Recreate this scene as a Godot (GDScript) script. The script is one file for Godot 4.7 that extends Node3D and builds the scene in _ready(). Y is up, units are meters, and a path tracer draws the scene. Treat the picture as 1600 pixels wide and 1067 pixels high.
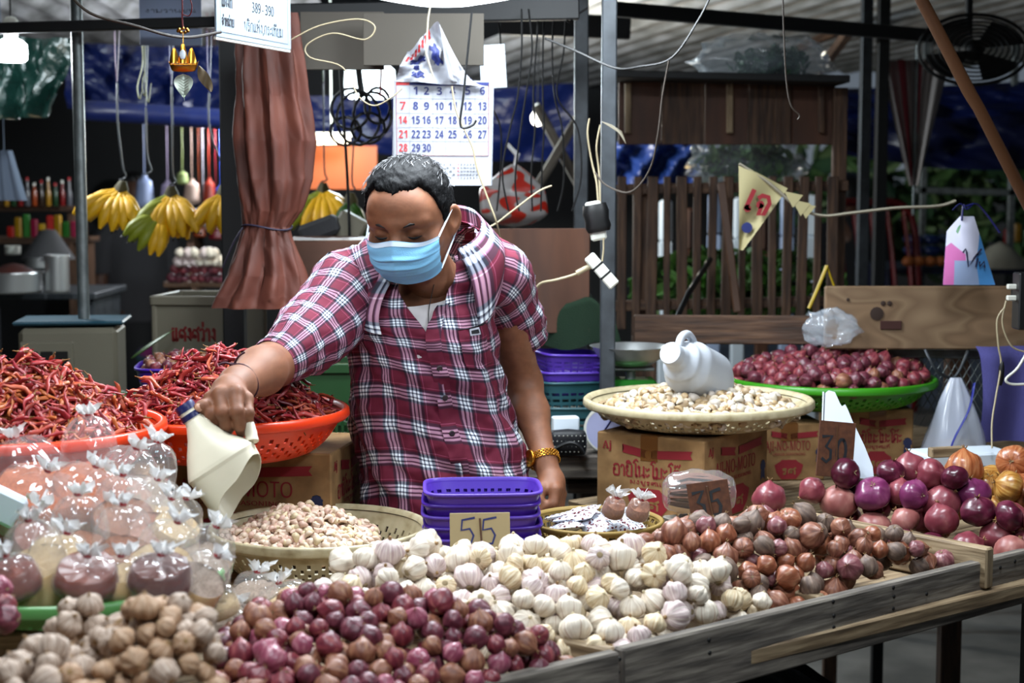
extends Node3D
# A market stall at dusk: a masked vendor behind trays of garlic, shallots and onions.
# Units are metres, y up. The camera stands at (0, EYE, 0) and looks along -z, a little down.
const EYE := 1.55
const FOCAL := 2600.0
const PITCH := 0.0972
const E1 := Vector3(0.795, 0, -0.607)      # along the front edge of the display table
const E2 := Vector3(0.607, 0, 0.795)       # from the vendor towards the customer
const T0 := Vector3(0.388, 0, -2.52)       # a point of the front edge
var view_basis := Basis(Vector3.RIGHT, -PITCH)
var counts := {}
var mats := {}
var texs := {}
var rng := RandomNumberGenerator.new()
class MB:
	var v := PackedVector3Array()
	var uv := PackedVector2Array()
	var c := PackedColorArray()
	var f := PackedInt32Array()
	var col := Color.WHITE
	var colored := false
	func vert(p: Vector3, t := Vector2.ZERO) -> int:
		v.append(p)
		uv.append(t)
		c.append(col)
		return v.size() - 1
	func tri(a: int, b: int, d: int) -> void:
		f.append(a)
		f.append(b)
		f.append(d)
	func quad(a: int, b: int, d: int, e: int) -> void:
		tri(a, b, d)
		tri(a, d, e)
	# nu x nv cells; fn(i, j) gives [point, uv] or [point, uv, colour]; skip(i, j) leaves a cell out
	func grid(nu: int, nv: int, fn: Callable, skip = null, flip := false) -> void:
		var base := v.size()
		for j in nv + 1:
			for i in nu + 1:
				var r: Array = fn.call(i, j)
				if r.size() > 2:
					col = r[2]
					colored = true
				vert(r[0], r[1])
		for j in nv:
			for i in nu:
				if skip != null and skip.call(i, j):
					continue
				var a := base + j * (nu + 1) + i
				if flip:
					quad(a, a + nu + 1, a + nu + 2, a + 1)
				else:
					quad(a, a + 1, a + nu + 2, a + nu + 1)
	func face(p: Array, su := 1.0) -> void:   # a flat polygon with its own vertices, clockwise seen from the front
		var o: Vector3 = p[0]
		var ex: Vector3 = (p[1] - o).normalized()
		var n: Vector3 = (p[p.size() - 1] - o).cross(p[1] - o).normalized()
		var ey := n.cross(ex)
		var k := []
		for q: Vector3 in p:
			k.append(vert(q, Vector2((q - o).dot(ex), (q - o).dot(ey)) * su))
		for i in range(1, p.size() - 1):
			tri(k[0], k[i], k[i + 1])
	# a chamfered box; uv u runs along its longest side, in metres, moved by off
	func box(ctr: Vector3, size: Vector3, b := Basis(), bev := 0.002, off := Vector2.ZERO) -> void:
		var h := size * 0.5
		bev = minf(bev, minf(h.x, minf(h.y, h.z)) * 0.8)
		var long := size.max_axis_index()
		var pt := func(sx: float, sy: float, sz: float, ax: int) -> Vector3:
			var q := Vector3(sx * h.x, sy * h.y, sz * h.z)
			for k in 3:
				if k != ax:
					q[k] -= signf(q[k]) * bev
			return q
		for ax in 3:
			var a1 := (ax + 1) % 3
			var a2 := (ax + 2) % 3
			var ua := a1
			var va := a2
			if a2 == long:
				ua = a2
				va = a1
			elif ax == long and size[a2] > size[a1]:
				ua = a2
				va = a1
			for s in [-1.0, 1.0]:
				var k := []
				for cn in [[-1, -1], [1, -1], [1, 1], [-1, 1]]:
					var sg := Vector3.ZERO
					sg[ax] = s
					sg[a1] = cn[0]
					sg[a2] = cn[1]
					var q: Vector3 = pt.call(sg.x, sg.y, sg.z, ax)
					k.append(vert(ctr + b * q, Vector2(q[ua], q[va] + q[ax] * 0.37) + off))
				if s > 0:
					quad(k[0], k[3], k[2], k[1])
				else:
					quad(k[0], k[1], k[2], k[3])
		if bev <= 0.0:
			return
		for ax in 3:
			var a1 := (ax + 1) % 3
			var a2 := (ax + 2) % 3
			for s1 in [-1.0, 1.0]:
				for s2 in [-1.0, 1.0]:
					var q := []
					for e in [[-1.0, a1], [1.0, a1], [1.0, a2], [-1.0, a2]]:
						var sg := Vector3.ZERO
						sg[ax] = e[0]
						sg[a1] = s1
						sg[a2] = s2
						q.append(pt.call(sg.x, sg.y, sg.z, e[1]))
					if s1 * s2 < 0:
						q = [q[0], q[3], q[2], q[1]]
					var k := []
					for p: Vector3 in q:
						k.append(vert(ctr + b * p, Vector2(p[long], p[(long + 1) % 3]) + off))
					quad(k[0], k[3], k[2], k[1]) if false else quad(k[0], k[1], k[2], k[3])
		for sx in [-1.0, 1.0]:
			for sy in [-1.0, 1.0]:
				for sz in [-1.0, 1.0]:
					var k := []
					for ax in 3:
						k.append(vert(ctr + b * pt.call(sx, sy, sz, ax), off))
					if sx * sy * sz > 0:
						tri(k[0], k[2], k[1])
					else:
						tri(k[0], k[1], k[2])
	# a round bar along points; radii one number or one per point
	func tube(p: Array, r, seg := 8, caps := true, flat := 1.0) -> void:
		var n := p.size()
		var up := Vector3.UP
		var d0: Vector3 = (p[1] - p[0]).normalized()
		if absf(d0.dot(up)) > 0.9:
			up = Vector3.RIGHT
		var x := d0.cross(up).normalized()
		var base := v.size()
		var run := 0.0
		for i in n:
			var d: Vector3 = (p[mini(i + 1, n - 1)] - p[maxi(i - 1, 0)])
			d = d.normalized() if d.length() > 1e-9 else d0
			x = (x - d * x.dot(d)).normalized()
			var y := d.cross(x)
			if i > 0:
				run += (p[i] - p[i - 1]).length()
			var rr: float = r[i] if r is Array else r
			for s in seg + 1:
				var a := TAU * s / seg
				vert(p[i] + (x * cos(a) + y * sin(a) * flat) * rr, Vector2(run, float(s) / seg * rr * TAU))
		for i in n - 1:
			for s in seg:
				var a := base + i * (seg + 1) + s
				quad(a, a + seg + 1, a + seg + 2, a + 1)
		if caps:
			for e in [0, n - 1]:
				var m := vert(p[e], Vector2.ZERO)
				var k := v.size()
				for s in seg + 1:
					vert(v[base + e * (seg + 1) + s], Vector2.ZERO)
				for s in seg:
					if e == 0:
						tri(m, k + s, k + s + 1)
					else:
						tri(m, k + s + 1, k + s)
	# turned about y; prof of Vector2(radius, height) from below to above outside; shape(angle) scales the radius
	func lathe(prof: Array, seg := 24, o := Vector3.ZERO, b := Basis(), shape = null, us := 1.0) -> void:
		var n := prof.size()
		var run := [0.0]
		for j in range(1, n):
			run.append(run[j - 1] + (prof[j] - prof[j - 1]).length())
		grid(seg, n - 1, func(i: int, j: int) -> Array:
			var a := TAU * i / seg
			var k: float = shape.call(a) if shape != null else 1.0
			return [o + b * Vector3(sin(a) * prof[j].x * k, prof[j].y, cos(a) * prof[j].x * k), Vector2(float(i) / seg * us, run[j])], null, true)
	func mesh() -> ArrayMesh:
		var n := PackedVector3Array()
		n.resize(v.size())
		for i in range(0, f.size(), 3):
			var a := v[f[i]]
			var q := (v[f[i + 2]] - a).cross(v[f[i + 1]] - a)
			n[f[i]] += q
			n[f[i + 1]] += q
			n[f[i + 2]] += q
		# close seams: vertices in the same place that face alike share their normal
		var at := {}
		for i in v.size():
			var key := Vector3i((v[i] * 20000.0).round())
			if at.has(key):
				at[key].append(i)
			else:
				at[key] = [i]
		for key in at:
			var g: Array = at[key]
			if g.size() < 2:
				continue
			var was := []
			for i in g:
				was.append(n[i].normalized())
			var sums := []
			for x in g.size():
				var s := Vector3.ZERO
				for y in g.size():
					if was[x].dot(was[y]) > 0.75:
						s += n[g[y]]
				sums.append(s)
			for x in g.size():
				n[g[x]] = sums[x]
		for i in n.size():
			n[i] = n[i].normalized() if n[i].length_squared() > 0.0 else Vector3.UP
		var arr := []
		arr.resize(Mesh.ARRAY_MAX)
		arr[Mesh.ARRAY_VERTEX] = v
		arr[Mesh.ARRAY_NORMAL] = n
		arr[Mesh.ARRAY_TEX_UV] = uv
		if colored:
			arr[Mesh.ARRAY_COLOR] = c
		arr[Mesh.ARRAY_INDEX] = f
		var m := ArrayMesh.new()
		m.add_surface_from_arrays(Mesh.PRIMITIVE_TRIANGLES, arr)
		return m
# ---------------------------------------------------------------- places
# the point seen at pixel (px, py) that lies d metres ahead
func at(px: float, py: float, d: float) -> Vector3:
	var r := view_basis * Vector3((px - 800.0) / FOCAL, (533.5 - py) / FOCAL, -1.0)
	return Vector3(0, EYE, 0) + r * (d / -r.z)
# the point seen at pixel (px, py) that lies at height h
func on(px: float, py: float, h: float) -> Vector3:
	var r := view_basis * Vector3((px - 800.0) / FOCAL, (533.5 - py) / FOCAL, -1.0)
	return Vector3(0, EYE, 0) + r * ((h - EYE) / r.y)
func tp(s: float, t: float, h: float) -> Vector3:   # s along the front edge, t behind it
	return T0 + E1 * s - E2 * t + Vector3(0, h, 0)
# ---------------------------------------------------------------- nodes
func numbered(called: String) -> String:
	var k: int = counts.get(called, 0)
	counts[called] = k + 1
	return called if k == 0 else "%s_%03d" % [called, k]
func tag(o: Node3D, label: String, category: String, group := "", kind := "") -> Node3D:
	o.set_meta("label", label)
	o.set_meta("category", category)
	if group:
		o.set_meta("group", group)
	if kind:
		o.set_meta("kind", kind)
	return o
func thing(called: String, label: String, category: String, where := Vector3.ZERO, turn := 0.0, group := "") -> Node3D:
	var o := Node3D.new()
	o.name = numbered(called)
	add_child(o, true)
	o.position = where
	o.rotation.y = turn
	tag(o, label, category, group)
	return o
func part(called: String, m, material: Material, parent: Node3D, label := "") -> MeshInstance3D:
	var o := MeshInstance3D.new()
	o.name = called
	o.mesh = m.mesh() if m is MB else m
	o.material_override = material
	parent.add_child(o, true)
	if label:
		o.set_meta("label", label)
	return o
func solo(called: String, m, material: Material, label: String, category: String, group := "") -> MeshInstance3D:
	var o := part(numbered(called), m, material, self)
	tag(o, label, category, group)
	return o
func struct(called: String, m, material: Material, label: String, category: String) -> MeshInstance3D:
	var o := part(called, m, material, self)
	tag(o, label, category, "", "structure")
	return o
func dup(o: Node3D, where: Transform3D, label := "", group := "") -> Node3D:
	var called := String(o.name)
	var cut := called.rfind("_0")
	if cut < 0:
		cut = called.rfind("_1")
	if cut > 0 and called.substr(cut + 1).is_valid_int():
		called = called.substr(0, cut)
	var r: Node3D = o.duplicate()
	r.name = numbered(called)
	add_child(r, true)
	r.transform = where
	if label:
		r.set_meta("label", label)
	if group:
		r.set_meta("group", group)
	return r
# ---------------------------------------------------------------- materials
func noise_tex(key: String, freq: float, stops: Array, octaves := 4, kind := 0, sizex := 256, sizey := 256, as_normal := 0.0) -> NoiseTexture2D:
	if texs.has(key):
		return texs[key]
	var t := NoiseTexture2D.new()
	var n := FastNoiseLite.new()
	n.seed = hash(key) % 10000
	n.noise_type = [FastNoiseLite.TYPE_SIMPLEX_SMOOTH, FastNoiseLite.TYPE_CELLULAR, FastNoiseLite.TYPE_PERLIN][kind]
	n.frequency = freq
	n.fractal_octaves = octaves
	t.noise = n
	t.seamless = true
	t.width = sizex
	t.height = sizey
	if as_normal > 0.0:
		t.as_normal_map = true
		t.bump_strength = as_normal
	elif stops.size():
		var g := Gradient.new()
		var off := PackedFloat32Array()
		var cs := PackedColorArray()
		for s in stops:
			off.append(s[0])
			cs.append(s[1])
		g.offsets = off
		g.colors = cs
		t.color_ramp = g
	texs[key] = t
	return t
func mat(key: String, color := Color.WHITE, rough := 0.6, metal := 0.0, tex: Texture2D = null, uvs := Vector3.ONE, tri := false) -> StandardMaterial3D:
	if mats.has(key):
		return mats[key]
	var m := StandardMaterial3D.new()
	m.resource_name = key
	m.albedo_color = color
	m.roughness = rough
	m.metallic = metal
	if tex:
		m.albedo_texture = tex
		m.uv1_scale = uvs
		m.uv1_triplanar = tri
	mats[key] = m
	return m
func bump(m: StandardMaterial3D, tex: Texture2D, cm := 0.2) -> StandardMaterial3D:
	m.heightmap_enabled = true
	m.heightmap_texture = tex
	m.heightmap_scale = cm
	return m
func film(key: String, alpha := 0.12, rough := 0.08, color := Color(1, 1, 1)) -> StandardMaterial3D:
	var m := mat(key, Color(color.r, color.g, color.b, alpha), rough)
	m.transparency = BaseMaterial3D.TRANSPARENCY_ALPHA
	return m
func glow(key: String, color: Color, energy: float) -> StandardMaterial3D:
	var m := mat(key, Color(0.9, 0.9, 0.9), 0.4)
	m.emission_enabled = true
	m.emission = color
	m.emission_energy_multiplier = energy
	return m
func tint(key: String) -> StandardMaterial3D:   # colour from the vertices
	return mats[key]
# ---------------------------------------------------------------- shapes
func smooth_path(p: Array, n := 6) -> Array:   # a curve through the points
	var out := []
	for i in p.size() - 1:
		var a: Vector3 = p[maxi(i - 1, 0)]
		var b: Vector3 = p[i]
		var c: Vector3 = p[i + 1]
		var d: Vector3 = p[mini(i + 2, p.size() - 1)]
		for k in n:
			var t := float(k) / n
			out.append(0.5 * ((2.0 * b) + (c - a) * t + (2.0 * a - 5.0 * b + 4.0 * c - d) * t * t + (3.0 * b - a - 3.0 * c + d) * t * t * t))
	out.append(p[p.size() - 1])
	return out
func px_path(p: Array) -> Array:   # [[px, py, depth], ...] to points
	var out := []
	for q in p:
		out.append(at(q[0], q[1], q[2]))
	return out
func cable(called: String, p: Array, r: float, material: Material, label: String, category := "cable", seg := 6) -> MeshInstance3D:
	var m := MB.new()
	m.tube(smooth_path(px_path(p), 6), r, seg)
	return solo(called, m, material, label, category)
# flat brush strokes on a plane: b.x right, b.y up, laid w wide on point o; strokes are lists of Vector2 in metres
func ink(strokes: Array, w: float, o: Vector3, b: Basis, st: MB = null) -> MB:
	var m := st if st else MB.new()
	for s in strokes:
		var n: int = s.size()
		if n < 2:
			continue
		var k := []
		for i in n:
			var d: Vector2 = s[mini(i + 1, n - 1)] - s[maxi(i - 1, 0)]
			d = d.normalized()
			var side := Vector2(-d.y, d.x) * w * 0.5
			var p: Vector2 = s[i]
			if i == 0:
				p -= d * w * 0.3
			if i == n - 1:
				p += d * w * 0.3
			for e in [1.0, -1.0]:
				var q: Vector2 = p + side * e
				k.append(m.vert(o + b * Vector3(q.x, q.y, 0)))
		for i in n - 1:
			m.quad(k[i * 2], k[i * 2 + 2], k[i * 2 + 3], k[i * 2 + 1])
	return m
func arc2(c: Vector2, r: Vector2, a0: float, a1: float, n := 10) -> Array:   # degrees, 0 right, 90 up
	var out := []
	for i in n + 1:
		var a := deg_to_rad(lerpf(a0, a1, float(i) / n))
		out.append(c + Vector2(cos(a) * r.x, sin(a) * r.y))
	return out
# lettering cut from thin sheet: text centred at o on the plane of b, height h to the capitals' top
func letters(text: String, h: float, o: Vector3, b: Basis, width := 0.0, bold := true, thick := 0.0006, serif := false) -> ArrayMesh:
	var t := TextMesh.new()
	var f := SystemFont.new()
	f.font_names = PackedStringArray(["Droid Serif" if serif else "Droid Sans"])
	f.font_weight = 700 if bold else 400
	t.font = f
	t.font_size = 32
	t.text = text
	t.pixel_size = 0.01
	t.depth = 0.02
	t.curve_step = 4.0
	var a := t.get_mesh_arrays()
	var vs: PackedVector3Array = a[Mesh.ARRAY_VERTEX]
	var ns: PackedVector3Array = a[Mesh.ARRAY_NORMAL]
	var lo := Vector3(1e9, 1e9, 1e9)
	var hi := -lo
	for p in vs:
		lo = lo.min(p)
		hi = hi.max(p)
	var sy := h / maxf(hi.y - lo.y, 1e-6)
	var sx := sy if width <= 0.0 else width / maxf(hi.x - lo.x, 1e-6)
	var mid := (lo + hi) * 0.5
	for i in vs.size():
		var q := vs[i] - mid
		vs[i] = o + b * Vector3(q.x * sx, q.y * sy, q.z / 0.02 * thick)
		ns[i] = (b * ns[i]).normalized()
	a[Mesh.ARRAY_VERTEX] = vs
	a[Mesh.ARRAY_NORMAL] = ns
	a[Mesh.ARRAY_TANGENT] = null
	var m := ArrayMesh.new()
	m.add_surface_from_arrays(Mesh.PRIMITIVE_TRIANGLES, a)
	return m
func join(list: Array) -> ArrayMesh:
	var st := SurfaceTool.new()
	for m in list:
		st.append_from(m, 0, Transform3D())
	return st.commit()
# a bowl or basket wall with thickness and square holes. prof: Vector2(radius, height) inside bottom to top; hole(i, j) true for an open cell
func shell(prof: Array, seg: int, thick: float, hole = null, shape = null, o := Vector3.ZERO, b := Basis(), m: MB = null) -> MB:
	if m == null:
		m = MB.new()
	var n := prof.size()
	var nor := []
	for j in n:
		var d: Vector2 = (prof[mini(j + 1, n - 1)] - prof[maxi(j - 1, 0)]).normalized()
		nor.append(Vector2(d.y, -d.x))
	var pt := func(i: int, j: int, outer: bool) -> Vector3:
		var a := TAU * i / seg
		var k: float = shape.call(a) if shape != null else 1.0
		var q: Vector2 = prof[j] + (nor[j] * thick if outer else Vector2.ZERO)
		return o + b * Vector3(sin(a) * q.x * k, q.y, cos(a) * q.x * k)
	for outer in [false, true]:
		m.grid(seg, n - 1, func(i: int, j: int) -> Array: return [pt.call(i, j, outer), Vector2(float(i) / seg, float(j) / n)], hole, outer)
	if hole != null:
		for j in n - 1:
			for i in seg:
				if not hole.call(i, j):
					continue
				var e := [[i, j], [i + 1, j], [i + 1, j + 1], [i, j + 1]]
				for k in 4:
					var p: Array = e[k]
					var q: Array = e[(k + 1) % 4]
					m.face([pt.call(p[0], p[1], false), pt.call(q[0], q[1], false), pt.call(q[0], q[1], true), pt.call(p[0], p[1], true)])
	return m
func rounded(k: float, aspect := 1.0) -> Callable:   # a rounded rectangle as radius over angle
	return func(a: float) -> float:
		return 1.0 / pow(pow(absf(sin(a)) , k) + pow(absf(cos(a)) * aspect, k), 1.0 / k)
func facing(n: Vector3, up := Vector3.UP) -> Basis:   # z along n
	var z := n.normalized()
	var x := up.cross(z).normalized()
	return Basis(x, z.cross(x), z)
func _ready() -> void:
	var cam := Camera3D.new()
	cam.name = "camera"
	cam.position = Vector3(0, EYE, 0)
	cam.basis = view_basis
	var lens := CameraAttributesPhysical.new()
	lens.frustum_focal_length = 58.48
	lens.frustum_focus_distance = 3.0
	lens.frustum_near = 0.05
	lens.frustum_far = 200.0
	lens.exposure_aperture = 4.5
	lens.exposure_sensitivity = 100.0
	cam.attributes = lens
	cam.fov = 23.19
	add_child(cam)
	cam.current = true
	var env := Environment.new()
	env.background_mode = Environment.BG_SKY
	var sky := Sky.new()
	var sm := ProceduralSkyMaterial.new()
	sm.sky_top_color = Color(0.42, 0.5, 0.62)
	sm.sky_horizon_color = Color(0.72, 0.78, 0.84)
	sm.ground_bottom_color = Color(0.2, 0.2, 0.2)
	sm.ground_horizon_color = Color(0.5, 0.54, 0.56)
	sm.sky_energy_multiplier = 0.55
	sm.ground_energy_multiplier = 0.3
	sky.sky_material = sm
	env.sky = sky
	env.tonemap_mode = Environment.TONE_MAPPER_LINEAR
	env.tonemap_exposure = 1.0
	env.sdfgi_enabled = true
	env.ssao_enabled = true
	env.ssil_enabled = true
	var we := WorldEnvironment.new()
	we.name = "environment"
	we.environment = env
	add_child(we)
	make_materials()
	setting()
	table()
	lamps()
	vessels()
	cartons()
	heaps()
	bags()
	vendor()
	scoops()
	signs()
	hanging()
	background()
	clutter()
	pieces()
func make_materials() -> void:
	var wood := noise_tex("wood_light", 0.012, [[0.0, Color(0.30, 0.24, 0.17)], [0.4, Color(0.46, 0.38, 0.28)], [0.62, Color(0.55, 0.47, 0.36)], [1.0, Color(0.66, 0.58, 0.46)]], 5, 0, 512, 512)
	var old := noise_tex("wood_old", 0.012, [[0.0, Color(0.24, 0.22, 0.20)], [0.45, Color(0.38, 0.35, 0.32)], [0.7, Color(0.46, 0.43, 0.39)], [1.0, Color(0.56, 0.53, 0.48)]], 5, 0, 512, 512)
	var brown := noise_tex("wood_brown", 0.012, [[0.0, Color(0.16, 0.105, 0.07)], [0.5, Color(0.28, 0.19, 0.13)], [1.0, Color(0.40, 0.29, 0.2)]], 5, 0, 512, 512)
	var rough := noise_tex("grain_relief", 0.03, [], 4, 0, 256, 256)
	bump(mat("wood_light", Color.WHITE, 0.7, 0, wood, Vector3(0.7, 7, 1)), rough, 0.12)
	bump(mat("wood_old", Color.WHITE, 0.85, 0, old, Vector3(0.8, 8, 1)), rough, 0.12)
	bump(mat("wood_brown", Color.WHITE, 0.7, 0, brown, Vector3(0.8, 8, 1)), rough, 0.12)
	mat("plywood", Color.WHITE, 0.65, 0, noise_tex("plywood", 0.008, [[0.0, Color(0.23, 0.13, 0.075)], [1.0, Color(0.34, 0.2, 0.12)]], 4, 0, 256, 256), Vector3(1, 5, 1))
	mat("pine", Color.WHITE, 0.6, 0, noise_tex("pine", 0.006, [[0.0, Color(0.40, 0.31, 0.22)], [0.3, Color(0.47, 0.37, 0.27)], [0.45, Color(0.39, 0.30, 0.21)], [0.55, Color(0.48, 0.39, 0.29)], [0.7, Color(0.41, 0.32, 0.23)], [1.0, Color(0.5, 0.41, 0.31)]], 2, 0, 512, 512), Vector3(1.1, 3.2, 1))
	mat("bamboo", Color(0.30, 0.18, 0.09), 0.5)
	mat("steel_grey", Color(0.26, 0.28, 0.3), 0.5, 0.3, noise_tex("steel", 0.03, [[0.0, Color(0.7, 0.7, 0.7)], [1.0, Color(1, 1, 1)]]), Vector3(2, 2, 2), true)
	mat("steel_dark", Color(0.07, 0.075, 0.08), 0.6, 0.2)
	mat("galvanised", Color(0.55, 0.58, 0.58), 0.45, 0.55, noise_tex("steel", 0.03, []), Vector3(3, 3, 3), true)
	mat("roofing", Color.WHITE, 0.5, 0.2, noise_tex("roofing", 0.01, [[0.0, Color(0.48, 0.48, 0.47)], [0.6, Color(0.7, 0.7, 0.7)], [1.0, Color(0.78, 0.78, 0.79)]]), Vector3(1, 1, 1))
	bump(mat("concrete", Color.WHITE, 0.9, 0, noise_tex("concrete", 0.02, [[0.0, Color(0.36, 0.36, 0.35)], [1.0, Color(0.56, 0.55, 0.53)]], 5), Vector3(0.5, 0.5, 0.5), true), texs["concrete"], 0.5)
	var wrinkle := noise_tex("wrinkle", 0.012, [], 4)
	bump(mat("tarp_blue", Color(0.025, 0.09, 0.3), 0.4), wrinkle, 1.0)
	bump(mat("tarp_green", Color(0.03, 0.14, 0.12), 0.4), wrinkle, 0.8)
	mat("black_plastic", Color(0.02, 0.02, 0.022), 0.45)
	mat("black_rubber", Color(0.025, 0.025, 0.03), 0.6)
	mat("white_plastic", Color(0.8, 0.8, 0.76), 0.4)
	mat("cream_cable", Color(0.62, 0.57, 0.46), 0.5)
	mat("white_card", Color(0.8, 0.84, 0.88), 0.6)
	mat("ink_dark", Color(0.09, 0.1, 0.12), 0.6)
	mat("ink_blue", Color(0.07, 0.12, 0.36), 0.6)
	mat("ink_red", Color(0.6, 0.06, 0.08), 0.6)
	mat("carton_red", Color(0.5, 0.07, 0.12), 0.7)
	mat("carton_blue", Color(0.13, 0.16, 0.3), 0.7)
	mat("rope_pale", Color(0.6, 0.57, 0.5), 0.8)
	mat("chrome", Color(0.78, 0.79, 0.79), 0.32, 0.85)
	mat("gold", Color(0.72, 0.5, 0.18), 0.32, 1.0)
	var weave := noise_tex("cloth_weave", 0.25, [], 2, 0, 256, 256)
	bump(mat("cloth_dark", Color(0.018, 0.025, 0.05), 0.9), weave, 0.1)
	bump(mat("cloth_grey", Color(0.2, 0.2, 0.21), 0.9), weave, 0.1)
	bump(mat("cloth_purple", Color(0.28, 0.27, 0.5), 0.95), weave, 0.1)
	bump(mat("cloth_magenta", Color(0.32, 0.03, 0.13), 0.95), weave, 0.1)
	bump(mat("felt_green", Color(0.02, 0.13, 0.05), 0.95), weave, 0.1)
func bar(m: MB, a: Vector3, b: Vector3, w: float, d: float, bev := 0.002, up := Vector3.UP) -> void:   # a squared timber from a to b
	var z := (b - a)
	var l := z.length()
	z = z / l
	if absf(z.dot(up)) > 0.95:
		up = Vector3.BACK
	var x := up.cross(z).normalized()
	m.box((a + b) * 0.5, Vector3(w, d, l), Basis(x, z.cross(x), z), bev, Vector2(a.x * 3.1 + a.y, a.z * 1.7 + b.y))
func timber(called: String, a: Vector3, b: Vector3, w: float, d: float, material: String, label: String, category: String, up := Vector3.UP) -> MeshInstance3D:
	var m := MB.new()
	bar(m, a, b, w, d, 0.003, up)
	return solo(called, m, mats[material], label, category)
func setting() -> void:
	var m := MB.new()
	m.box(Vector3(0.5, -0.1, -6), Vector3(26, 0.2, 22), Basis(), 0.0)
	struct("floor", m, mats.concrete, "grey concrete floor of the market hall", "floor")
	# corrugated awnings under a higher roof
	var sheet := func(o: Vector3, ex: Vector3, ey: Vector3, n: int, w: float) -> MB:
		var s := MB.new()
		var nn := ex.cross(ey).normalized()
		for k in 2:
			s.grid(n * 8, 6, func(i: int, j: int) -> Array:
				var q := float(i) / (n * 8)
				return [o + ex * q + ey * (j / 6.0) + nn * (w * sin(TAU * i / 8.0) + k * 0.003), Vector2(q * ex.length() * 4.0, j / 6.0 * ey.length())], null, k == 1)
		return s
	m = sheet.call(Vector3(-0.9, 2.0, -9.2), Vector3(6.2, 0.3, 0.6), Vector3(1.5, 0.22, 4.4), 40, 0.022)
	struct("roof", m, mats.roofing, "pale corrugated sheet awning over the back stalls", "roof")
	m = sheet.call(Vector3(-6, 2.15, -9.5), Vector3(5.1, 0.1, 0), Vector3(0.2, 0.1, 5.2), 34, 0.022)
	struct("roof_001", m, mats.roofing, "dark corrugated awning over the stall of pots and bottles", "roof")
	m = MB.new()
	m.box(Vector3(0, 3.0, -3.5), Vector3(13, 0.06, 8.5), Basis(), 0.0)
	struct("ceiling", m, mats.steel_dark, "dark sheet roof high over the stall", "ceiling")
	m = MB.new()
	m.box(Vector3(-5.5, 1.3, -5), Vector3(0.1, 2.7, 12), Basis(), 0.0)
	struct("wall_left", m, mats.steel_dark, "dark sheet wall at the end of the aisle", "wall")
	m = MB.new()
	m.box(Vector3(-2.2, 1.3, -9.4), Vector3(6.6, 2.7, 0.1), Basis(), 0.0)
	struct("wall_back", m, mats.steel_dark, "dark sheet wall behind the stall of pots and bottles", "wall")
	m = MB.new()
	m.box(Vector3(0, 1.6, 2.6), Vector3(13, 3.2, 0.1), Basis(), 0.0)
	struct("wall_front", m, mats.steel_dark, "dark shutters across the aisle from the stall", "wall")
	# posts and beams
	var pole := MB.new()
	var p0 := at(131, 490, 4.2)
	pole.tube([Vector3(p0.x, 0, p0.z), Vector3(p0.x, 2.3, p0.z)], 0.0145, 14)
	solo("steel_pole", pole, mats.galvanised, "thin galvanised round pole left of the hanging bananas", "pole")
	p0 = at(364, 300, 4.0)
	timber("post", Vector3(p0.x, 0, p0.z), Vector3(p0.x, 2.3, p0.z), 0.05, 0.05, "steel_dark", "dark square post behind the terracotta drape", "post")
	p0 = at(908, 200, 4.35)
	timber("post", Vector3(p0.x, 0, p0.z), Vector3(p0.x, 2.3, p0.z), 0.036, 0.036, "steel_grey", "grey steel post left of the tied extension sockets", "post")
	p0 = at(951, 200, 3.8)
	timber("post", Vector3(p0.x, 0, p0.z), Vector3(p0.x, 2.3, p0.z), 0.034, 0.034, "steel_grey", "grey steel post with wires and sockets hanging on it", "post")
	p0 = at(1351, 200, 5.6)
	timber("post", Vector3(p0.x, 0, p0.z), Vector3(p0.x, 2.3, p0.z), 0.036, 0.036, "steel_grey", "grey post beside the person in navy", "post")
	p0 = at(1377, 200, 5.8)
	timber("post", Vector3(p0.x, 0, p0.z), Vector3(p0.x, 2.3, p0.z), 0.04, 0.04, "steel_dark", "dark brown post left of the folded pink parasol", "post")
	timber("beam", at(-60, 46, 4.1), at(362, 34, 4.1), 0.03, 0.026, "steel_dark", "dark beam over the hanging bananas", "beam")
	timber("beam", at(440, 24, 3.95), at(905, 14, 3.95), 0.04, 0.05, "steel_dark", "dark beam behind the glowing lamp", "beam")
	timber("beam", at(955, 14, 4.6), at(1480, 58, 5.4), 0.035, 0.04, "steel_dark", "dark beam under the pale corrugated roof", "beam")
	timber("beam", at(780, 36, 5.2), at(985, 44, 5.2), 0.04, 0.07, "steel_dark", "short dark beam behind the two grey posts", "beam")
	timber("rafter", at(1296, 90, 6), at(1330, 45, 5.6), 0.03, 0.03, "wood_brown", "short red-brown rafter end under the pale roof", "beam")
	timber("rafter", at(1330, 40, 6.4), at(1250, 75, 6.9), 0.03, 0.03, "wood_brown", "thin dark rafter under the pale roof sheet", "beam")
	timber("brace", at(905, 180, 5.4), at(835, 300, 5.4), 0.05, 0.03, "wood_old", "grey-brown diagonal brace, right arm of the cross", "brace")
	timber("brace", at(838, 165, 5.44), at(905, 290, 5.44), 0.05, 0.03, "wood_old", "grey-brown diagonal brace, left arm of the cross", "brace")
	var b := MB.new()
	b.tube(px_path([[1425, -40, 3.3], [1440, 0, 3.32], [1515, 145, 3.38], [1530, 170, 3.4], [1612, 330, 3.5]]), [0.0125, 0.0125, 0.0135, 0.0125, 0.0135], 12)
	solo("bamboo_pole", b, mats.bamboo, "slanting brown bamboo pole before the fan", "pole")
	# a rough floor for the sunlit lane is the same concrete; the lane is open to the sky on the far right
	# picket fence behind the garlic cartons
	var fence := thing("picket_fence", "weathered brown picket fence before the leafy greens", "fence")
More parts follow.
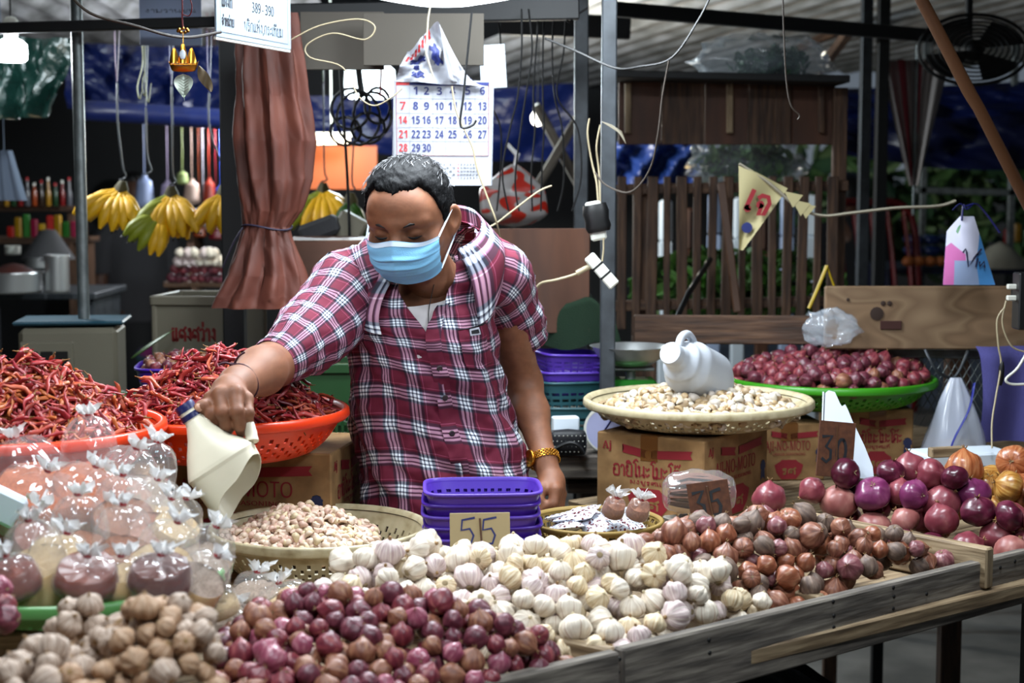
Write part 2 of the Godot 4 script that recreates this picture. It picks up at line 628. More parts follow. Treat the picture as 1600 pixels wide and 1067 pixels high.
	for k in 15:
		var px := 972.0 + k * 23.6
		var q := at(px, 292.0, 4.8)
		var hh := 0.44 + 0.02 * sin(k * 7.3)
		m = MB.new()
		m.box(Vector3(q.x, q.y - hh * 0.5 + 0.03, q.z), Vector3(0.025 + 0.006 * sin(k * 3.7), hh, 0.014), Basis(Vector3.BACK, 0.012 * sin(k * 5.1)), 0.002, Vector2(k * 0.31, k * 0.17))
		part("picket", m, mats.wood_brown, fence)
	m = MB.new()
	bar(m, at(960, 296, 4.83), at(1325, 290, 4.83), 0.02, 0.03)
	part("rail", m, mats.wood_brown, fence)
	m = MB.new()
	bar(m, at(960, 478, 4.83), at(1310, 470, 4.83), 0.02, 0.03)
	part("rail", m, mats.wood_brown, fence)
	for px in [1000, 1310]:
		m = MB.new()
		var q := at(px, 300, 4.86)
		bar(m, Vector3(q.x, 0, q.z), Vector3(q.x, q.y + (0.3 if px > 1200 else 0.0), q.z), 0.04, 0.03)
		part("fence_post", m, mats.wood_brown, fence)
	timber("stick", at(1127, 285, 4.7), at(1152, 488, 4.65), 0.022, 0.022, "bamboo", "orange-brown stick leaning on the picket fence", "stick")
	b = MB.new()
	b.tube(px_path([[1110, 405, 4.72], [1075, 460, 4.5], [1035, 545, 4.3]]), 0.008, 8)
	solo("pipe", b, mats.black_plastic, "thin black pipe leaning on the picket fence", "pipe")
	# boarded fascia above the fence
	var fas := thing("board_fascia", "dark brown boarded fascia above the picket fence", "fascia")
	var fa := at(966, 128, 4.9)
	var fb := at(1303, 226, 4.9)
	for k in 5:
		m = MB.new()
		var w := (fb.x - fa.x) / 5.0
		m.box(Vector3(fa.x + w * (k + 0.5), (fa.y + fb.y) * 0.5, fa.z), Vector3(w - 0.002, fa.y - fb.y, 0.02), Basis(), 0.002, Vector2(k * 0.7, k * 0.3))
		part("board", m, mats.plywood if k % 2 == 0 else mats.wood_brown, fas)
	for px in [981, 1140, 1283]:
		m = MB.new()
		bar(m, at(px, 130, 4.87), at(px, 208, 4.87), 0.018, 0.015)
		part("batten", m, mats.wood_light if px != 1283 else mats.wood_brown, fas)
	m = MB.new()
	bar(m, at(955, 120, 4.85), at(1312, 128, 4.85), 0.3, 0.02)
	part("shelf_board", m, mats.steel_dark, fas)
	# planks across the stall behind the cartons
	m = MB.new()
	var pa := at(1289, 447, 3.9)
	var pb := at(1640, 545, 3.9)
	m.box((pa + pb) * 0.5, Vector3(pb.x - pa.x, pa.y - pb.y, 0.025), Basis(), 0.003)
	var plank := thing("plank", "wide pale pine plank with knots behind the green colander", "plank")
	part("board", m, mats.pine, plank)
	m = MB.new()
	m.box(at(1392, 508, 3.885), Vector3(0.05, 0.02, 0.004), Basis(), 0.001)
	part("worn_patch", m, mat("patch_red", Color(0.2, 0.07, 0.04), 0.8), plank, "red-brown worn hole in the plank")
	for q in [[1370, 490, 0.016], [1380, 474, 0.006], [1390, 474, 0.006], [1325, 468, 0.004]]:
		m = MB.new()
		m.lathe([Vector2(0, 0.002), Vector2(q[2], 0.0)], 12, at(q[0], q[1], 3.885), Basis(Vector3.RIGHT, PI / 2))
		part("knot", m, mat("knot_brown", Color(0.16, 0.09, 0.05), 0.8), plank)
	timber("plank", at(990, 514, 4.05), at(1300, 516, 4.02), 0.022, 0.07, "wood_brown", "dark plank between the steel post and the pine plank", "plank")
	for x in [1010, 1500]:
		var q := at(x, 540, 4.02)
		timber("prop", Vector3(q.x, 0, q.z - 0.03), Vector3(q.x, q.y, q.z - 0.03), 0.05, 0.05, "wood_brown", "wooden prop under the %s plank" % ["dark" if x < 1100 else "pine"], "post")
	# brown plywood sheet behind the vendor's shoulder
	m = MB.new()
	pa = at(770, 357, 4.0)
	pb = at(921, 520, 4.0)
	m.box((pa + pb) * 0.5, Vector3(pb.x - pa.x, pa.y - pb.y, 0.012), Basis(Vector3.UP, 0.1), 0.001)
	solo("plywood_sheet", m, mats.plywood, "reddish brown plywood sheet behind the vendor's shoulder", "board")
	m = MB.new()
	pa = at(455, 372, 4.05)
	pb = at(585, 470, 4.05)
	m.box((pa + pb) * 0.5, Vector3(pb.x - pa.x, pa.y - pb.y, 0.3), Basis(Vector3.UP, 0.1), 0.003)
	solo("wooden_box", m, mats.plywood, "brown wooden box between the drape and the vendor", "box")
func table() -> void:
	var t := thing("display_table", "wooden display table with grey front boards and dividers", "table")
	# a top of planks along the front
	for k in 12:
		var m := MB.new()
		var a := tp(-1.75, -0.012 + k * 0.118, 0.845)
		var b := tp(1.9 if k < 7 else -0.2, -0.012 + k * 0.118, 0.845)
		bar(m, a, b, 0.116, 0.024)
		part("top_plank", m, mats.wood_light, t)
		if k >= 7:
			m = MB.new()
			bar(m, tp(0.42 if k < 9 else 0.76, -0.012 + k * 0.118, 0.845), tp(1.9, -0.012 + k * 0.118, 0.845), 0.116, 0.024)
			part("top_plank", m, mats.wood_light, t)
	var board := func(p: Vector3, q: Vector3, h: float, thick: float, material: String, called := "front_board") -> void:
		var m := MB.new()
		bar(m, p - Vector3(0, h * 0.5, 0), q - Vector3(0, h * 0.5, 0), thick, h, 0.003)
		part(called, m, mats[material], t)
	board.call(on(966, 1012, 0.905), on(1640, 848, 0.905), 0.094, 0.022, "wood_old")
	board.call(on(961, 1016, 0.905), on(700, 1076, 0.905) + (on(700, 1076, 0.905) - on(961, 1016, 0.905)) * 3.0, 0.094, 0.022, "wood_old")
	board.call(on(1548, 856, 0.93), on(1183, 785, 0.93), 0.07, 0.022, "wood_light", "divider_board")
	board.call(on(1285, 929, 0.895), tp(0.012, 0.45, 0.9), 0.05, 0.02, "wood_light", "divider_board")
	board.call(on(958, 1012, 0.898), tp(-0.42, 0.2, 0.9), 0.05, 0.02, "wood_light", "divider_board")
	for q in [[968, 1030], [966, 1050], [1108, 1000], [1302, 940], [1303, 962], [1303, 980], [1396, 918], [1397, 932], [1396, 951], [1563, 887], [1566, 917], [1586, 877], [1448, 928], [1109, 1020]]:
		var m := MB.new()
		m.lathe([Vector2(0, 0.003), Vector2(0.003, 0.001), Vector2(0.0032, -0.002)], 10, on(q[0], q[1], lerpf(0.87, 0.85, (q[1] - 880.0) / 150.0)) + E2 * 0.0, Basis(E1, E2, Vector3.DOWN))
		# seated on the board's face
		var o := part("nail", m, mat("nail_dark", Color(0.06, 0.05, 0.05), 0.6, 0.4), t)
		var c := on(966, 1012, 0.905)
		var ray := at(q[0], q[1], 1.0) - Vector3(0, EYE, 0)
		var nn := (on(1640, 848, 0.905) - c).cross(Vector3.UP).normalized()
		if nn.z < 0:
			nn = -nn
		var kk := (c + nn * 0.0115 - Vector3(0, EYE, 0)).dot(nn) / ray.dot(nn)
		var hit := Vector3(0, EYE, 0) + ray * kk
		var m2 := MB.new()
		m2.lathe([Vector2(0.0034, -0.001), Vector2(0.003, 0.001), Vector2(0, 0.0016)], 10, hit, Basis(nn.cross(Vector3.UP).normalized(), nn, Vector3.UP).orthonormalized())
		o.mesh = m2.mesh()
	for s in [[-1.3, 0.02], [0.72, 0.02], [-1.3, 1.2], [-0.2, 1.2], [1.7, 0.02], [1.7, 1.2], [0.8, 1.2]]:
		var m := MB.new()
		bar(m, tp(s[0], s[1], 0), tp(s[0], s[1], 0.835), 0.03, 0.03)
		part("leg", m, mats.steel_dark, t)
	for tt in [0.02, 0.68]:
		var m := MB.new()
		bar(m, tp(-1.5, tt, 0.815), tp(1.8, tt, 0.815), 0.03, 0.03)
		part("apron_rail", m, mats.steel_dark, t)
	# a higher shelf behind the vendor's left hand
	var sh := thing("rear_shelf", "weathered thick plank shelf behind the vendor's left hand", "shelf")
	for k in 3:
		var m := MB.new()
		m.box(at(890, 731, 3.68) + Vector3(-0.02, 0, -0.09 - k * 0.172), Vector3(0.36, 0.053, 0.17), Basis(), 0.004, Vector2(k * 0.4, k))
		part("plank", m, mats.wood_old, sh)
	for q in [[-0.17, -0.1], [0.13, -0.1], [-0.17, -0.5], [0.13, -0.5]]:
		var m := MB.new()
		var c := at(890, 731, 3.68) + Vector3(-0.02 + q[0], 0, q[1])
		bar(m, Vector3(c.x, 0, c.z), Vector3(c.x, c.y - 0.026, c.z), 0.04, 0.04)
		part("leg", m, mats.steel_dark, sh)
# ---------------------------------------------------------------- lamps
func leaf_lamp(where: Vector3, turn: float, label: String, energy: float) -> void:
	var t := thing("led_lamp", label, "lamp", where, turn)
	var gl := glow("lamp_led_face", Color(0.93, 0.97, 1.0), 6.0)
	var m := MB.new()
	m.lathe([Vector2(0, 0.11), Vector2(0.018, 0.11), Vector2(0.019, 0.075), Vector2(0.035, 0.06), Vector2(0.06, 0.03), Vector2(0.066, 0.014)], 24, Vector3.ZERO, Basis(Vector3.RIGHT, PI) * Basis(Vector3.RIGHT, PI))
	part("housing", m, mats.white_plastic, t)
	m = MB.new()
	m.lathe([Vector2(0.066, 0.014), Vector2(0.066, 0.004), Vector2(0.058, -0.003), Vector2(0, -0.004)], 28)
	part("lamp_disc", m, gl, t)
	for k in 4:
		var a := TAU * k / 4.0 + 0.5
		var b := Basis(Vector3.UP, a)
		var c := b * Vector3(0, 0.012, 0.115)
		var tilt := b * Basis(Vector3.RIGHT, -0.22)
		m = MB.new()
		m.lathe([Vector2(0, 0.016), Vector2(0.05, 0.014), Vector2(0.055, 0.006)], 24, c, tilt)
		m.box(b * Vector3(0, 0.016, 0.066), Vector3(0.02, 0.008, 0.03), b, 0.001)
		var leaf := part("leaf", m, mats.white_plastic, t)
		m = MB.new()
		m.lathe([Vector2(0.055, 0.006), Vector2(0.053, -0.002), Vector2(0, -0.004)], 24, c, tilt)
		part("lamp_leaf_face", m, gl, leaf)
	m = MB.new()
	m.tube([Vector3(0, 0.1, 0), Vector3(0.01, 0.3, 0), Vector3(0, 3.0 - where.y, 0)], 0.004, 6)
	part("cord", m, mats.black_rubber, t)
	var l := AreaLight3D.new()
	l.name = "light"
	l.area_size = Vector2(0.26, 0.26)
	l.area_normalize_energy = true
	l.light_energy = energy
	l.light_color = Color(0.93, 0.97, 1.0)
	l.shadow_enabled = true
	l.area_range = 9.0
	l.position = Vector3(0, -0.03, 0)
	l.rotation.x = -PI / 2
	t.add_child(l)
func bulb(where: Vector3, r: float, label: String, color: Color, energy: float, face: float, drop := 0.5, wide := false) -> void:
	var t := thing("bulb_lamp", label, "lamp", where)
	var m := MB.new()
	if wide:
		m.lathe([Vector2(0, -r * 0.62), Vector2(r * 0.8, -r * 0.6), Vector2(r * 0.97, -r * 0.45), Vector2(r, 0), Vector2(r * 0.97, r * 0.5), Vector2(r * 0.7, r * 0.75), Vector2(r * 0.4, r * 0.9)], 24)
		m.lathe([Vector2(r * 0.4, r * 0.9), Vector2(r * 0.4, r * 1.3)], 16)
	else:
		m.lathe([Vector2(0, -r), Vector2(r * 0.5, -r * 0.87), Vector2(r * 0.87, -r * 0.5), Vector2(r, 0), Vector2(r * 0.95, r * 0.5), Vector2(r * 0.6, r * 1.0), Vector2(r * 0.45, r * 1.3)], 20)
	part("lamp_glass", m, glow("lamp_glow_%s" % color.to_html(), color, face), t)
	m = MB.new()
	m.lathe([Vector2(r * 0.46, r * 1.3), Vector2(r * 0.46, r * 2.0), Vector2(r * 0.3, r * 2.2), Vector2(0, r * 2.3)], 16)
	part("socket", m, mats.white_plastic, t)
	m = MB.new()
	m.tube([Vector3(0, r * 2.2, 0), Vector3(0.004, r * 2.2 + drop * 0.5, 0), Vector3(0, r * 2.2 + drop, 0)], 0.003, 6)
	part("cord", m, mats.black_rubber, t)
	var l := OmniLight3D.new()
	l.name = "light"
	l.light_energy = energy
	l.light_color = color
	l.light_size = r * 0.9
	l.omni_range = 12.0
	l.omni_attenuation = 2.0
	l.shadow_enabled = true
	t.add_child(l)
func lamps() -> void:
	leaf_lamp(at(693, 4, 3.0), 0.3, "glowing white leaf lamp over the vendor's head", 1.3)
	leaf_lamp(Vector3(0.12, 2.14, -3.45), 0.1, "glowing white leaf lamp high behind the vendor's left shoulder", 1.9)
	leaf_lamp(Vector3(-0.42, 2.14, -3.25), 0.8, "glowing white leaf lamp high over the vendor's right shoulder", 1.2)
	leaf_lamp(Vector3(-0.75, 2.02, -2.35), 0.9, "glowing white leaf lamp high over the bags and chilies", 1.0)
	leaf_lamp(Vector3(0.72, 2.02, -2.65), 0.2, "glowing white leaf lamp high over the onions", 1.3)
	leaf_lamp(Vector3(-0.45, 2.1, -1.55), 0.5, "glowing white leaf lamp high over the dried garlic, towards the customers", 1.0)
	leaf_lamp(Vector3(0.55, 2.1, -1.2), 0.7, "glowing white leaf lamp high over the front boards, towards the customers", 1.7)
	bulb(at(18, 82, 4.6), 0.043, "round white bulb glowing before the green tarp", Color(0.95, 0.98, 1.0), 0.7, 9.0, 0.5, true)
	bulb(at(578, 130, 5.6), 0.085, "large white bulb glowing behind the calendar", Color(0.9, 0.97, 1.0), 1.4, 6.0, 0.5, true)
	bulb(at(840, 186, 6.2), 0.026, "small white bulb under the tangle of wires", Color(1, 0.97, 0.9), 0.4, 8.0)
	bulb(at(362, 215, 7.0), 0.03, "white bulb behind the dark square post", Color(0.95, 0.97, 1.0), 0.8, 4.0)
	# warm tube over the yellow banner
	var t := thing("tube_lamp", "warm glowing tube lamp over the yellow banner", "lamp", at(518, 220, 6.0))
	var m := MB.new()
	m.tube([Vector3(-0.065, 0, 0), Vector3(0.065, 0.004, 0)], 0.014, 12)
	part("lamp_tube", m, glow("lamp_warm_tube", Color(1, 0.9, 0.72), 6.0), t)
	m = MB.new()
	m.box(Vector3(0, 0.022, 0), Vector3(0.15, 0.016, 0.03), Basis(), 0.002)
	m.tube([Vector3(0, 0.03, 0), Vector3(0, 0.5, 0)], 0.003, 6)
	part("fitting", m, mats.white_plastic, t)
	var l := OmniLight3D.new()
	l.name = "light"
	l.light_energy = 0.12
	l.light_color = Color(1, 0.85, 0.6)
	l.light_size = 0.03
	l.omni_range = 8.0
	l.omni_attenuation = 2.0
	l.shadow_enabled = true
	l.position = Vector3(0, -0.03, 0.03)
	t.add_child(l)
# ---------------------------------------------------------------- colanders and baskets
# rim radius r, height h, foot radius b; a bowl with a rolled rim and rows of holes
func colander(where: Vector3, r: float, h: float, material: Material, label: String, rows := 5, seg := 88, called := "colander") -> Node3D:
	var t := thing(called, label, "colander", where)
	var prof := [Vector2(0.005, 0.003), Vector2(r * 0.55, 0.003), Vector2(r * 0.66, 0.008)]
	var n := 9
	for k in range(1, n + 1):
		var a := float(k) / n
		prof.append(Vector2(r * (0.66 + 0.29 * pow(a, 0.75)), 0.008 + (h - 0.014) * a * (0.55 + 0.45 * a)))
	var first := 4
	var hole := func(i: int, j: int) -> bool:
		return j >= first and j < first + rows and (i + (j % 2) * 2) % 4 < 2 and (i + (j % 2) * 2) % 4 == 0
	var m := shell(prof, seg * 2, 0.003, hole)
	part("bowl", m, material, t)
	m = MB.new()
	m.lathe([Vector2(r * 0.945, h - 0.004), Vector2(r * 0.965, h + 0.003), Vector2(r * 0.99, h + 0.005), Vector2(r * 1.01, h + 0.001), Vector2(r * 1.015, h - 0.010), Vector2(r * 0.995, h - 0.015), Vector2(r * 0.975, h - 0.013)], seg)
	part("rim", m, material, t)
	return t
func basket(where: Vector3, turn: float, rx: float, h: float, aspect: float, material: Material, label: String, fine := false) -> Node3D:
	var t := thing("basket", label, "basket", where, turn)
	var shp := rounded(5.0, aspect)
	var prof := [Vector2(0.004, 0.002), Vector2(rx * 0.785, 0.002)]
	var n := 11 if fine else 9
	for k in range(0, n + 1):
		var a := float(k) / n
		prof.append(Vector2(rx * (0.80 + 0.18 * a), 0.004 + (h - 0.008) * a))
	var seg := 160 if fine else 96
	var m := shell(prof, seg, 0.0018, func(i: int, j: int) -> bool: return j >= 3 and j < n and j % 2 == 1 and i % 4 < (2 if fine else 3), shp)
	part("wall", m, material, t)
	m = MB.new()
	m.lathe([Vector2(rx * 0.97, h - 0.008), Vector2(rx * 0.975, h), Vector2(rx * 1.03, h), Vector2(rx * 1.035, h - 0.003), Vector2(rx * 1.03, h - 0.006), Vector2(rx * 0.99, h - 0.006)], seg, Vector3.ZERO, Basis(), shp)
	part("rim", m, material, t)
	return t
func place_colanders() -> void:
	var o := mat("orange_plastic", Color(0.86, 0.22, 0.05), 0.33)
	var be := mat("beige_plastic", Color.WHITE, 0.42, 0, noise_tex("stain", 0.02, [[0.0, Color(0.53, 0.47, 0.34)], [0.5, Color(0.70, 0.65, 0.52)], [1.0, Color(0.77, 0.73, 0.61)]], 4), Vector3(6, 6, 6), true)
	var gr := mat("green_plastic", Color(0.2, 0.52, 0.08), 0.38)
	var pg := mat("pale_green_plastic", Color(0.33, 0.55, 0.3), 0.35)
	colander(at(22, 664, 2.72) - Vector3(0, 0.085, 0), 0.245, 0.085, o, "orange plastic colander heaped with the brighter chilies, at the table's end")
	colander(at(347, 640, 3.05) - Vector3(0, 0.085, 0), 0.232, 0.085, o, "orange plastic colander of dark red chilies under the vendor's arm")
	colander(at(498, 823, 2.9) - Vector3(0, 0.085, 0), 0.193, 0.085, be, "cream plastic colander of peeled garlic cloves in front of the vendor")
	colander(at(1091, 624, 3.5) - Vector3(0, 0.056, 0), 0.241, 0.056, be, "cream plastic colander of garlic cloves with a white jug on top")
	colander(at(1298, 590, 3.95) - Vector3(0, 0.066, 0), 0.247, 0.066, gr, "green plastic colander heaped with red shallots on a carton")
	colander(at(112, 893, 2.3) - Vector3(0, 0.05, 0), 0.215, 0.05, pg, "pale green plastic tray crowded with knotted spice bags", 2)
func vessels() -> void:
	place_colanders()
	var vio := mat("violet_plastic", Color(0.24, 0.1, 0.55), 0.35)
	var vio2 := mat("violet_plastic_pale", Color(0.31, 0.19, 0.62), 0.4)
	var teal := mat("teal_plastic", Color(0.13, 0.3, 0.33), 0.45)
	# nested stack in front of the vendor: bottom to top
	var base := on(752, 862, 0.858)
	base = Vector3(at(752, 800, 2.86).x, 0.858, -2.86)
	var words := ["lowest violet basket of the nested stack before the vendor", "second violet basket from the bottom of the nested stack", "middle violet basket of the nested stack before the vendor", "second violet basket from the top of the nested stack", "topmost violet basket of the nested stack before the vendor"]
	for k in 5:
		var q := basket(base + Vector3(0.002 * sin(k * 2.0), 0.018 + k * 0.0195, 0.002 * cos(k * 3.0)), 0.05 + 0.015 * sin(k * 1.7), 0.1, 0.066, 1.25, vio if k % 2 else vio2, words[k], true)
		q.set_meta("group", "violet baskets nested in a stack")
	# the baskets behind the vendor's left arm
	var shelf_top := at(890, 731, 3.68).y + 0.0265
	var bx := at(893, 600, 4.0)
	basket(Vector3(bx.x, shelf_top, bx.z + 0.0), 0.0, 0.078, 0.075, 1.1, teal, "lowest teal basket of the stack on the rear shelf")
	basket(Vector3(bx.x, shelf_top + 0.062, bx.z), 0.2, 0.083, 0.075, 1.1, teal, "upper teal basket under the violet ones on the rear shelf")
	basket(Vector3(bx.x, shelf_top + 0.1, bx.z), 0.1, 0.078, 0.06, 1.1, vio2, "violet basket sitting in the teal basket on the rear shelf")
	var tl := basket(Vector3(bx.x - 0.005, shelf_top + 0.15, bx.z), 0.3, 0.08, 0.052, 1.1, vio2, "tilted violet basket topmost on the rear shelf")
	tl.rotation.z = -0.04
	var left := at(290, 585, 3.75)
	basket(Vector3(left.x, left.y - 0.06, left.z), 0.1, 0.105, 0.085, 1.0, vio, "violet basket of small shallots behind the dark chilies", true)
	# woven yellow tray of packets
	var wov := mat("wicker", Color(0.5, 0.4, 0.17), 0.7)
	var c := at(930, 800, 2.98)
	var t := thing("wicker_tray", "yellow woven tray of white packets beside the violet baskets", "tray", Vector3(c.x, 0.9, c.z))
	part("wall", shell([Vector2(0.003, 0.0), Vector2(0.105, 0.0), Vector2(0.11, 0.006), Vector2(0.112, 0.014), Vector2(0.114, 0.02), Vector2(0.117, 0.026), Vector2(0.119, 0.032)], 120, 0.002, func(i: int, j: int) -> bool: return j in [2, 4] and i % 3 < 2), wov, t)
	var m := MB.new()
	m.lathe([Vector2(0.117, 0.031), Vector2(0.12, 0.037), Vector2(0.126, 0.034), Vector2(0.122, 0.029)], 60)
	part("rim", m, wov, t)
	m = MB.new()
	m.box(Vector3(c.x, 0.879, c.z), Vector3(0.2, 0.042, 0.18), Basis(Vector3.UP, 0.4), 0.004)
	solo("wooden_block", m, mats.wood_old, "wooden block under the woven packet tray", "block")
func cartons() -> void:
	var card := mat("cardboard", Color.WHITE, 0.85, 0, noise_tex("cardboard", 0.015, [[0.0, Color(0.46, 0.34, 0.2)], [1.0, Color(0.62, 0.48, 0.31)]], 4), Vector3(4, 4, 4), true)
	mat("tape", Color(0.42, 0.27, 0.13), 0.3)
	# [near top corner, height, width along b.x, depth along b.z, turn]; faces are printed
	var carton := func(corner: Vector3, h: float, w1: float, w2: float, turn: float, label: String, kind: int) -> Node3D:
		var t := thing("carton", label, "carton", corner - Vector3(0, h, 0), turn)
		# local: the near vertical edge is the origin; face one runs to -x at z = 0, face two runs to -z at x = 0
		var m := MB.new()
		m.box(Vector3(-w1 * 0.5, h * 0.5, -w2 * 0.5), Vector3(w1, h, w2), Basis(), 0.003)
		part("box", m, card, t)
		m = MB.new()
		m.box(Vector3(-w1 * 0.5, h + 0.001, -w2 * 0.5), Vector3(0.0015, 0.002, w2), Basis(), 0.0005)
		part("flap_seam", m, mats.knot_brown, t)
		m = MB.new()
		m.box(Vector3(-w1 * 0.5, h * 0.85, 0.0006), Vector3(0.04, h * 0.3, 0.0012), Basis(), 0.0003)
		m.box(Vector3(-w1 * 0.5, h + 0.001, -w2 * 0.5), Vector3(0.04, 0.0014, w2), Basis(), 0.0003)
		part("tape", m, mats.tape, t)
		for face in 2:
			var w := w1 if face == 0 else w2
			var o := Vector3(-w1 * 0.5, h, 0.0012) if face == 0 else Vector3(0.0012, h, -w2 * 0.5)
			var b := Basis() if face == 0 else Basis(Vector3.UP, PI / 2)
			carton_print(t, o, b, w, h, (kind + face) % 2)
		return t
	# left, under the dark chilies
	var cc := at(517, 681, 3.06)
	carton.call(Vector3(cc.x, 1.0415, cc.z), 0.184, 0.36, 0.26, -0.17, "brown carton under the colander of dark chilies", 1)
	cc = at(-200, 800, 2.6)
	carton.call(Vector3(-0.62, 1.0665, -2.58), 0.209, 0.4, 0.3, -0.1, "brown carton under the colander of bright chilies", 1)
	# the corner carton under the cream colander with the jug
	cc = at(1100, 688, 3.28)
	carton.call(Vector3(cc.x, 1.0295, cc.z), 0.172, 0.25, 0.29, -0.6, "brown carton with its corner turned, under the white jug's colander", 0)
	# deeper carton between
	cc = at(1290, 650, 3.8)
	carton.call(Vector3(cc.x, 0.99, cc.z), 0.1325, 0.17, 0.2, 0.1, "brown carton half hidden between the two colanders", 1)
	cc = at(1428, 640, 3.86)
	carton.call(Vector3(cc.x, 1.0145, cc.z), 0.157, 0.17, 0.25, 0.03, "brown carton under the green colander, beside the leaning white card", 0)
# red print: a ribbon, big letters, small letters, a covered bowl and a blue rosette
func carton_print(t: Node3D, o: Vector3, b: Basis, w: float, h: float, kind: int) -> void:
	var red: Material = mats.carton_red
	var at2 := func(x: float, y: float) -> Vector3: return o + b * Vector3(x * w, -y * h, 0)
	var m := MB.new()
	var rib := func(m: MB, x0: float, x1: float, y0: float, y1: float) -> void:
		m.face([at2.call(x0, y0), at2.call(x1, y1), at2.call(x1 - 0.02, y1 + 0.05), at2.call(x1, y1 + 0.1), at2.call(x0, y0 + 0.1), at2.call(x0 + 0.02, y0 + 0.05)])
	rib.call(m, -0.25, -0.02, 0.12, 0.17)
	part("ribbon_print", m, red, t)
	m = MB.new()
	rib.call(m, 0.02, 0.4, 0.17, 0.13)
	part("ribbon_print", m, red, t)
	m = MB.new()
	# bowl with a lid
	var bowl := []
	for q in [[-0.12, 0.66], [-0.1, 0.63], [0.1, 0.63], [0.12, 0.66], [0.2, 0.72], [0.17, 0.86], [0.1, 0.97], [-0.1, 0.97], [-0.17, 0.86], [-0.2, 0.72]]:
		bowl.append(at2.call(q[0], q[1]))
	m.face(bowl)
	part("bowl_print", m, red, t, "red printed bowl")
	if kind == 1:
		part("lettering", letters("AJI-NO-MOTO", h * 0.2, at2.call(-0.02, 0.4), b, w * 0.62, false, 0.0004), red, t, "red printed letters AJI-NO-MOTO")
		part("lettering", letters("UMAMI SEASONING", h * 0.045, at2.call(0.0, 0.53), b, w * 0.45, false, 0.0004), red, t)
	else:
		var k := h * 0.2
		var word := thai("อายิโนะโมะโต๊ะ", w * 0.68, k)
		part("lettering", ink(word, k * 0.11, at2.call(-0.34, 0.5), b), red, t, "red printed Thai letters")
		part("lettering", ink(thai("ผงชูรสแท้", w * 0.36, h * 0.06), h * 0.011, at2.call(-0.18, 0.585), b), red, t)
	# white-less emblem on the bowl: strokes of the carton's own colour
	part("bowl_lettering", ink(thai("รส", w * 0.2, h * 0.15), h * 0.028, at2.call(-0.1, 0.88), b * Basis.from_scale(Vector3(1, 1, 1)), null), mat("print_tan", Color(0.5, 0.36, 0.2), 0.85), t).position = b * Vector3(0, 0, 0.0006)
	# rosette
	m = MB.new()
	var ros := []
	for i in 20:
		var a := TAU * i / 20.0
		var r := h * (0.075 if i % 2 == 0 else 0.062)
		var c: Vector3 = at2.call(0.42, 0.5)
		ros.append(c + b * Vector3(sin(a) * r, cos(a) * r, 0))
	m.face(ros)
	var rc: Vector3 = at2.call(0.42, 0.56)
	m.face([rc + b * Vector3(-0.05 * h, 0, 0), rc + b * Vector3(0.05 * h, 0, 0), rc + b * Vector3(0.06 * h, -0.12 * h, 0), rc + b * Vector3(0.0, -0.08 * h, 0), rc + b * Vector3(-0.06 * h, -0.12 * h, 0)])
	part("rosette_print", m, mats.carton_blue, t, "blue printed rosette")
	# small red corner mark
	part("corner_mark", letters("Aj", h * 0.13, at2.call(-0.4, 0.16), b, 0.0, true, 0.0004, true), red, t)
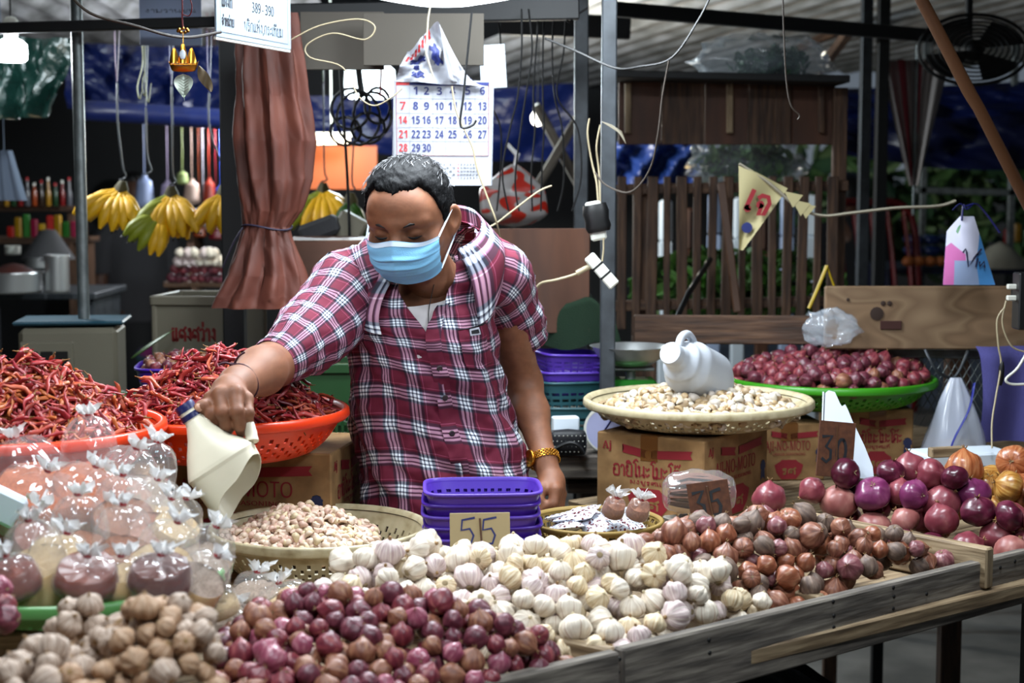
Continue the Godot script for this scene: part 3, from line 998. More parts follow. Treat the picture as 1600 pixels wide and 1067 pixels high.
# Thai glyphs as brush strokes in a unit cell: x 0..1, y 0..1 for the body, marks above. Returns strokes scaled to the width and height given.
func thai(text: String, width: float, height: float) -> Array:
	var V := func(x: float, y: float) -> Vector2: return Vector2(x, y)
	var lp := func(x: float, y: float, r := 0.1) -> Array: return arc2(Vector2(x, y), Vector2(r, r), 0, 360, 8)
	var out := []
	var pen := 0.0
	for ch in text:
		var g := []
		var adv := 1.0
		match ch:
			"อ": g = [lp.call(0.2, 0.55), [V.call(0.1, 0.5), V.call(0.1, 0.1), V.call(0.2, 0), V.call(0.75, 0), V.call(0.85, 0.1), V.call(0.85, 0.8), V.call(0.7, 1), V.call(0.3, 1), V.call(0.12, 0.85)]]
			"า": 
				g = [[V.call(0.1, 0.8), V.call(0.25, 1), V.call(0.45, 0.95), V.call(0.55, 0.75), V.call(0.55, 0)]]
				adv = 0.72
			"ย": g = [lp.call(0.25, 0.88), [V.call(0.15, 0.85), V.call(0.15, 0.65), V.call(0.35, 0.5), V.call(0.15, 0.38), V.call(0.15, 0.1), V.call(0.3, 0), V.call(0.85, 0), V.call(0.85, 1)]]
			"ิ", "ี", "้", "๊", "่", "ำ", "ู":
				var b := []
				match ch:
					"ิ": b = [[V.call(-0.85, 1.2), V.call(-0.8, 1.36), V.call(-0.5, 1.4), V.call(-0.15, 1.2), V.call(-0.85, 1.2)]]
					"ี": b = [[V.call(-0.85, 1.2), V.call(-0.8, 1.36), V.call(-0.5, 1.4), V.call(-0.15, 1.2), V.call(-0.85, 1.2)], [V.call(-0.15, 1.2), V.call(-0.15, 1.5)]]
					"้": b = [[V.call(-0.6, 1.5), V.call(-0.6, 1.25), V.call(-0.35, 1.3), V.call(-0.1, 1.55)]]
					"๊": b = [[V.call(-0.75, 1.2), V.call(-0.7, 1.45), V.call(-0.55, 1.3), V.call(-0.4, 1.45), V.call(-0.3, 1.22), V.call(-0.05, 1.5)]]
					"่": b = [[V.call(-0.3, 1.2), V.call(-0.3, 1.5)]]
					"ำ": b = [lp.call(-0.3, 1.3, 0.12), [V.call(0.1, 0.8), V.call(0.25, 1), V.call(0.45, 0.95), V.call(0.55, 0.75), V.call(0.55, 0)]]
					"ู": b = [[V.call(-0.5, -0.15), V.call(-0.5, -0.4), V.call(-0.15, -0.4), V.call(-0.15, -0.15)]]
				g = b
				adv = 0.72 if ch == "ำ" else 0.0
			"โ":
				g = [[V.call(0.65, 1.45), V.call(0.5, 1.6), V.call(0.2, 1.45), V.call(0.05, 1.3), V.call(0.4, 1.2), V.call(0.4, 0.1), V.call(0.5, 0)], lp.call(0.52, 0.1, 0.08)]
				adv = 0.68
			"น": g = [lp.call(0.15, 0.9), [V.call(0.22, 0.85), V.call(0.22, 0), V.call(0.6, 0.25), V.call(0.8, 0.1), V.call(0.8, 1)], lp.call(0.85, 0.1, 0.08)]
			"ะ":
				g = [[V.call(0.1, 0.85), V.call(0.2, 0.65), V.call(0.55, 0.85)], [V.call(0.1, 0.3), V.call(0.2, 0.08), V.call(0.55, 0.3)]]
				adv = 0.68
			"ม": g = [lp.call(0.15, 0.9), [V.call(0.24, 0.85), V.call(0.24, 0.1), V.call(0.1, 0.05)], [V.call(0.24, 0.1), V.call(0.82, 0.1), V.call(0.82, 1)], lp.call(0.14, 0.08, 0.08)]
			"ต": g = [lp.call(0.3, 0.4), [V.call(0.3, 0.5), V.call(0.12, 0.25), V.call(0.12, 0)], [V.call(0.12, 0.1), V.call(0.1, 0.8), V.call(0.3, 1), V.call(0.45, 0.88), V.call(0.6, 1), V.call(0.82, 0.85), V.call(0.82, 0)]]
			"ผ": g = [lp.call(0.25, 0.85), [V.call(0.15, 0.8), V.call(0.12, 0), V.call(0.45, 0.5), V.call(0.8, 0), V.call(0.82, 1)]]
			"พ": g = [lp.call(0.15, 0.9), [V.call(0.2, 0.85), V.call(0.25, 0), V.call(0.5, 0.8), V.call(0.75, 0), V.call(0.85, 1)]]
			"ง":
				g = [lp.call(0.45, 0.88), [V.call(0.55, 0.85), V.call(0.55, 0), V.call(0.15, 0.35)]]
				adv = 0.78
			"ช": g = [lp.call(0.3, 0.5), [V.call(0.2, 0.5), V.call(0.1, 0.85), V.call(0.3, 1), V.call(0.4, 0.8), V.call(0.3, 0), V.call(0.75, 0), V.call(0.75, 0.75), V.call(0.9, 1)]]
			"ร":
				g = [lp.call(0.35, 0.08), [V.call(0.45, 0.1), V.call(0.5, 0.65), V.call(0.15, 0.7), V.call(0.12, 0.9), V.call(0.55, 0.95)]]
				adv = 0.75
			"ส": g = [lp.call(0.4, 0.35), [V.call(0.3, 0.35), V.call(0.12, 0.2), V.call(0.1, 0.7), V.call(0.3, 0.9), V.call(0.65, 0.8), V.call(0.85, 0.6), V.call(0.85, 0)], [V.call(0.6, 0.82), V.call(0.95, 1.1)]]
			"ท": g = [lp.call(0.15, 0.9), [V.call(0.24, 0.85), V.call(0.24, 0)], [V.call(0.24, 0.6), V.call(0.55, 0.95), V.call(0.75, 0.9), V.call(0.82, 0.75), V.call(0.82, 0)]]
			"แ": 
				g = [[V.call(0.15, 1), V.call(0.15, 0.05)], lp.call(0.24, 0.08, 0.08), [V.call(0.6, 1), V.call(0.6, 0.05)], lp.call(0.69, 0.08, 0.08)]
				adv = 0.95
			"เ":
				g = [[V.call(0.15, 1), V.call(0.15, 0.05)], lp.call(0.24, 0.08, 0.08)]
				adv = 0.5
			"จ": g = [lp.call(0.3, 0.5), [V.call(0.4, 0.5), V.call(0.45, 0), V.call(0.7, 0.15), V.call(0.75, 0.75), V.call(0.55, 1), V.call(0.2, 0.95), V.call(0.1, 0.8)]]
			"ห": g = [lp.call(0.15, 0.9), [V.call(0.22, 0.85), V.call(0.22, 0)], [V.call(0.22, 0.5), V.call(0.6, 0.75), V.call(0.7, 0.95), V.call(0.85, 0.95)], [V.call(0.6, 0.75), V.call(0.82, 0.6), V.call(0.82, 0)]]
			"บ": g = [lp.call(0.15, 0.9), [V.call(0.22, 0.85), V.call(0.22, 0), V.call(0.82, 0), V.call(0.82, 1)]]
			"ว":
				g = [lp.call(0.5, 0.1), [V.call(0.6, 0.1), V.call(0.6, 0.8), V.call(0.4, 1), V.call(0.1, 0.85)]]
				adv = 0.78
			"ก": g = [[V.call(0.15, 0), V.call(0.15, 0.6), V.call(0.08, 0.7), V.call(0.25, 0.95), V.call(0.6, 1), V.call(0.8, 0.8), V.call(0.8, 0)]]
			",":
				g = [[V.call(0.2, 0.1), V.call(0.1, -0.2)]]
				adv = 0.4
			" ": adv = 0.5
		for s in g:
			var k := []
			for p in s:
				k.append(p + Vector2(pen, 0))
			out.append(k)
		pen += adv
	for s in out:
		for i in s.size():
			s[i] = Vector2(s[i].x / pen * width, s[i].y * height * 0.65)
	return out
# ---------------------------------------------------------------- vegetables
# a bulb turned about y with radius 1: tall sets its height, neck the length of its tip, lobes the number of cloves showing
func bulb_mesh(tall: float, neck: float, seg: int, rings: int, lobes := 0, depth := 0.0, wob := 0.0, sd := 1, neck_r := 0.09) -> MB:
	var m := MB.new()
	var n := FastNoiseLite.new()
	n.seed = sd
	n.frequency = 0.9
	m.colored = true
	m.grid(seg, rings, func(i: int, j: int) -> Array:
		var t := float(j) / rings
		var f := -PI / 2 + PI * t
		var a := TAU * i / seg
		var r := cos(f)
		var y := sin(f) * tall
		if t < 0.12:
			y = maxf(y, -tall * 0.9) - 0.02 * (t - 0.12)
		var up := smoothstep(0.72, 1.0, t)
		y += neck * up * up
		r = maxf(r * (1.0 - 0.25 * up), neck_r * smoothstep(1.01, 0.9, t) + 0.02) if t > 0.5 else r
		if lobes > 0:
			var q := absf(sin(a * lobes * 0.5 + 0.6 * sin(a + sd)))
			r *= 1.0 - depth * (1.0 - sqrt(q)) * smoothstep(0.0, 0.25, t) * (1.0 - 0.7 * up)
		var p := Vector3(sin(a) * r, y, cos(a) * r)
		p *= 1.0 + wob * n.get_noise_3dv(p + Vector3(sd, 0, 0))
		var c := Color.WHITE.lerp(Color(0.8, 0.66, 0.48), smoothstep(0.9, 0.99, t) * 0.7)
		c = c.lerp(Color(0.72, 0.6, 0.45), smoothstep(0.09, 0.0, t) * 0.9)
		return [p, Vector2(float(i) / seg, t), c])
	return m
func tuft_mesh(n: int, length: float, w: float, spread_: float, sd: int) -> MB:   # dry threads at a root or a tip
	var m := MB.new()
	var r := RandomNumberGenerator.new()
	r.seed = sd
	for k in n:
		var a := r.randf() * TAU
		var d := Vector3(sin(a) * spread_, 1, cos(a) * spread_) * r.randf_range(0.7, 1.0)
		var side := Vector3(cos(a), 0, -sin(a))
		var o := Vector3(sin(a), 0, cos(a)) * w * 1.5
		m.tube([o * 0.4, o + d * length * 0.5, o * 1.2 + d * length + side * w * r.randf_range(-2, 2)], [w, w * 0.9, w * 0.3], 4, false)
	return m
func skin(key: String, stops: Array, rough: float, across := 5.0, along := 0.35) -> StandardMaterial3D:
	var m := mat(key, Color.WHITE, rough, 0, noise_tex(key, 0.02, stops, 4, 0, 256, 128), Vector3(across, along, 1))
	m.vertex_color_use_as_albedo = true
	m.uv1_offset = Vector3(0.13 * (hash(key) % 17), 0.1, 0)
	return m
func any_basis(r: RandomNumberGenerator, upright := 0.0) -> Basis:
	var ax := Vector3(r.randfn(), r.randfn(), r.randfn()).normalized()
	var b := Basis(ax, r.randf() * TAU)
	if upright > 0.0:
		b = Basis(Vector3(r.randfn(), 0, r.randfn()).normalized(), r.randf_range(0, PI) * (1.0 - upright)) * Basis(Vector3.UP, r.randf() * TAU)
	return b
func poly_of(p: Array) -> PackedVector2Array:
	var out := PackedVector2Array()
	for q in p:
		var w := on(q[0], q[1], q[2])
		out.append(Vector2(w.x, w.z))
	return out
func outline_top(p: Array, poly: PackedVector2Array, dome: float, reach: float) -> Callable:
	return func(q: Vector2) -> float:
		var sum := 0.0
		var w := 0.0
		for i in poly.size():
			var k := 1.0 / pow(q.distance_squared_to(poly[i]) + 1e-5, 1.25)
			sum += k * p[i][2]
			w += k
		return sum / w - 0.009 + dome * clampf(edge_dist(poly, q) / reach, 0.0, 1.0) + 0.004 * sin(q.x * 41.0) * cos(q.y * 37.0)
func edge_dist(poly: PackedVector2Array, p: Vector2) -> float:
	var d := 1e9
	for i in poly.size():
		d = minf(d, p.distance_to(Geometry2D.get_closest_point_to_segment(p, poly[i], poly[(i + 1) % poly.size()])))
	return d if Geometry2D.is_point_in_polygon(p, poly) else -d
# balls piled one on the other up to the surface top(p): [[centre, radius], ...], those deep inside left out
func heap(poly: PackedVector2Array, r0: float, r1: float, base: float, top: Callable, sd: int, most := 400, tries := 26, keep_deep := 1.5) -> Array:
	var r := RandomNumberGenerator.new()
	r.seed = sd
	var lo := poly[0]
	var hi := poly[0]
	for p in poly:
		lo = lo.min(p)
		hi = hi.max(p)
	var xs := PackedFloat32Array()
	var ys := PackedFloat32Array()
	var zs := PackedFloat32Array()
	var rs := PackedFloat32Array()
	var fails := 0
	while xs.size() < most * 3 and fails < 110:
		var best := 1e9
		var bx := 0.0
		var bz := 0.0
		var by := 0.0
		var rad := lerpf(r0, r1, pow(r.randf(), 1.3))
		for k in tries:
			var p := Vector2(r.randf_range(lo.x, hi.x), r.randf_range(lo.y, hi.y))
			if edge_dist(poly, p) < rad * 0.2:
				continue
			var y := base + rad
			for i in xs.size():
				var dx := xs[i] - p.x
				var dz := zs[i] - p.y
				var s := (rs[i] + rad) * 0.87
				var q := s * s - dx * dx - dz * dz
				if q > 0.0:
					y = maxf(y, ys[i] + sqrt(q))
			var hh: float = top.call(p)
			var e := y + rad - hh
			if e < best:
				best = e
				bx = p.x
				bz = p.y
				by = y
		if best > rad * 1.0:
			fails += 1
			continue
		xs.append(bx)
		ys.append(by)
		zs.append(bz)
		rs.append(rad)
	var out := []
	for i in xs.size():
		var hh: float = top.call(Vector2(xs[i], zs[i]))
		if ys[i] > hh - rs[i] * 2.0 * keep_deep:
			out.append([Vector3(xs[i], ys[i], zs[i]), rs[i]])
	return out
func spill(spots: Array, protos: Array, label: String, group: String, sd: int, upright := 0.0) -> void:
	var r := RandomNumberGenerator.new()
	r.seed = sd
	var first := {}
	for s in spots:
		var k := r.randi() % protos.size()
		var tr := Transform3D(any_basis(r, upright).scaled(Vector3.ONE * s[1]), s[0])
		var o: Node3D = protos[k]
		if not first.has(k):
			first[k] = true
			var called := String(o.name)
			o.name = numbered(called)
			add_child(o, true)
			tag(o, label, o.get_meta("category"), group)
			o.transform = tr
		else:
			dup(o, tr, label, group)
func proto(called: String, body: ArrayMesh, material: Material, category: String, parts: Array) -> MeshInstance3D:
	var o := MeshInstance3D.new()
	o.name = called
	o.mesh = body
	o.material_override = material
	o.set_meta("category", category)
	for p in parts:
		var c := part(p[0], p[1], p[2], o)
		c.transform = p[3]
	return o
func heaps() -> void:
	var dry := mat("dry_skin", Color(0.52, 0.4, 0.25), 0.8)
	var root := mat("dry_root", Color(0.55, 0.48, 0.36), 0.9)
	var top_tr := func(y: float) -> Transform3D: return Transform3D(Basis(), Vector3(0, y, 0))
	var low_tr := func(y: float) -> Transform3D: return Transform3D(Basis(Vector3.RIGHT, PI), Vector3(0, y, 0))
	var tip := tuft_mesh(5, 0.3, 0.035, 0.5, 3).mesh()
	var beard := tuft_mesh(7, 0.14, 0.03, 0.9, 4).mesh()
	# white garlic in the front tray
	var g_mats := [
		skin("garlic_white", [[0.0, Color(0.66, 0.54, 0.46)], [0.3, Color(0.82, 0.77, 0.70)], [1.0, Color(0.91, 0.88, 0.82)]], 0.55, 6, 0.3),
		skin("garlic_cream", [[0.0, Color(0.62, 0.47, 0.33)], [0.4, Color(0.80, 0.72, 0.58)], [1.0, Color(0.89, 0.84, 0.74)]], 0.55, 6, 0.3),
		skin("garlic_violet", [[0.0, Color(0.58, 0.45, 0.47)], [0.4, Color(0.78, 0.70, 0.69)], [1.0, Color(0.88, 0.84, 0.80)]], 0.55, 7, 0.3),
	]
	var stub := MB.new()
	stub.tube([Vector3(0, -0.1, 0), Vector3(0.01, 0.06, 0.02), Vector3(0.05, 0.16, 0.03)], [0.15, 0.12, 0.09], 8)
	var stub_m := stub.mesh()
	var disc := MB.new()
	disc.lathe([Vector2(0.27, -0.02), Vector2(0.24, 0.035), Vector2(0.1, 0.05), Vector2(0, 0.03)], 12)
	var disc_m := disc.mesh()
	var g_meshes := [bulb_mesh(0.8, 0.1, 44, 16, 9, 0.17, 0.14, 1, 0.17).mesh(), bulb_mesh(0.88, 0.08, 44, 16, 7, 0.2, 0.2, 2, 0.16).mesh(), bulb_mesh(0.76, 0.12, 44, 16, 11, 0.14, 0.18, 3, 0.18).mesh(), bulb_mesh(0.92, 0.16, 36, 16, 5, 0.16, 0.26, 7, 0.16).mesh()]
	var garlics := []
	for k in 8:
		garlics.append(proto("garlic_bulb", g_meshes[k % 4], g_mats[[0, 1, 0, 2, 0, 2, 1, 0][k]], "garlic", [["stem_stub", stub_m, dry if k % 2 else mat("garlic_stub", Color(0.72, 0.66, 0.53), 0.7), top_tr.call([0.86, 0.93, 0.85, 1.04][k % 4])], ["root_disc", disc_m, root, low_tr.call([-0.73, -0.8, -0.7, -0.84][k % 4])]]))
	var gp_px := [[488, 905, 0.955], [530, 855, 0.985], [640, 838, 0.995], [800, 842, 0.98], [960, 838, 0.985], [1090, 872, 0.96], [1218, 930, 0.905], [975, 1000, 0.905], [825, 990, 0.91], [700, 945, 0.93], [570, 935, 0.945]]
	var gp := poly_of(gp_px)
	var g_top := outline_top(gp_px, gp, 0.03, 0.07)
	spill(heap(gp, 0.0165, 0.0245, 0.86, g_top, 11, 300, 34), garlics, "white garlic bulb heaped in the front tray beside the brown shallots", "white garlic bulbs in the front tray", 12)
	# small red shallots at the near corner
	var s_mats := [
		skin("shallot_red", [[0.0, Color(0.33, 0.10, 0.15)], [0.5, Color(0.45, 0.17, 0.21)], [0.8, Color(0.53, 0.26, 0.27)], [1.0, Color(0.62, 0.42, 0.34)]], 0.42, 2, 0.6),
		skin("shallot_plum", [[0.0, Color(0.28, 0.10, 0.15)], [0.6, Color(0.39, 0.17, 0.22)], [1.0, Color(0.52, 0.31, 0.33)]], 0.42, 2, 0.6),
		skin("shallot_rust", [[0.0, Color(0.40, 0.22, 0.16)], [0.6, Color(0.53, 0.34, 0.25)], [1.0, Color(0.66, 0.52, 0.38)]], 0.5, 2, 0.6),
		skin("shallot_pink", [[0.0, Color(0.46, 0.17, 0.26)], [0.6, Color(0.57, 0.30, 0.37)], [1.0, Color(0.68, 0.48, 0.50)]], 0.35, 2, 0.6),
	]
	var s_meshes := [bulb_mesh(0.98, 0.2, 24, 14, 0, 0, 0.14, 4, 0.1).mesh(), bulb_mesh(1.08, 0.3, 24, 14, 2, 0.06, 0.16, 5, 0.1).mesh(), bulb_mesh(0.9, 0.16, 24, 14, 0, 0, 0.2, 6, 0.12).mesh()]
	var tops := [1.1, 1.3, 0.99]
	var lows := [-0.9, -0.99, -0.82]
	var mk := func(called: String, cat: String, list: Array, order: Array) -> Array:
		var out := []
		for k in order.size():
			out.append(proto(called, s_meshes[k % 3], list[order[k]], cat, [["dry_tip", tip, dry, top_tr.call(tops[k % 3])], ["root_tuft", beard, root, low_tr.call(lows[k % 3])]]))
		return out
	var rp_px := [[325, 975, 0.95], [400, 935, 0.97], [490, 922, 0.985], [640, 912, 0.99], [740, 940, 0.97], [830, 985, 0.93], [903, 1018, 0.91], [720, 1080, 0.905], [520, 1130, 0.92], [325, 1130, 0.93]]
	var rp := poly_of(rp_px)
	var r_top := outline_top(rp_px, rp, 0.035, 0.07)
	spill(heap(rp, 0.0125, 0.0185, 0.86, r_top, 21, 330), mk.call("red_shallot", "shallot", s_mats, [0, 0, 1, 2, 0, 1, 2, 3, 2, 1]), "small dark red shallot heaped at the near front of the table", "red shallots at the front of the table", 22)
	# brown shallots
	var b_mats := [
		skin("shallot_brown", [[0.0, Color(0.34, 0.19, 0.14)], [0.5, Color(0.49, 0.30, 0.23)], [1.0, Color(0.64, 0.47, 0.37)]], 0.42, 2, 0.6),
		skin("shallot_grey", [[0.0, Color(0.30, 0.23, 0.20)], [0.6, Color(0.44, 0.36, 0.31)], [1.0, Color(0.57, 0.48, 0.41)]], 0.6, 2, 0.6),
		skin("shallot_copper", [[0.0, Color(0.43, 0.23, 0.15)], [0.6, Color(0.57, 0.34, 0.24)], [1.0, Color(0.70, 0.52, 0.40)]], 0.38, 2, 0.6),
		skin("shallot_mauve", [[0.0, Color(0.36, 0.18, 0.2)], [0.5, Color(0.50, 0.30, 0.32)], [1.0, Color(0.64, 0.50, 0.47)]], 0.38, 2, 0.6),
	]
	var bp_px := [[985, 848, 0.97], [1008, 822, 0.985], [1080, 806, 0.99], [1160, 800, 0.99], [1210, 800, 0.98], [1370, 832, 0.95], [1522, 862, 0.915], [1525, 866, 0.905], [1288, 915, 0.905], [1195, 910, 0.92], [1095, 878, 0.95]]
	var bp := poly_of(bp_px)
	var b_top := outline_top(bp_px, bp, 0.035, 0.07)
	spill(heap(bp, 0.0145, 0.0225, 0.86, b_top, 31, 280), mk.call("brown_shallot", "shallot", b_mats, [0, 0, 2, 1, 0, 3, 2, 1]), "brown-skinned shallot heaped between the garlic and the big red onions", "brown shallots in the middle tray", 32)
	# big red onions
	var o_mats := [
		skin("onion_red", [[0.0, Color(0.38, 0.14, 0.18)], [0.5, Color(0.46, 0.20, 0.24)], [0.8, Color(0.52, 0.27, 0.29)], [1.0, Color(0.62, 0.42, 0.40)]], 0.33, 1, 0.6),
		skin("onion_dark", [[0.0, Color(0.24, 0.07, 0.12)], [0.6, Color(0.32, 0.1, 0.18)], [1.0, Color(0.44, 0.2, 0.27)]], 0.28, 1, 0.6),
		skin("onion_rosy", [[0.0, Color(0.50, 0.27, 0.26)], [0.5, Color(0.57, 0.34, 0.32)], [1.0, Color(0.68, 0.49, 0.44)]], 0.4, 1, 0.6),
		skin("onion_purple", [[0.0, Color(0.36, 0.12, 0.26)], [0.6, Color(0.44, 0.18, 0.34)], [1.0, Color(0.54, 0.3, 0.42)]], 0.28, 1, 0.6),
	]
	var o_meshes := [bulb_mesh(0.88, 0.12, 36, 18, 0, 0, 0.1, 8, 0.1).mesh(), bulb_mesh(0.95, 0.18, 36, 18, 0, 0, 0.12, 9, 0.1).mesh(), bulb_mesh(0.82, 0.1, 36, 18, 3, 0.03, 0.14, 10, 0.12).mesh()]
	var o_tops := [0.93, 1.05, 0.86]
	var o_lows := [-0.79, -0.87, -0.73]
	var tip2 := tuft_mesh(9, 0.24, 0.03, 0.5, 6).mesh()
	var onions := []
	for k in 8:
		onions.append(proto("red_onion", o_meshes[k % 3], o_mats[[0, 0, 1, 2, 0, 3, 1, 0][k]], "onion", [["dry_tip", tip2, dry, top_tr.call(o_tops[k % 3])], ["root_tuft", beard, root, low_tr.call(o_lows[k % 3])]]))
	var op_px := [[1150, 790, 0.96], [1190, 758, 0.98], [1310, 728, 1.0], [1425, 720, 1.01], [1490, 745, 0.99], [1700, 790, 0.97], [1690, 830, 0.92], [1556, 852, 0.91], [1380, 812, 0.925], [1206, 780, 0.935]]
	var op := poly_of(op_px)
	var o_top := outline_top(op_px, op, 0.06, 0.1)
	spill(heap(op, 0.026, 0.036, 0.86, o_top, 41, 110, 30, 1.6), onions, "large red onion heaped at the right end of the table", "large red onions on the table", 42)
	# yellow onions behind them
	var y_mats := [
		skin("onion_gold", [[0.0, Color(0.45, 0.28, 0.1)], [0.5, Color(0.62, 0.42, 0.18)], [1.0, Color(0.76, 0.62, 0.36)]], 0.3, 4, 0.5),
		skin("onion_copper", [[0.0, Color(0.42, 0.2, 0.1)], [0.5, Color(0.6, 0.34, 0.2)], [1.0, Color(0.74, 0.54, 0.38)]], 0.3, 4, 0.5),
	]
	var yellow := []
	for k in 4:
		yellow.append(proto("yellow_onion", o_meshes[k % 3], y_mats[k % 2], "onion", [["dry_tip", tip2, dry, top_tr.call(o_tops[k % 3])], ["root_tuft", beard, root, low_tr.call(o_lows[k % 3])]]))
	var yp := poly_of([[1430, 735, 1.0], [1480, 712, 1.01], [1560, 706, 1.01], [1700, 720, 1.0], [1700, 768, 0.98], [1540, 752, 0.98]])
	spill(heap(yp, 0.031, 0.039, 0.86, func(p: Vector2) -> float: return 0.96 + 0.9 * clampf(edge_dist(yp, p), 0.0, 0.07), 43, 40, 30, 1.5), yellow, "golden-skinned onion behind the big red onions", "golden onions behind the red ones", 44)
	# red shallots in the green colander
	var c := at(1298, 590, 3.95)
	var disc_poly := func(cx: float, cz: float, rr: float) -> PackedVector2Array:
		var out := PackedVector2Array()
		for k in 20:
			out.append(Vector2(cx + sin(TAU * k / 20.0) * rr, cz + cos(TAU * k / 20.0) * rr))
		return out
	var dp: PackedVector2Array = disc_poly.call(c.x, c.z, 0.228)
	spill(heap(dp, 0.0145, 0.0195, c.y - 0.045, func(p: Vector2) -> float: return c.y + 0.062 * (1.0 - pow(p.distance_to(Vector2(c.x + 0.0, c.z)) / 0.235, 1.6)) + 0.012, 51, 260, 26, 1.2), mk.call("colander_shallot", "shallot", s_mats, [0, 1, 1, 2, 0, 1, 0]), "small red shallot heaped in the green colander", "red shallots in the green colander", 52)
	var vb := at(290, 585, 3.75)
	dp = disc_poly.call(vb.x, vb.z, 0.1)
	spill(heap(dp, 0.011, 0.014, vb.y - 0.02, func(p: Vector2) -> float: return vb.y + 0.045 - 1.5 * p.distance_squared_to(Vector2(vb.x, vb.z)), 53, 110, 22, 1.2), mk.call("basket_shallot", "shallot", s_mats, [1, 1, 0, 2]), "tiny dark shallot in the violet basket behind the chilies", "tiny shallots in the violet basket", 54)
	# dried garlic bunches, out of focus at the near left
	var t_mats := [
		skin("bunch_tan", [[0.0, Color(0.50, 0.35, 0.24)], [0.5, Color(0.64, 0.50, 0.38)], [1.0, Color(0.78, 0.70, 0.61)]], 0.6, 6, 0.3),
		skin("bunch_grey", [[0.0, Color(0.50, 0.40, 0.34)], [0.5, Color(0.66, 0.57, 0.50)], [1.0, Color(0.8, 0.75, 0.70)]], 0.6, 6, 0.3),
	]
	var bunch := []
	for k in 6:
		bunch.append(proto("dried_garlic_bulb", g_meshes[k % 4], t_mats[k % 2], "garlic", [["stem_stub", stub_m, dry, top_tr.call([0.86, 0.93, 0.85, 1.04][k % 4])], ["root_disc", disc_m, dry, low_tr.call([-0.73, -0.8, -0.7, -0.84][k % 4])]]))
	var q1 := at(165, 1010, 1.82)
	var bpoly := poly_of([[-60, 1040, 1.0], [20, 965, 1.03], [130, 915, 1.07], [200, 900, 1.09], [300, 935, 1.06], [335, 1000, 1.02], [345, 1130, 0.96], [340, 1220, 0.94], [-60, 1220, 0.94]])
	var b2_top := func(p: Vector2) -> float:
		var d1 := p.distance_to(Vector2(at(255, 930, 1.83).x, at(255, 930, 1.83).z))
		var d2 := p.distance_to(Vector2(at(70, 960, 1.76).x, at(70, 960, 1.76).z))
		var d3 := p.distance_to(Vector2(at(155, 905, 1.95).x, at(155, 905, 1.95).z))
		return maxf(maxf(1.082 - 8.0 * d1 * d1, 1.045 - 6.0 * d2 * d2), maxf(1.075 - 14.0 * d3 * d3, 0.99))
	spill(heap(bpoly, 0.0125, 0.0185, 0.965, b2_top, 61, 400, 40, 1.5), bunch, "dried tan garlic bulb in the blurred bunches at the near end of the table", "bunches of dried garlic nearest the camera", 62)
	# a few red onions peep out at the very left edge
	var side := [[-2, 920, 2.05], [4, 945, 2.04], [10, 968, 2.0]]
	var list := []
	for s in side:
		list.append([at(s[0], s[1], s[2]), 0.018])
	spill(list, mk.call("edge_shallot", "shallot", s_mats, [0, 3, 1]), "dark red shallot peeping out beside the dried garlic", "red shallots at the left edge", 63)
	chilies()
	cloves()
func mound_spots(c: Vector3, rad: float, high: float, n: int, sd: int, sink: float, power := 1.5, front := false, peak := Vector2.ZERO) -> Array:   # [[point, normal], ...] on a heap in a bowl
	var r := RandomNumberGenerator.new()
	r.seed = sd
	var out := []
	var hh := func(x: float, z: float) -> float:
		var d := clampf(Vector2(x - peak.x * rad * (1.0 - Vector2(x, z).length() / rad), z - peak.y * rad * (1.0 - Vector2(x, z).length() / rad)).length() / rad, 0.0, 1.0)
		return high * (1.0 - pow(d, power)) + 0.008 * sin(x * 60.0 + sd) * cos(z * 55.0)
	while out.size() < n:
		var x := r.randf_range(-rad, rad)
		var z := r.randf_range(-rad, rad)
		if x * x + z * z > rad * rad or (front and z < -rad * 0.25 and r.randf() < 0.85):
			continue
		var y: float = hh.call(x, z)
		var nn := Vector3(hh.call(x - 0.005, z) - hh.call(x + 0.005, z), 0.01, hh.call(x, z - 0.005) - hh.call(x, z + 0.005)).normalized()
		out.append([c + Vector3(x, y, z) - nn * sink * r.randf_range(0.6, 1.4), nn])
	return out
func lying(nn: Vector3, r: RandomNumberGenerator, tilt: float) -> Basis:   # y along the heap's surface
	var a := nn.cross(Vector3(r.randfn(), r.randfn(), r.randfn())).normalized()
	var y := (a + nn * r.randf_range(-tilt, tilt)).normalized()
	var x := y.cross(nn).normalized().rotated(y, r.randf() * TAU)
	return Basis(x, y, x.cross(y))
func scatter(called: String, mesh: ArrayMesh, material: Material, spots: Array, colors: Array, s0: float, s1: float, tilt: float, sd: int, label: String, category: String) -> void:
	var mm := MultiMesh.new()
	mm.transform_format = MultiMesh.TRANSFORM_3D
	mm.use_colors = true
	mm.mesh = mesh
	mm.instance_count = spots.size()
	var r := RandomNumberGenerator.new()
	r.seed = sd
	for i in spots.size():
		var b := lying(spots[i][1], r, tilt).scaled(Vector3.ONE * r.randf_range(s0, s1))
		mm.set_instance_transform(i, Transform3D(b, spots[i][0]))
		mm.set_instance_color(i, colors[r.randi() % colors.size()])
	var o := MultiMeshInstance3D.new()
	o.name = numbered(called)
	o.multimesh = mm
	o.material_override = material
	add_child(o, true)
	tag(o, label, category, "", "stuff")
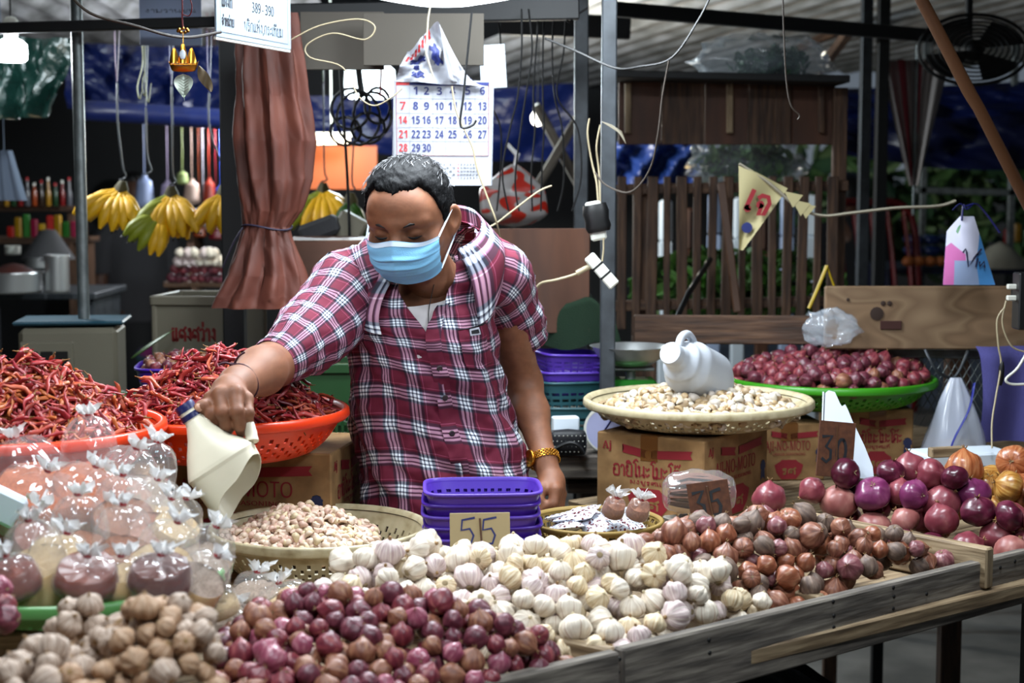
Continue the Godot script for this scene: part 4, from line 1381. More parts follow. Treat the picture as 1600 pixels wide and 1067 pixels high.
func chili_mesh(sd: int, bend: float, seg := 7, rings := 9) -> ArrayMesh:   # length 1 along y
	var m := MB.new()
	var n := FastNoiseLite.new()
	n.seed = sd
	n.frequency = 3.0
	m.grid(seg, rings, func(i: int, j: int) -> Array:
		var t := float(j) / rings
		var a := TAU * i / seg
		var r := 0.105 * smoothstep(-0.02, 0.14, t) * pow(1.0 - t, 0.5) + 0.005
		r *= 1.0 + 0.6 * n.get_noise_3d(sin(a) * 0.8, t * 3.0, cos(a) * 0.8) + 0.3 * sin(a * 2.0 + sd + t * 3.0)
		var y := t - 0.5
		return [Vector3(sin(a) * r + bend * (0.25 - y * y) + 0.05 * sin(t * 8.0 + sd), y, cos(a) * r * 0.72 + 0.03 * sin(t * 5.0 + sd)), Vector2(float(i) / seg, t)])
	return m.mesh()
func chilies() -> void:
	var reds := []
	var cols := [Color(0.36, 0.03, 0.035), Color(0.25, 0.015, 0.025), Color(0.42, 0.05, 0.04), Color(0.3, 0.02, 0.03), Color(0.5, 0.10, 0.04), Color(0.17, 0.012, 0.02)]
	for k in 6:
		reds.append(mat("chili_%d" % k, Color(cols[k].r * 0.8, cols[k].g * 0.7, cols[k].b * 0.7).linear_to_srgb(), 0.38))
	var stuff_mat := mat("chili_heap", Color(0.9, 0.86, 0.86), 0.4)
	stuff_mat.vertex_color_use_as_albedo = true
	var stalk := mat("chili_stalk", Color(0.45, 0.3, 0.12), 0.7)
	var meshes := [chili_mesh(1, 0.25), chili_mesh(2, -0.5), chili_mesh(3, 0.7), chili_mesh(4, 0.1)]
	var st := MB.new()
	st.tube([Vector3(0, 0.03, 0), Vector3(0.01, -0.06, 0.0), Vector3(0.05, -0.2, 0.02)], [0.055, 0.022, 0.018], 6)
	var st_m := st.mesh()
	var lc := at(22, 664, 2.72)
	var rc := at(347, 640, 3.05)
	var lm := [Color(0.40, 0.05, 0.03), Color(0.48, 0.09, 0.035), Color(0.33, 0.03, 0.03), Color(0.26, 0.02, 0.025), Color(0.55, 0.16, 0.04)]
	scatter("chili_heap", meshes[0], stuff_mat, mound_spots(lc, 0.215, 0.108, 1500, 5, 0.009, 1.7) + mound_spots(lc, 0.20, 0.10, 1100, 6, 0.022, 1.7), lm, 0.036, 0.05, 0.5, 7, "heap of dried orange-red chilies in the far left colander", "chilies")
	scatter("chili_heap", meshes[1], stuff_mat, mound_spots(rc, 0.2, 0.112, 1500, 8, 0.009, 1.3) + mound_spots(rc, 0.185, 0.10, 1100, 9, 0.022, 1.3), cols, 0.036, 0.052, 0.5, 10, "heap of dried dark red chilies under the vendor's arm", "chilies")
	var r := RandomNumberGenerator.new()
	r.seed = 71
	for side in 2:
		var protos := []
		for k in 8:
			protos.append(proto("dried_chili", meshes[k % 4], reds[[0, 2, 3, 1, 0, 4, 3, 2][k] if side == 1 else [2, 4, 0, 3, 4, 2, 0, 1][k]], "chili", [["stalk", st_m, stalk, Transform3D(Basis(), Vector3(0, -0.5, 0))]]))
		var spots := mound_spots(lc if side == 0 else rc, 0.222 if side == 0 else 0.205, 0.116 if side == 0 else 0.12, 150, 80 + side, 0.0, 1.7 if side == 0 else 1.3, true)
		var label := ["dried orange-red chili on the heap at the table's end", "dried dark red chili on the heap under the vendor's arm"][side] as String
		var group := ["chilies on the bright heap", "chilies on the dark heap"][side] as String
		var first := {}
		for s in spots:
			var k := r.randi() % 8
			var tr := Transform3D(lying(s[1], r, 0.7).scaled(Vector3.ONE * r.randf_range(0.038, 0.056)), s[0])
			if not first.has(k):
				first[k] = true
				var o: Node3D = protos[k]
				o.name = numbered("dried_chili")
				add_child(o, true)
				tag(o, label, "chili", group)
				o.transform = tr
			else:
				dup(protos[k], tr, label, group)
func clove_mesh(sd: int, peeled: bool) -> ArrayMesh:   # length 1 along y, a bent drop with one flat side
	var m := MB.new()
	var n := FastNoiseLite.new()
	n.seed = sd
	n.frequency = 1.6
	m.grid(10, 9, func(i: int, j: int) -> Array:
		var t := float(j) / 9
		var a := TAU * i / 10
		var r := 0.33 * pow(sin(PI * pow(t, 0.72) * 0.98 + 0.01), 0.8) + 0.01
		var x := sin(a) * r
		var z := cos(a) * r
		if z < 0.0:
			z *= 0.45
		x *= 1.0 + (0.0 if peeled else 0.2 * n.get_noise_2d(a, t * 3.0))
		return [Vector3(x, t - 0.5, z + 0.14 * sin(PI * t)), Vector2(float(i) / 10, t)])
	return m.mesh()
func cloves() -> void:
	var pink := [Color(0.62, 0.43, 0.33), Color(0.70, 0.55, 0.44), Color(0.56, 0.36, 0.28), Color(0.66, 0.52, 0.4), Color(0.6, 0.48, 0.30)]
	var pale := [Color(0.50, 0.42, 0.31), Color(0.36, 0.25, 0.13), Color(0.56, 0.50, 0.41), Color(0.30, 0.21, 0.12), Color(0.48, 0.42, 0.36)]
	var stuff_mat := mat("clove_heap", Color.WHITE, 0.5)
	stuff_mat.vertex_color_use_as_albedo = true
	var meshes := [clove_mesh(1, true), clove_mesh(2, false), clove_mesh(3, false)]
	var root := mat("clove_root", Color(0.5, 0.36, 0.22), 0.8)
	var rt := MB.new()
	rt.lathe([Vector2(0.1, 0.0), Vector2(0.07, -0.04), Vector2(0, -0.03)], 8)
	var rt_m := rt.mesh()
	var r := RandomNumberGenerator.new()
	r.seed = 91
	for side in 2:
		var c := at(498, 823, 2.9) if side == 0 else at(1091, 624, 3.5)
		c.y -= 0.02
		if side == 0:
			c.x -= 0.03
		var rad := 0.142 if side == 0 else 0.215
		var high := 0.062 if side == 0 else 0.052
		var cols: Array = pink if side == 0 else pale
		var sz := 0.0185 if side == 0 else 0.026
		var po := 1.25 if side == 0 else 1.6
		scatter("clove_heap", meshes[side], stuff_mat, mound_spots(c, rad * 0.98, high - 0.003, 900, 92 + side, 0.004, po) + mound_spots(c, rad * 0.9, high - 0.004, 800, 95 + side, 0.012, po), cols, sz * 0.85, sz * 1.15, 0.5, 97, ["heap of pinkish garlic cloves in the cream colander before the vendor", "heap of pale garlic cloves around the white jug"][side], "garlic cloves")
		var label := ["pinkish garlic clove on the heap before the vendor", "papery pale garlic clove on the heap around the white jug"][side] as String
		var group := ["cloves in the front colander", "cloves around the white jug"][side] as String
		var protos := []
		for k in 5:
			protos.append(proto("garlic_clove", meshes[(k + side) % 3], mat("clove_%d_%d" % [side, k], Color(cols[k].r, cols[k].g, cols[k].b).linear_to_srgb(), 0.45), "garlic clove", [["root_end", rt_m, root, Transform3D(Basis(), Vector3(0, -0.49, 0.03))]]))
		var first := {}
		for s in mound_spots(c, rad, high, 170, 98 + side, 0.0, po, true):
			var k := r.randi() % 5
			var tr := Transform3D(lying(s[1], r, 0.5).scaled(Vector3.ONE * r.randf_range(sz * 0.85, sz * 1.2)), s[0])
			if not first.has(k):
				first[k] = true
				var o: Node3D = protos[k]
				o.name = numbered("garlic_clove")
				add_child(o, true)
				tag(o, label, "garlic clove", group)
				o.transform = tr
			else:
				dup(protos[k], tr, label, group)
# ---------------------------------------------------------------- knotted bags
func bag(knot: Vector3, r: float, h: float, fill: float, stuffing: Material, label: String, lean := Vector3.ZERO, sd := 1, card := false) -> Node3D:
	var up := (Vector3.UP + lean).normalized()
	var b := facing(Vector3.BACK + up * -up.z, up)
	b = Basis(up.cross(Vector3.BACK).normalized(), up, Vector3.BACK).orthonormalized()
	var t := thing("spice_bag", label, "bag", knot - up * h)
	t.basis = b
	var n := FastNoiseLite.new()
	n.seed = sd
	n.frequency = 1.0
	var prof := func(v: float) -> float:
		if v < 0.12:
			return r * (0.72 + 0.28 * sqrt(v / 0.12))
		if v < 0.5:
			return r * (1.0 + 0.05 * sin((v - 0.12) * 8.0))
		var q := (v - 0.5) / 0.5
		return lerpf(0.005, r * 1.0, sqrt(maxf(1.0 - q * q * 1.0, 0.0)))
	# what is inside, its top uneven or sloping
	var m := MB.new()
	m.grid(28, 12, func(i: int, j: int) -> Array:
		var a := TAU * i / 28.0
		if j >= 9:
			var k := (12 - j) / 3.0
			var rr: float = prof.call(fill) * 0.95 * k
			return [Vector3(sin(a) * rr, h * fill + (0.05 * h * sin(a + sd) - 0.16 * h * cos(a)) * k + 0.006 * n.get_noise_2d(sin(a) * rr * 60.0, cos(a) * rr * 60.0), cos(a) * rr * 0.9), Vector2(a, j)]
		var v := fill * j / 8.0
		var rr2: float = prof.call(v) * 0.95
		return [Vector3(sin(a) * rr2, 0.001 + h * v + (0.05 * h * sin(a + sd) - 0.16 * h * cos(a)) * (j / 8.0) * (j / 8.0), cos(a) * rr2 * 0.9), Vector2(a, j)], null, true)
	part("contents", m, stuffing, t)
	if card:
		m = MB.new()
		m.grid(16, 4, func(i: int, j: int) -> Array:
			var a := lerpf(-1.35, 1.35, i / 16.0)
			var v := lerpf(0.02, fill + 0.08 - 0.16 * cos(a), j / 4.0)
			var rr: float = prof.call(v) * 0.975
			return [Vector3(sin(a) * rr, h * v, cos(a) * rr * 0.92), Vector2(i, j)], null, true)
		part("paper_liner", m, mats.kraft_paper, t, "cream paper liner")
	m = MB.new()
	m.grid(44, 26, func(i: int, j: int) -> Array:
		var a := TAU * i / 44.0
		var v := j / 26.0
		var rr: float = prof.call(v)
		rr *= 1.0 + 0.07 * n.get_noise_2d(sin(a) * 2.2 + v * 2.0, cos(a) * 2.2 + v * 2.0) + 0.12 * sin(a * 9.0 + sd) * smoothstep(0.6, 0.97, v) * (1.0 if v < 0.99 else 0.0)
		return [Vector3(sin(a) * rr, h * v, cos(a) * rr * 0.92), Vector2(i / 44.0, v)], null, true)
	part("film", m, mats.bag_film, t)
	m = MB.new()
	m.grid(40, 6, func(i: int, j: int) -> Array:
		var a := TAU * i / 40.0
		var v := j / 6.0
		var k := n.get_noise_2d(sin(a) * 1.8 + sd, cos(a) * 1.8)
		var rr := (0.003 + 0.0095 * sqrt(v)) * (1.0 + 0.75 * sin(a * 7.0 + sd + v * 2.0) * v + 1.2 * k * v)
		return [Vector3(sin(a) * rr + 0.006 * v * sin(sd * 1.3), h - 0.001 + (0.013 + 0.016 * k + 0.004 * sin(a * 5.0)) * v, cos(a) * rr * 0.7), Vector2(i / 40.0, v)], null, true)
	part("knotted_end", m, mats.bag_frill, t, "white crumpled end above the band")
	m = MB.new()
	m.lathe([Vector2(0.0045, -0.003), Vector2(0.0062, 0.0), Vector2(0.0045, 0.003)], 10, Vector3(0, h, 0))
	part("rubber_band", m, mats.band_red, t, "red rubber band")
	return t
func bags() -> void:
	film("bag_film", 0.07, 0.1)
	var fr := mat("bag_frill", Color(0.92, 0.92, 0.92, 0.8), 0.3)
	fr.transparency = BaseMaterial3D.TRANSPARENCY_ALPHA
	mat("band_red", Color(0.55, 0.03, 0.06), 0.5)
	mat("kraft_paper", Color(0.84, 0.70, 0.47), 0.75)
	var powder := func(key: String, a: Color, b: Color) -> Material: return mat(key, Color.WHITE, 0.85, 0, noise_tex(key, 0.06, [[0.0, a], [1.0, b]], 4), Vector3(12, 12, 12), true)
	var orange: Material = powder.call("powder_orange", Color(0.50, 0.22, 0.09), Color(0.68, 0.36, 0.17))
	var brown: Material = powder.call("powder_brown", Color(0.40, 0.22, 0.13), Color(0.58, 0.37, 0.25))
	var paste: Material = mat("paste_brown", Color(0.33, 0.11, 0.05), 0.3)
	var paste2: Material = mat("paste_rust", Color(0.42, 0.15, 0.055), 0.35)
	var cream: Material = powder.call("powder_cream", Color(0.62, 0.51, 0.36), Color(0.74, 0.64, 0.48))
	var pink: Material = powder.call("powder_pink", Color(0.55, 0.36, 0.3), Color(0.68, 0.5, 0.42))
	var grey: Material = powder.call("powder_grey", Color(0.42, 0.35, 0.3), Color(0.6, 0.52, 0.45))
	# [knot px, py, depth, radius, height, filled, what, label, lean]
	var L := Vector3(-0.25, 0, 0.1)
	var R := Vector3(0.35, 0, 0.1)
	for q in [
		[138, 648, 2.5, 0.046, 0.16, 0.35, orange, "tall clear bag standing highest of the spice bags, before the orange rim", Vector3.ZERO, false],
		[20, 684, 2.5, 0.07, 0.15, 0.3, pink, "wide clear bag of pinkish flakes at the far left of the bags", L, false],
		[75, 735, 2.42, 0.075, 0.10, 0.75, orange, "plump bag of orange powder slumped in the middle of the bags", R, false],
		[150, 728, 2.44, 0.06, 0.10, 0.7, orange, "bag of orange powder behind the tall clear bag's neighbours", R, false],
		[213, 700, 2.47, 0.05, 0.13, 0.3, pink, "puffed clear bag with its white end next to the jug's blue stripes", R, false],
		[246, 690, 2.5, 0.045, 0.12, 0.3, grey, "clear bag with the frilliest white end, nearest the gripping hand", R, false],
		[247, 748, 2.42, 0.044, 0.10, 0.35, cream, "round clear bag of pale flakes behind the small bag with two frills", Vector3(0.15, 0, 0.1), false],
		[192, 742, 2.38, 0.045, 0.11, 0.45, brown, "clear bag of brown powder below the two frilled bags", Vector3.ZERO, false],
		[268, 778, 2.34, 0.043, 0.10, 0.4, pink, "clear bag leaning to the jug with a red band on its shoulder", R, false],
		[291, 778, 2.36, 0.034, 0.08, 0.45, cream, "small clear bag under the jug's cut end", R, false],
		[122, 772, 2.26, 0.042, 0.13, 0.4, brown, "domed clear bag with folds fanning from its knot, in the middle row", Vector3.ZERO, false],
		[66, 792, 2.28, 0.03, 0.09, 0.5, paste2, "small clear bag of rusty paste left of the domed bag", Vector3(0.3, 0, 0.1), false],
		[192, 788, 2.22, 0.043, 0.13, 0.42, brown, "domed clear bag right of the middle of the tray, over a cream liner", Vector3.ZERO, true],
		[339, 822, 2.3, 0.038, 0.09, 0.4, grey, "clear bag at the right rim of the tray, beside the cream colander", R, false],
		[45, 812, 2.16, 0.043, 0.13, 0.52, cream, "clear bag with a cream paper liner at the front left of the tray", Vector3(-0.1, 0, 0.1), true],
		[105, 832, 2.19, 0.046, 0.10, 0.62, cream, "cream-lined bag between the left liner bag and the rusty paste", Vector3(0.3, 0, 0.05), true],
		[137, 868, 2.13, 0.042, 0.055, 0.72, paste2, "squat bag of rusty brown paste at the front of the tray", Vector3(0.1, 0, 0.1), false],
		[190, 868, 2.16, 0.036, 0.06, 0.6, cream, "squat cream-lined bag between two bags of brown paste", Vector3.ZERO, true],
		[252, 866, 2.13, 0.042, 0.055, 0.72, paste, "squat bag of dark brown paste at the front right of the tray", Vector3(0.1, 0, 0.1), false],
		[278, 815, 2.2, 0.047, 0.13, 0.5, cream, "tall cream-lined bag leaning behind the dark brown paste", R, true],
		[340, 868, 2.18, 0.036, 0.085, 0.5, grey, "slanting clear bag of grey bits against the tray's right rim", Vector3(0.7, 0, 0.1), true],
		[8, 868, 2.12, 0.036, 0.06, 0.7, paste2, "bag of rusty paste at the left end of the tray", L, false],
		[402, 893, 2.52, 0.036, 0.055, 0.45, grey, "small clear bag on the table left of the red shallots", Vector3(0.1, 0, 0), false],
		[436, 910, 2.5, 0.04, 0.045, 0.5, cream, "small clear bag on the table touching the red shallots", Vector3(-0.3, 0, 0), false],
		[370, 945, 2.36, 0.04, 0.05, 0.5, grey, "small clear bag between the dried garlic and the red shallots", Vector3.ZERO, false],
		[330, 915, 2.3, 0.03, 0.05, 0.5, cream, "small clear bag behind the dried garlic bunches", Vector3(-0.3, 0, 0), false]]:
		bag(at(q[0], q[1], q[2]), q[3], q[4], q[5], q[6], q[7], q[8], int(q[0]), q[9])
	# white packet at the left edge
	var m := MB.new()
	m.box(at(4, 790, 2.36), Vector3(0.06, 0.05, 0.02), Basis(Vector3.BACK, -0.55) * Basis(Vector3.UP, 0.3), 0.006)
	solo("white_packet", m, mats.white_card, "glossy white packet standing among the bags at the left edge", "packet")
	# the box that carries the tray
	var c := at(112, 893, 2.3)
	m = MB.new()
	m.box(Vector3(c.x - 0.02, 0.857 + (c.y - 0.05 - 0.857) * 0.5, c.z), Vector3(0.26, c.y - 0.05 - 0.857 - 0.003, 0.24), Basis(Vector3.UP, 0.3), 0.004)
	solo("tray_box", m, mats.wood_light, "low wooden box under the pale green tray of bags", "box")
# ---------------------------------------------------------------- jug scoops
func scoops() -> void:
	var ivory := mat("jug_ivory", Color(0.86, 0.83, 0.74), 0.42)
	var white := mat("jug_white", Color(0.68, 0.70, 0.73), 0.4)
	var navy := mat("jug_navy", Color(0.05, 0.08, 0.3), 0.4)
	# the one in his hand: neck up at the left, cut open at the low right
	var t := thing("jug_scoop", "cream jug cut into a scoop with navy neck stripes, held by the vendor", "scoop")
	var p0 := at(288, 634, 2.60)
	var p1 := at(346, 722, 2.595)
	var ax := (p1 - p0).normalized()
	var fz := (Vector3.BACK - ax * ax.z).normalized()
	var rt := ax.cross(fz) * -1.0      # towards the upper right
	if rt.x < 0:
		rt = -rt
	var len_ := (p1 - p0).length()
	# [distance along the axis, half width left, half width right, half depth, squareness]
	var st := [[0.0, 0.0150, 0.0150, 0.015, 2.0], [0.026, 0.0155, 0.0155, 0.0155, 2.0], [0.032, 0.0165, 0.018, 0.017, 2.0], [0.05, 0.026, 0.023, 0.024, 2.2], [0.075, 0.043, 0.034, 0.034, 2.6], [len_ - 0.006, 0.057, 0.055, 0.042, 3.0], [len_ + 0.0, 0.059, 0.058, 0.043, 3.2], [len_ + 0.006, 0.0575, 0.0565, 0.042, 3.2], [len_ + 0.05, 0.054, 0.055, 0.041, 3.2]]
	var jug := func(a: float, v: float, inset: float) -> Vector3:
		var e := superell(a, 2.0)
		var side := sin(a)
		var last := clampf(1.0 + side * -0.7 - cos(a) * 0.25, 0.12, 1.9)
		var u := v * 8.0
		var k := mini(int(u), 7)
		var f := u - k
		var q0: Array = st[k]
		var q1: Array = st[k + 1]
		var d: float = lerpf(q0[0], q1[0], f)
		if k == 7:
			d = lerpf(q0[0], q0[0] + 0.045 * last, f)
		e = superell(a, lerpf(q0[4], q1[4], f))
		var wl := lerpf(q0[1], q1[1], f)
		var wr := lerpf(q0[2], q1[2], f)
		return p0 + ax * d + rt * e.x * ((wr if e.x > 0 else wl) - inset) + fz * e.y * (lerpf(q0[3], q1[3], f) - inset)
	var m := MB.new()
	for k in 2:
		m.grid(72, 64, func(i: int, j: int) -> Array: return [jug.call(TAU * i / 72.0, j / 64.0, 0.0016 * k), Vector2(i / 72.0, j / 64.0)], null, k == 1)
	m.grid(72, 1, func(i: int, j: int) -> Array: return [jug.call(TAU * i / 72.0, 1.0, 0.0016 * j), Vector2(i / 72.0, j)])
	part("jug_wall", m, ivory, t)
	m = MB.new()
	m.tube([p0 - ax * 0.003, p0 + ax * 0.001, p0 + ax * 0.004], [0.0155, 0.0163, 0.0163], 20)
	m.tube([p0 + ax * 0.004, p0 + ax * 0.0095], 0.0163, 20, false)
	part("cap", m, navy, t)
	m = MB.new()
	m.tube([p0 + ax * 0.0145, p0 + ax * 0.0235], 0.0164, 20, true)
	part("neck_stripe", m, navy, t)
	m = MB.new()
	m.tube(smooth_path([p0 + ax * 0.042 + rt * 0.012, at(325, 645, 2.61), at(345, 648, 2.622), at(368, 652, 2.622), at(388, 662, 2.615), at(394, 690, 2.60)], 6), [0.009, 0.009, 0.009, 0.009, 0.009, 0.009, 0.009, 0.0085, 0.0085, 0.0085, 0.0085, 0.0085, 0.0085, 0.0085, 0.0085, 0.0085, 0.0085, 0.0085, 0.0085, 0.0085, 0.0085, 0.0085, 0.0085, 0.009, 0.009, 0.009, 0.009, 0.01, 0.01, 0.011, 0.011], 12)
	part("handle", m, ivory, t)
	# the white one lying on the cloves
	t = thing("jug_scoop", "white jug scoop lying on the pale garlic cloves", "scoop")
	var q0 := at(1048, 552, 3.36)
	var q1 := at(1103, 594, 3.50)
	ax = (q1 - q0).normalized()
	var up := (Vector3.UP - ax * ax.y).normalized()
	rt = ax.cross(up)
	var l2 := (q1 - q0).length()
	var pr := [[0.0, 0.0225], [0.006, 0.024], [0.02, 0.0235], [0.032, 0.027], [0.055, 0.043], [0.09, 0.056], [l2, 0.062], [l2 + 0.02, 0.061]]
	var jw := func(a: float, v: float, inset: float) -> Vector3:
		var u := v * 7.0
		var k := mini(int(u), 6)
		var f := u - k
		var d := lerpf(pr[k][0], pr[k + 1][0], f)
		var f2 := f * f * (3.0 - 2.0 * f) if k > 2 else f
		var r := lerpf(pr[k][1], pr[k + 1][1], f2) - inset
		if k == 6:
			d = lerpf(pr[6][0], pr[6][0] + 0.02 - 0.03 * cos(a), f)
		var e := superell(a, lerpf(2.0, 2.5, v))
		return q0 + ax * d + rt * e.x * r * lerpf(1.0, 0.92, v) + up * e.y * r
	m = MB.new()
	for k in 2:
		m.grid(56, 56, func(i: int, j: int) -> Array: return [jw.call(TAU * i / 56.0, j / 56.0, 0.0016 * k), Vector2(i / 56.0, j / 56.0)], null, k == 0)
	m.grid(56, 1, func(i: int, j: int) -> Array: return [jw.call(TAU * i / 56.0, 1.0, 0.0016 * j), Vector2(i / 56.0, j)], null, true)
	part("jug_wall", m, white, t)
	m = MB.new()
	m.tube([q0 - ax * 0.004, q0, q0 + ax * 0.01], [0.0225, 0.0245, 0.0245], 24)
	part("cap", m, white, t)
	m = MB.new()
	m.tube(smooth_path([q0 + ax * 0.028 + up * 0.022, q0 + ax * 0.032 + up * 0.045, q0 + ax * 0.055 + up * 0.06, q0 + ax * 0.08 + up * 0.058, q0 + ax * 0.095 + up * 0.048], 5), 0.0085, 12)
	part("handle", m, white, t)
# ---------------------------------------------------------------- the vendor
class Field:   # distances on a grid, joined smoothly, meshed by surface nets
	var o: Vector3
	var h: float
	var nx: int
	var ny: int
	var nz: int
	var d := PackedFloat32Array()
	func _init(lo: Vector3, hi: Vector3, cell: float) -> void:
		o = lo
		h = cell
		nx = int((hi.x - lo.x) / h) + 2
		ny = int((hi.y - lo.y) / h) + 2
		nz = int((hi.z - lo.z) / h) + 2
		d.resize(nx * ny * nz)
		d.fill(1.0)
	func cone(a: Vector3, b: Vector3, ra: float, rb: float, k := 0.01, flat := Vector3.ZERO, thin := 1.0) -> void:
		var m := maxf(ra, rb) + k + h * 2.5
		var lo := ((a.min(b) - Vector3.ONE * m - o) / h).floor()
		var hi := ((a.max(b) + Vector3.ONE * m - o) / h).ceil()
		var ab := b - a
		var ll := maxf(ab.length_squared(), 1e-9)
		for z in range(maxi(0, int(lo.z)), mini(nz, int(hi.z) + 1)):
			for y in range(maxi(0, int(lo.y)), mini(ny, int(hi.y) + 1)):
				var row := (z * ny + y) * nx
				for x in range(maxi(0, int(lo.x)), mini(nx, int(hi.x) + 1)):
					var p := o + Vector3(x, y, z) * h - a
					var t := clampf(p.dot(ab) / ll, 0.0, 1.0)
					p -= ab * t
					if thin != 1.0:
						p += flat * p.dot(flat) * (1.0 / thin - 1.0)
					var e := p.length() - lerpf(ra, rb, t)
					var w := d[row + x]
					var q := maxf(k - absf(w - e), 0.0) / k
					d[row + x] = minf(w, e) - q * q * k * 0.25
	func ball(c: Vector3, r: Vector3, k := 0.01, b := Basis(), cut := false) -> void:
		var big := maxf(r.x, maxf(r.y, r.z))
		var m := big + k + h * 2.5
		var lo := ((c - Vector3.ONE * m - o) / h).floor()
		var hi := ((c + Vector3.ONE * m - o) / h).ceil()
		var inv := b.inverse()
		for z in range(maxi(0, int(lo.z)), mini(nz, int(hi.z) + 1)):
			for y in range(maxi(0, int(lo.y)), mini(ny, int(hi.y) + 1)):
				var row := (z * ny + y) * nx
				for x in range(maxi(0, int(lo.x)), mini(nx, int(hi.x) + 1)):
					var p := inv * (o + Vector3(x, y, z) * h - c)
					var k0 := (p / r).length()
					var k1 := maxf((p / (r * r)).length(), 1e-6)
					var e := k0 * (k0 - 1.0) / k1
					var w := d[row + x]
					if cut:
						e = -e
						var q2 := maxf(k - absf(w - e), 0.0) / k
						d[row + x] = maxf(w, e) + q2 * q2 * k * 0.25
					else:
						var q := maxf(k - absf(w - e), 0.0) / k
						d[row + x] = minf(w, e) - q * q * k * 0.25
	func into(m: MB, tr := Transform3D()) -> void:
		var id := PackedInt32Array()
		id.resize(d.size())
		id.fill(-1)
		var sx := 1
		var sy := nx
		var sz := nx * ny
		var cs := [0, sx, sy, sx + sy, sz, sx + sz, sy + sz, sx + sy + sz]
		var off := [Vector3(0, 0, 0), Vector3(1, 0, 0), Vector3(0, 1, 0), Vector3(1, 1, 0), Vector3(0, 0, 1), Vector3(1, 0, 1), Vector3(0, 1, 1), Vector3(1, 1, 1)]
		var eds := [[0, 1], [2, 3], [4, 5], [6, 7], [0, 2], [1, 3], [4, 6], [5, 7], [0, 4], [1, 5], [2, 6], [3, 7]]
		for z in nz - 1:
			for y in ny - 1:
				var row := (z * ny + y) * nx
				for x in nx - 1:
					var i := row + x
					if absf(d[i]) > h * 3.0:
						continue
					var neg := 0
					for k in 8:
						if d[i + cs[k]] < 0.0:
							neg += 1
					if neg == 0 or neg == 8:
						continue
					var s := Vector3.ZERO
					var n := 0
					for e in eds:
						var a := d[i + cs[e[0]]]
						var b := d[i + cs[e[1]]]
						if (a < 0.0) != (b < 0.0):
							s += (off[e[0]] as Vector3).lerp(off[e[1]], a / (a - b))
							n += 1
					var p := o + (Vector3(x, y, z) + s / n) * h
					id[i] = m.vert(tr * p, Vector2(p.x, p.y) * 8.0)
		for z in range(1, nz - 1):
			for y in range(1, ny - 1):
				var row := (z * ny + y) * nx
				for x in range(1, nx - 1):
					var i := row + x
					if absf(d[i]) > h * 2.0:
						continue
					for ax in 3:
						var st: int = [sx, sy, sz][ax]
						var u: int = [sy, sz, sx][ax]
						var w: int = [sz, sx, sy][ax]
						var ins := d[i] < 0.0
						if ins == (d[i + st] < 0.0):
							continue
						var a := id[i - u - w]
						var b := id[i - w]
						var c := id[i]
						var e := id[i - u]
						if a < 0 or b < 0 or c < 0 or e < 0:
							continue
						if ins:
							m.quad(a, e, c, b)
						else:
							m.quad(a, b, c, e)
func plaid() -> ImageTexture:
	var n := 256
	var im := Image.create(n, n, false, Image.FORMAT_RGB8)
	var bur := Color(0.38, 0.018, 0.15)
	var nav := Color(0.07, 0.065, 0.14)
	var whi := Color(0.90, 0.92, 0.94)
	var gry := Color(0.48, 0.54, 0.62)
	var pin := Color(0.66, 0.4, 0.48)
	var stops := [[0.0, bur], [0.33, bur], [0.36, nav], [0.42, nav], [0.43, gry], [0.45, whi], [0.495, whi], [0.50, nav], [0.53, nav], [0.54, gry], [0.56, whi], [0.61, whi], [0.63, gry], [0.64, nav], [0.67, nav], [0.675, whi], [0.72, whi], [0.74, gry], [0.75, nav], [0.82, nav], [0.85, bur], [0.885, bur], [0.89, pin], [0.91, pin], [0.915, bur], [1.0, bur]]
	var line := []
	for i in n:
		var t := float(i) / n
		var c := bur
		for k in stops.size() - 1:
			if t >= stops[k][0] and t <= stops[k + 1][0]:
				c = (stops[k][1] as Color).lerp(stops[k + 1][1], (t - stops[k][0]) / maxf(stops[k + 1][0] - stops[k][0], 1e-5))
				break
		line.append(c)
	for y in n:
		for x in n:
			var c: Color = (line[x] as Color).lerp(line[y], 0.5)
			im.set_pixel(x, y, c)
	return ImageTexture.create_from_image(im)
# a tube of cloth or skin through rings; each ring [centre, half width, half depth, basis]
func ring_at(rings: Array, t: float) -> Array:
	var n := rings.size() - 1
	var k := clampi(int(t * n), 0, n - 1)
	var f := t * n - k
	var i0: Array = rings[maxi(k - 1, 0)]
	var i1: Array = rings[k]
	var i2: Array = rings[k + 1]
	var i3: Array = rings[mini(k + 2, n)]
	var cub := func(a, b, c, e): return 0.5 * ((2.0 * b) + (c - a) * f + (2.0 * a - 5.0 * b + 4.0 * c - e) * f * f + (3.0 * b - a - 3.0 * c + e) * f * f * f)
	return [cub.call(i0[0], i1[0], i2[0], i3[0]), cub.call(i0[1], i1[1], i2[1], i3[1]), cub.call(i0[2], i1[2], i2[2], i3[2]), cub.call(i0[3], i1[3], i2[3], i3[3]), cub.call(i0[4], i1[4], i2[4], i3[4]), cub.call(i0[5], i1[5], i2[5], i3[5])]
func superell(a: float, k := 2.4) -> Vector2:
	var c := cos(a)
	var s := sin(a)
	return Vector2(signf(s) * pow(absf(s), 2.0 / k), signf(c) * pow(absf(c), 2.0 / k))
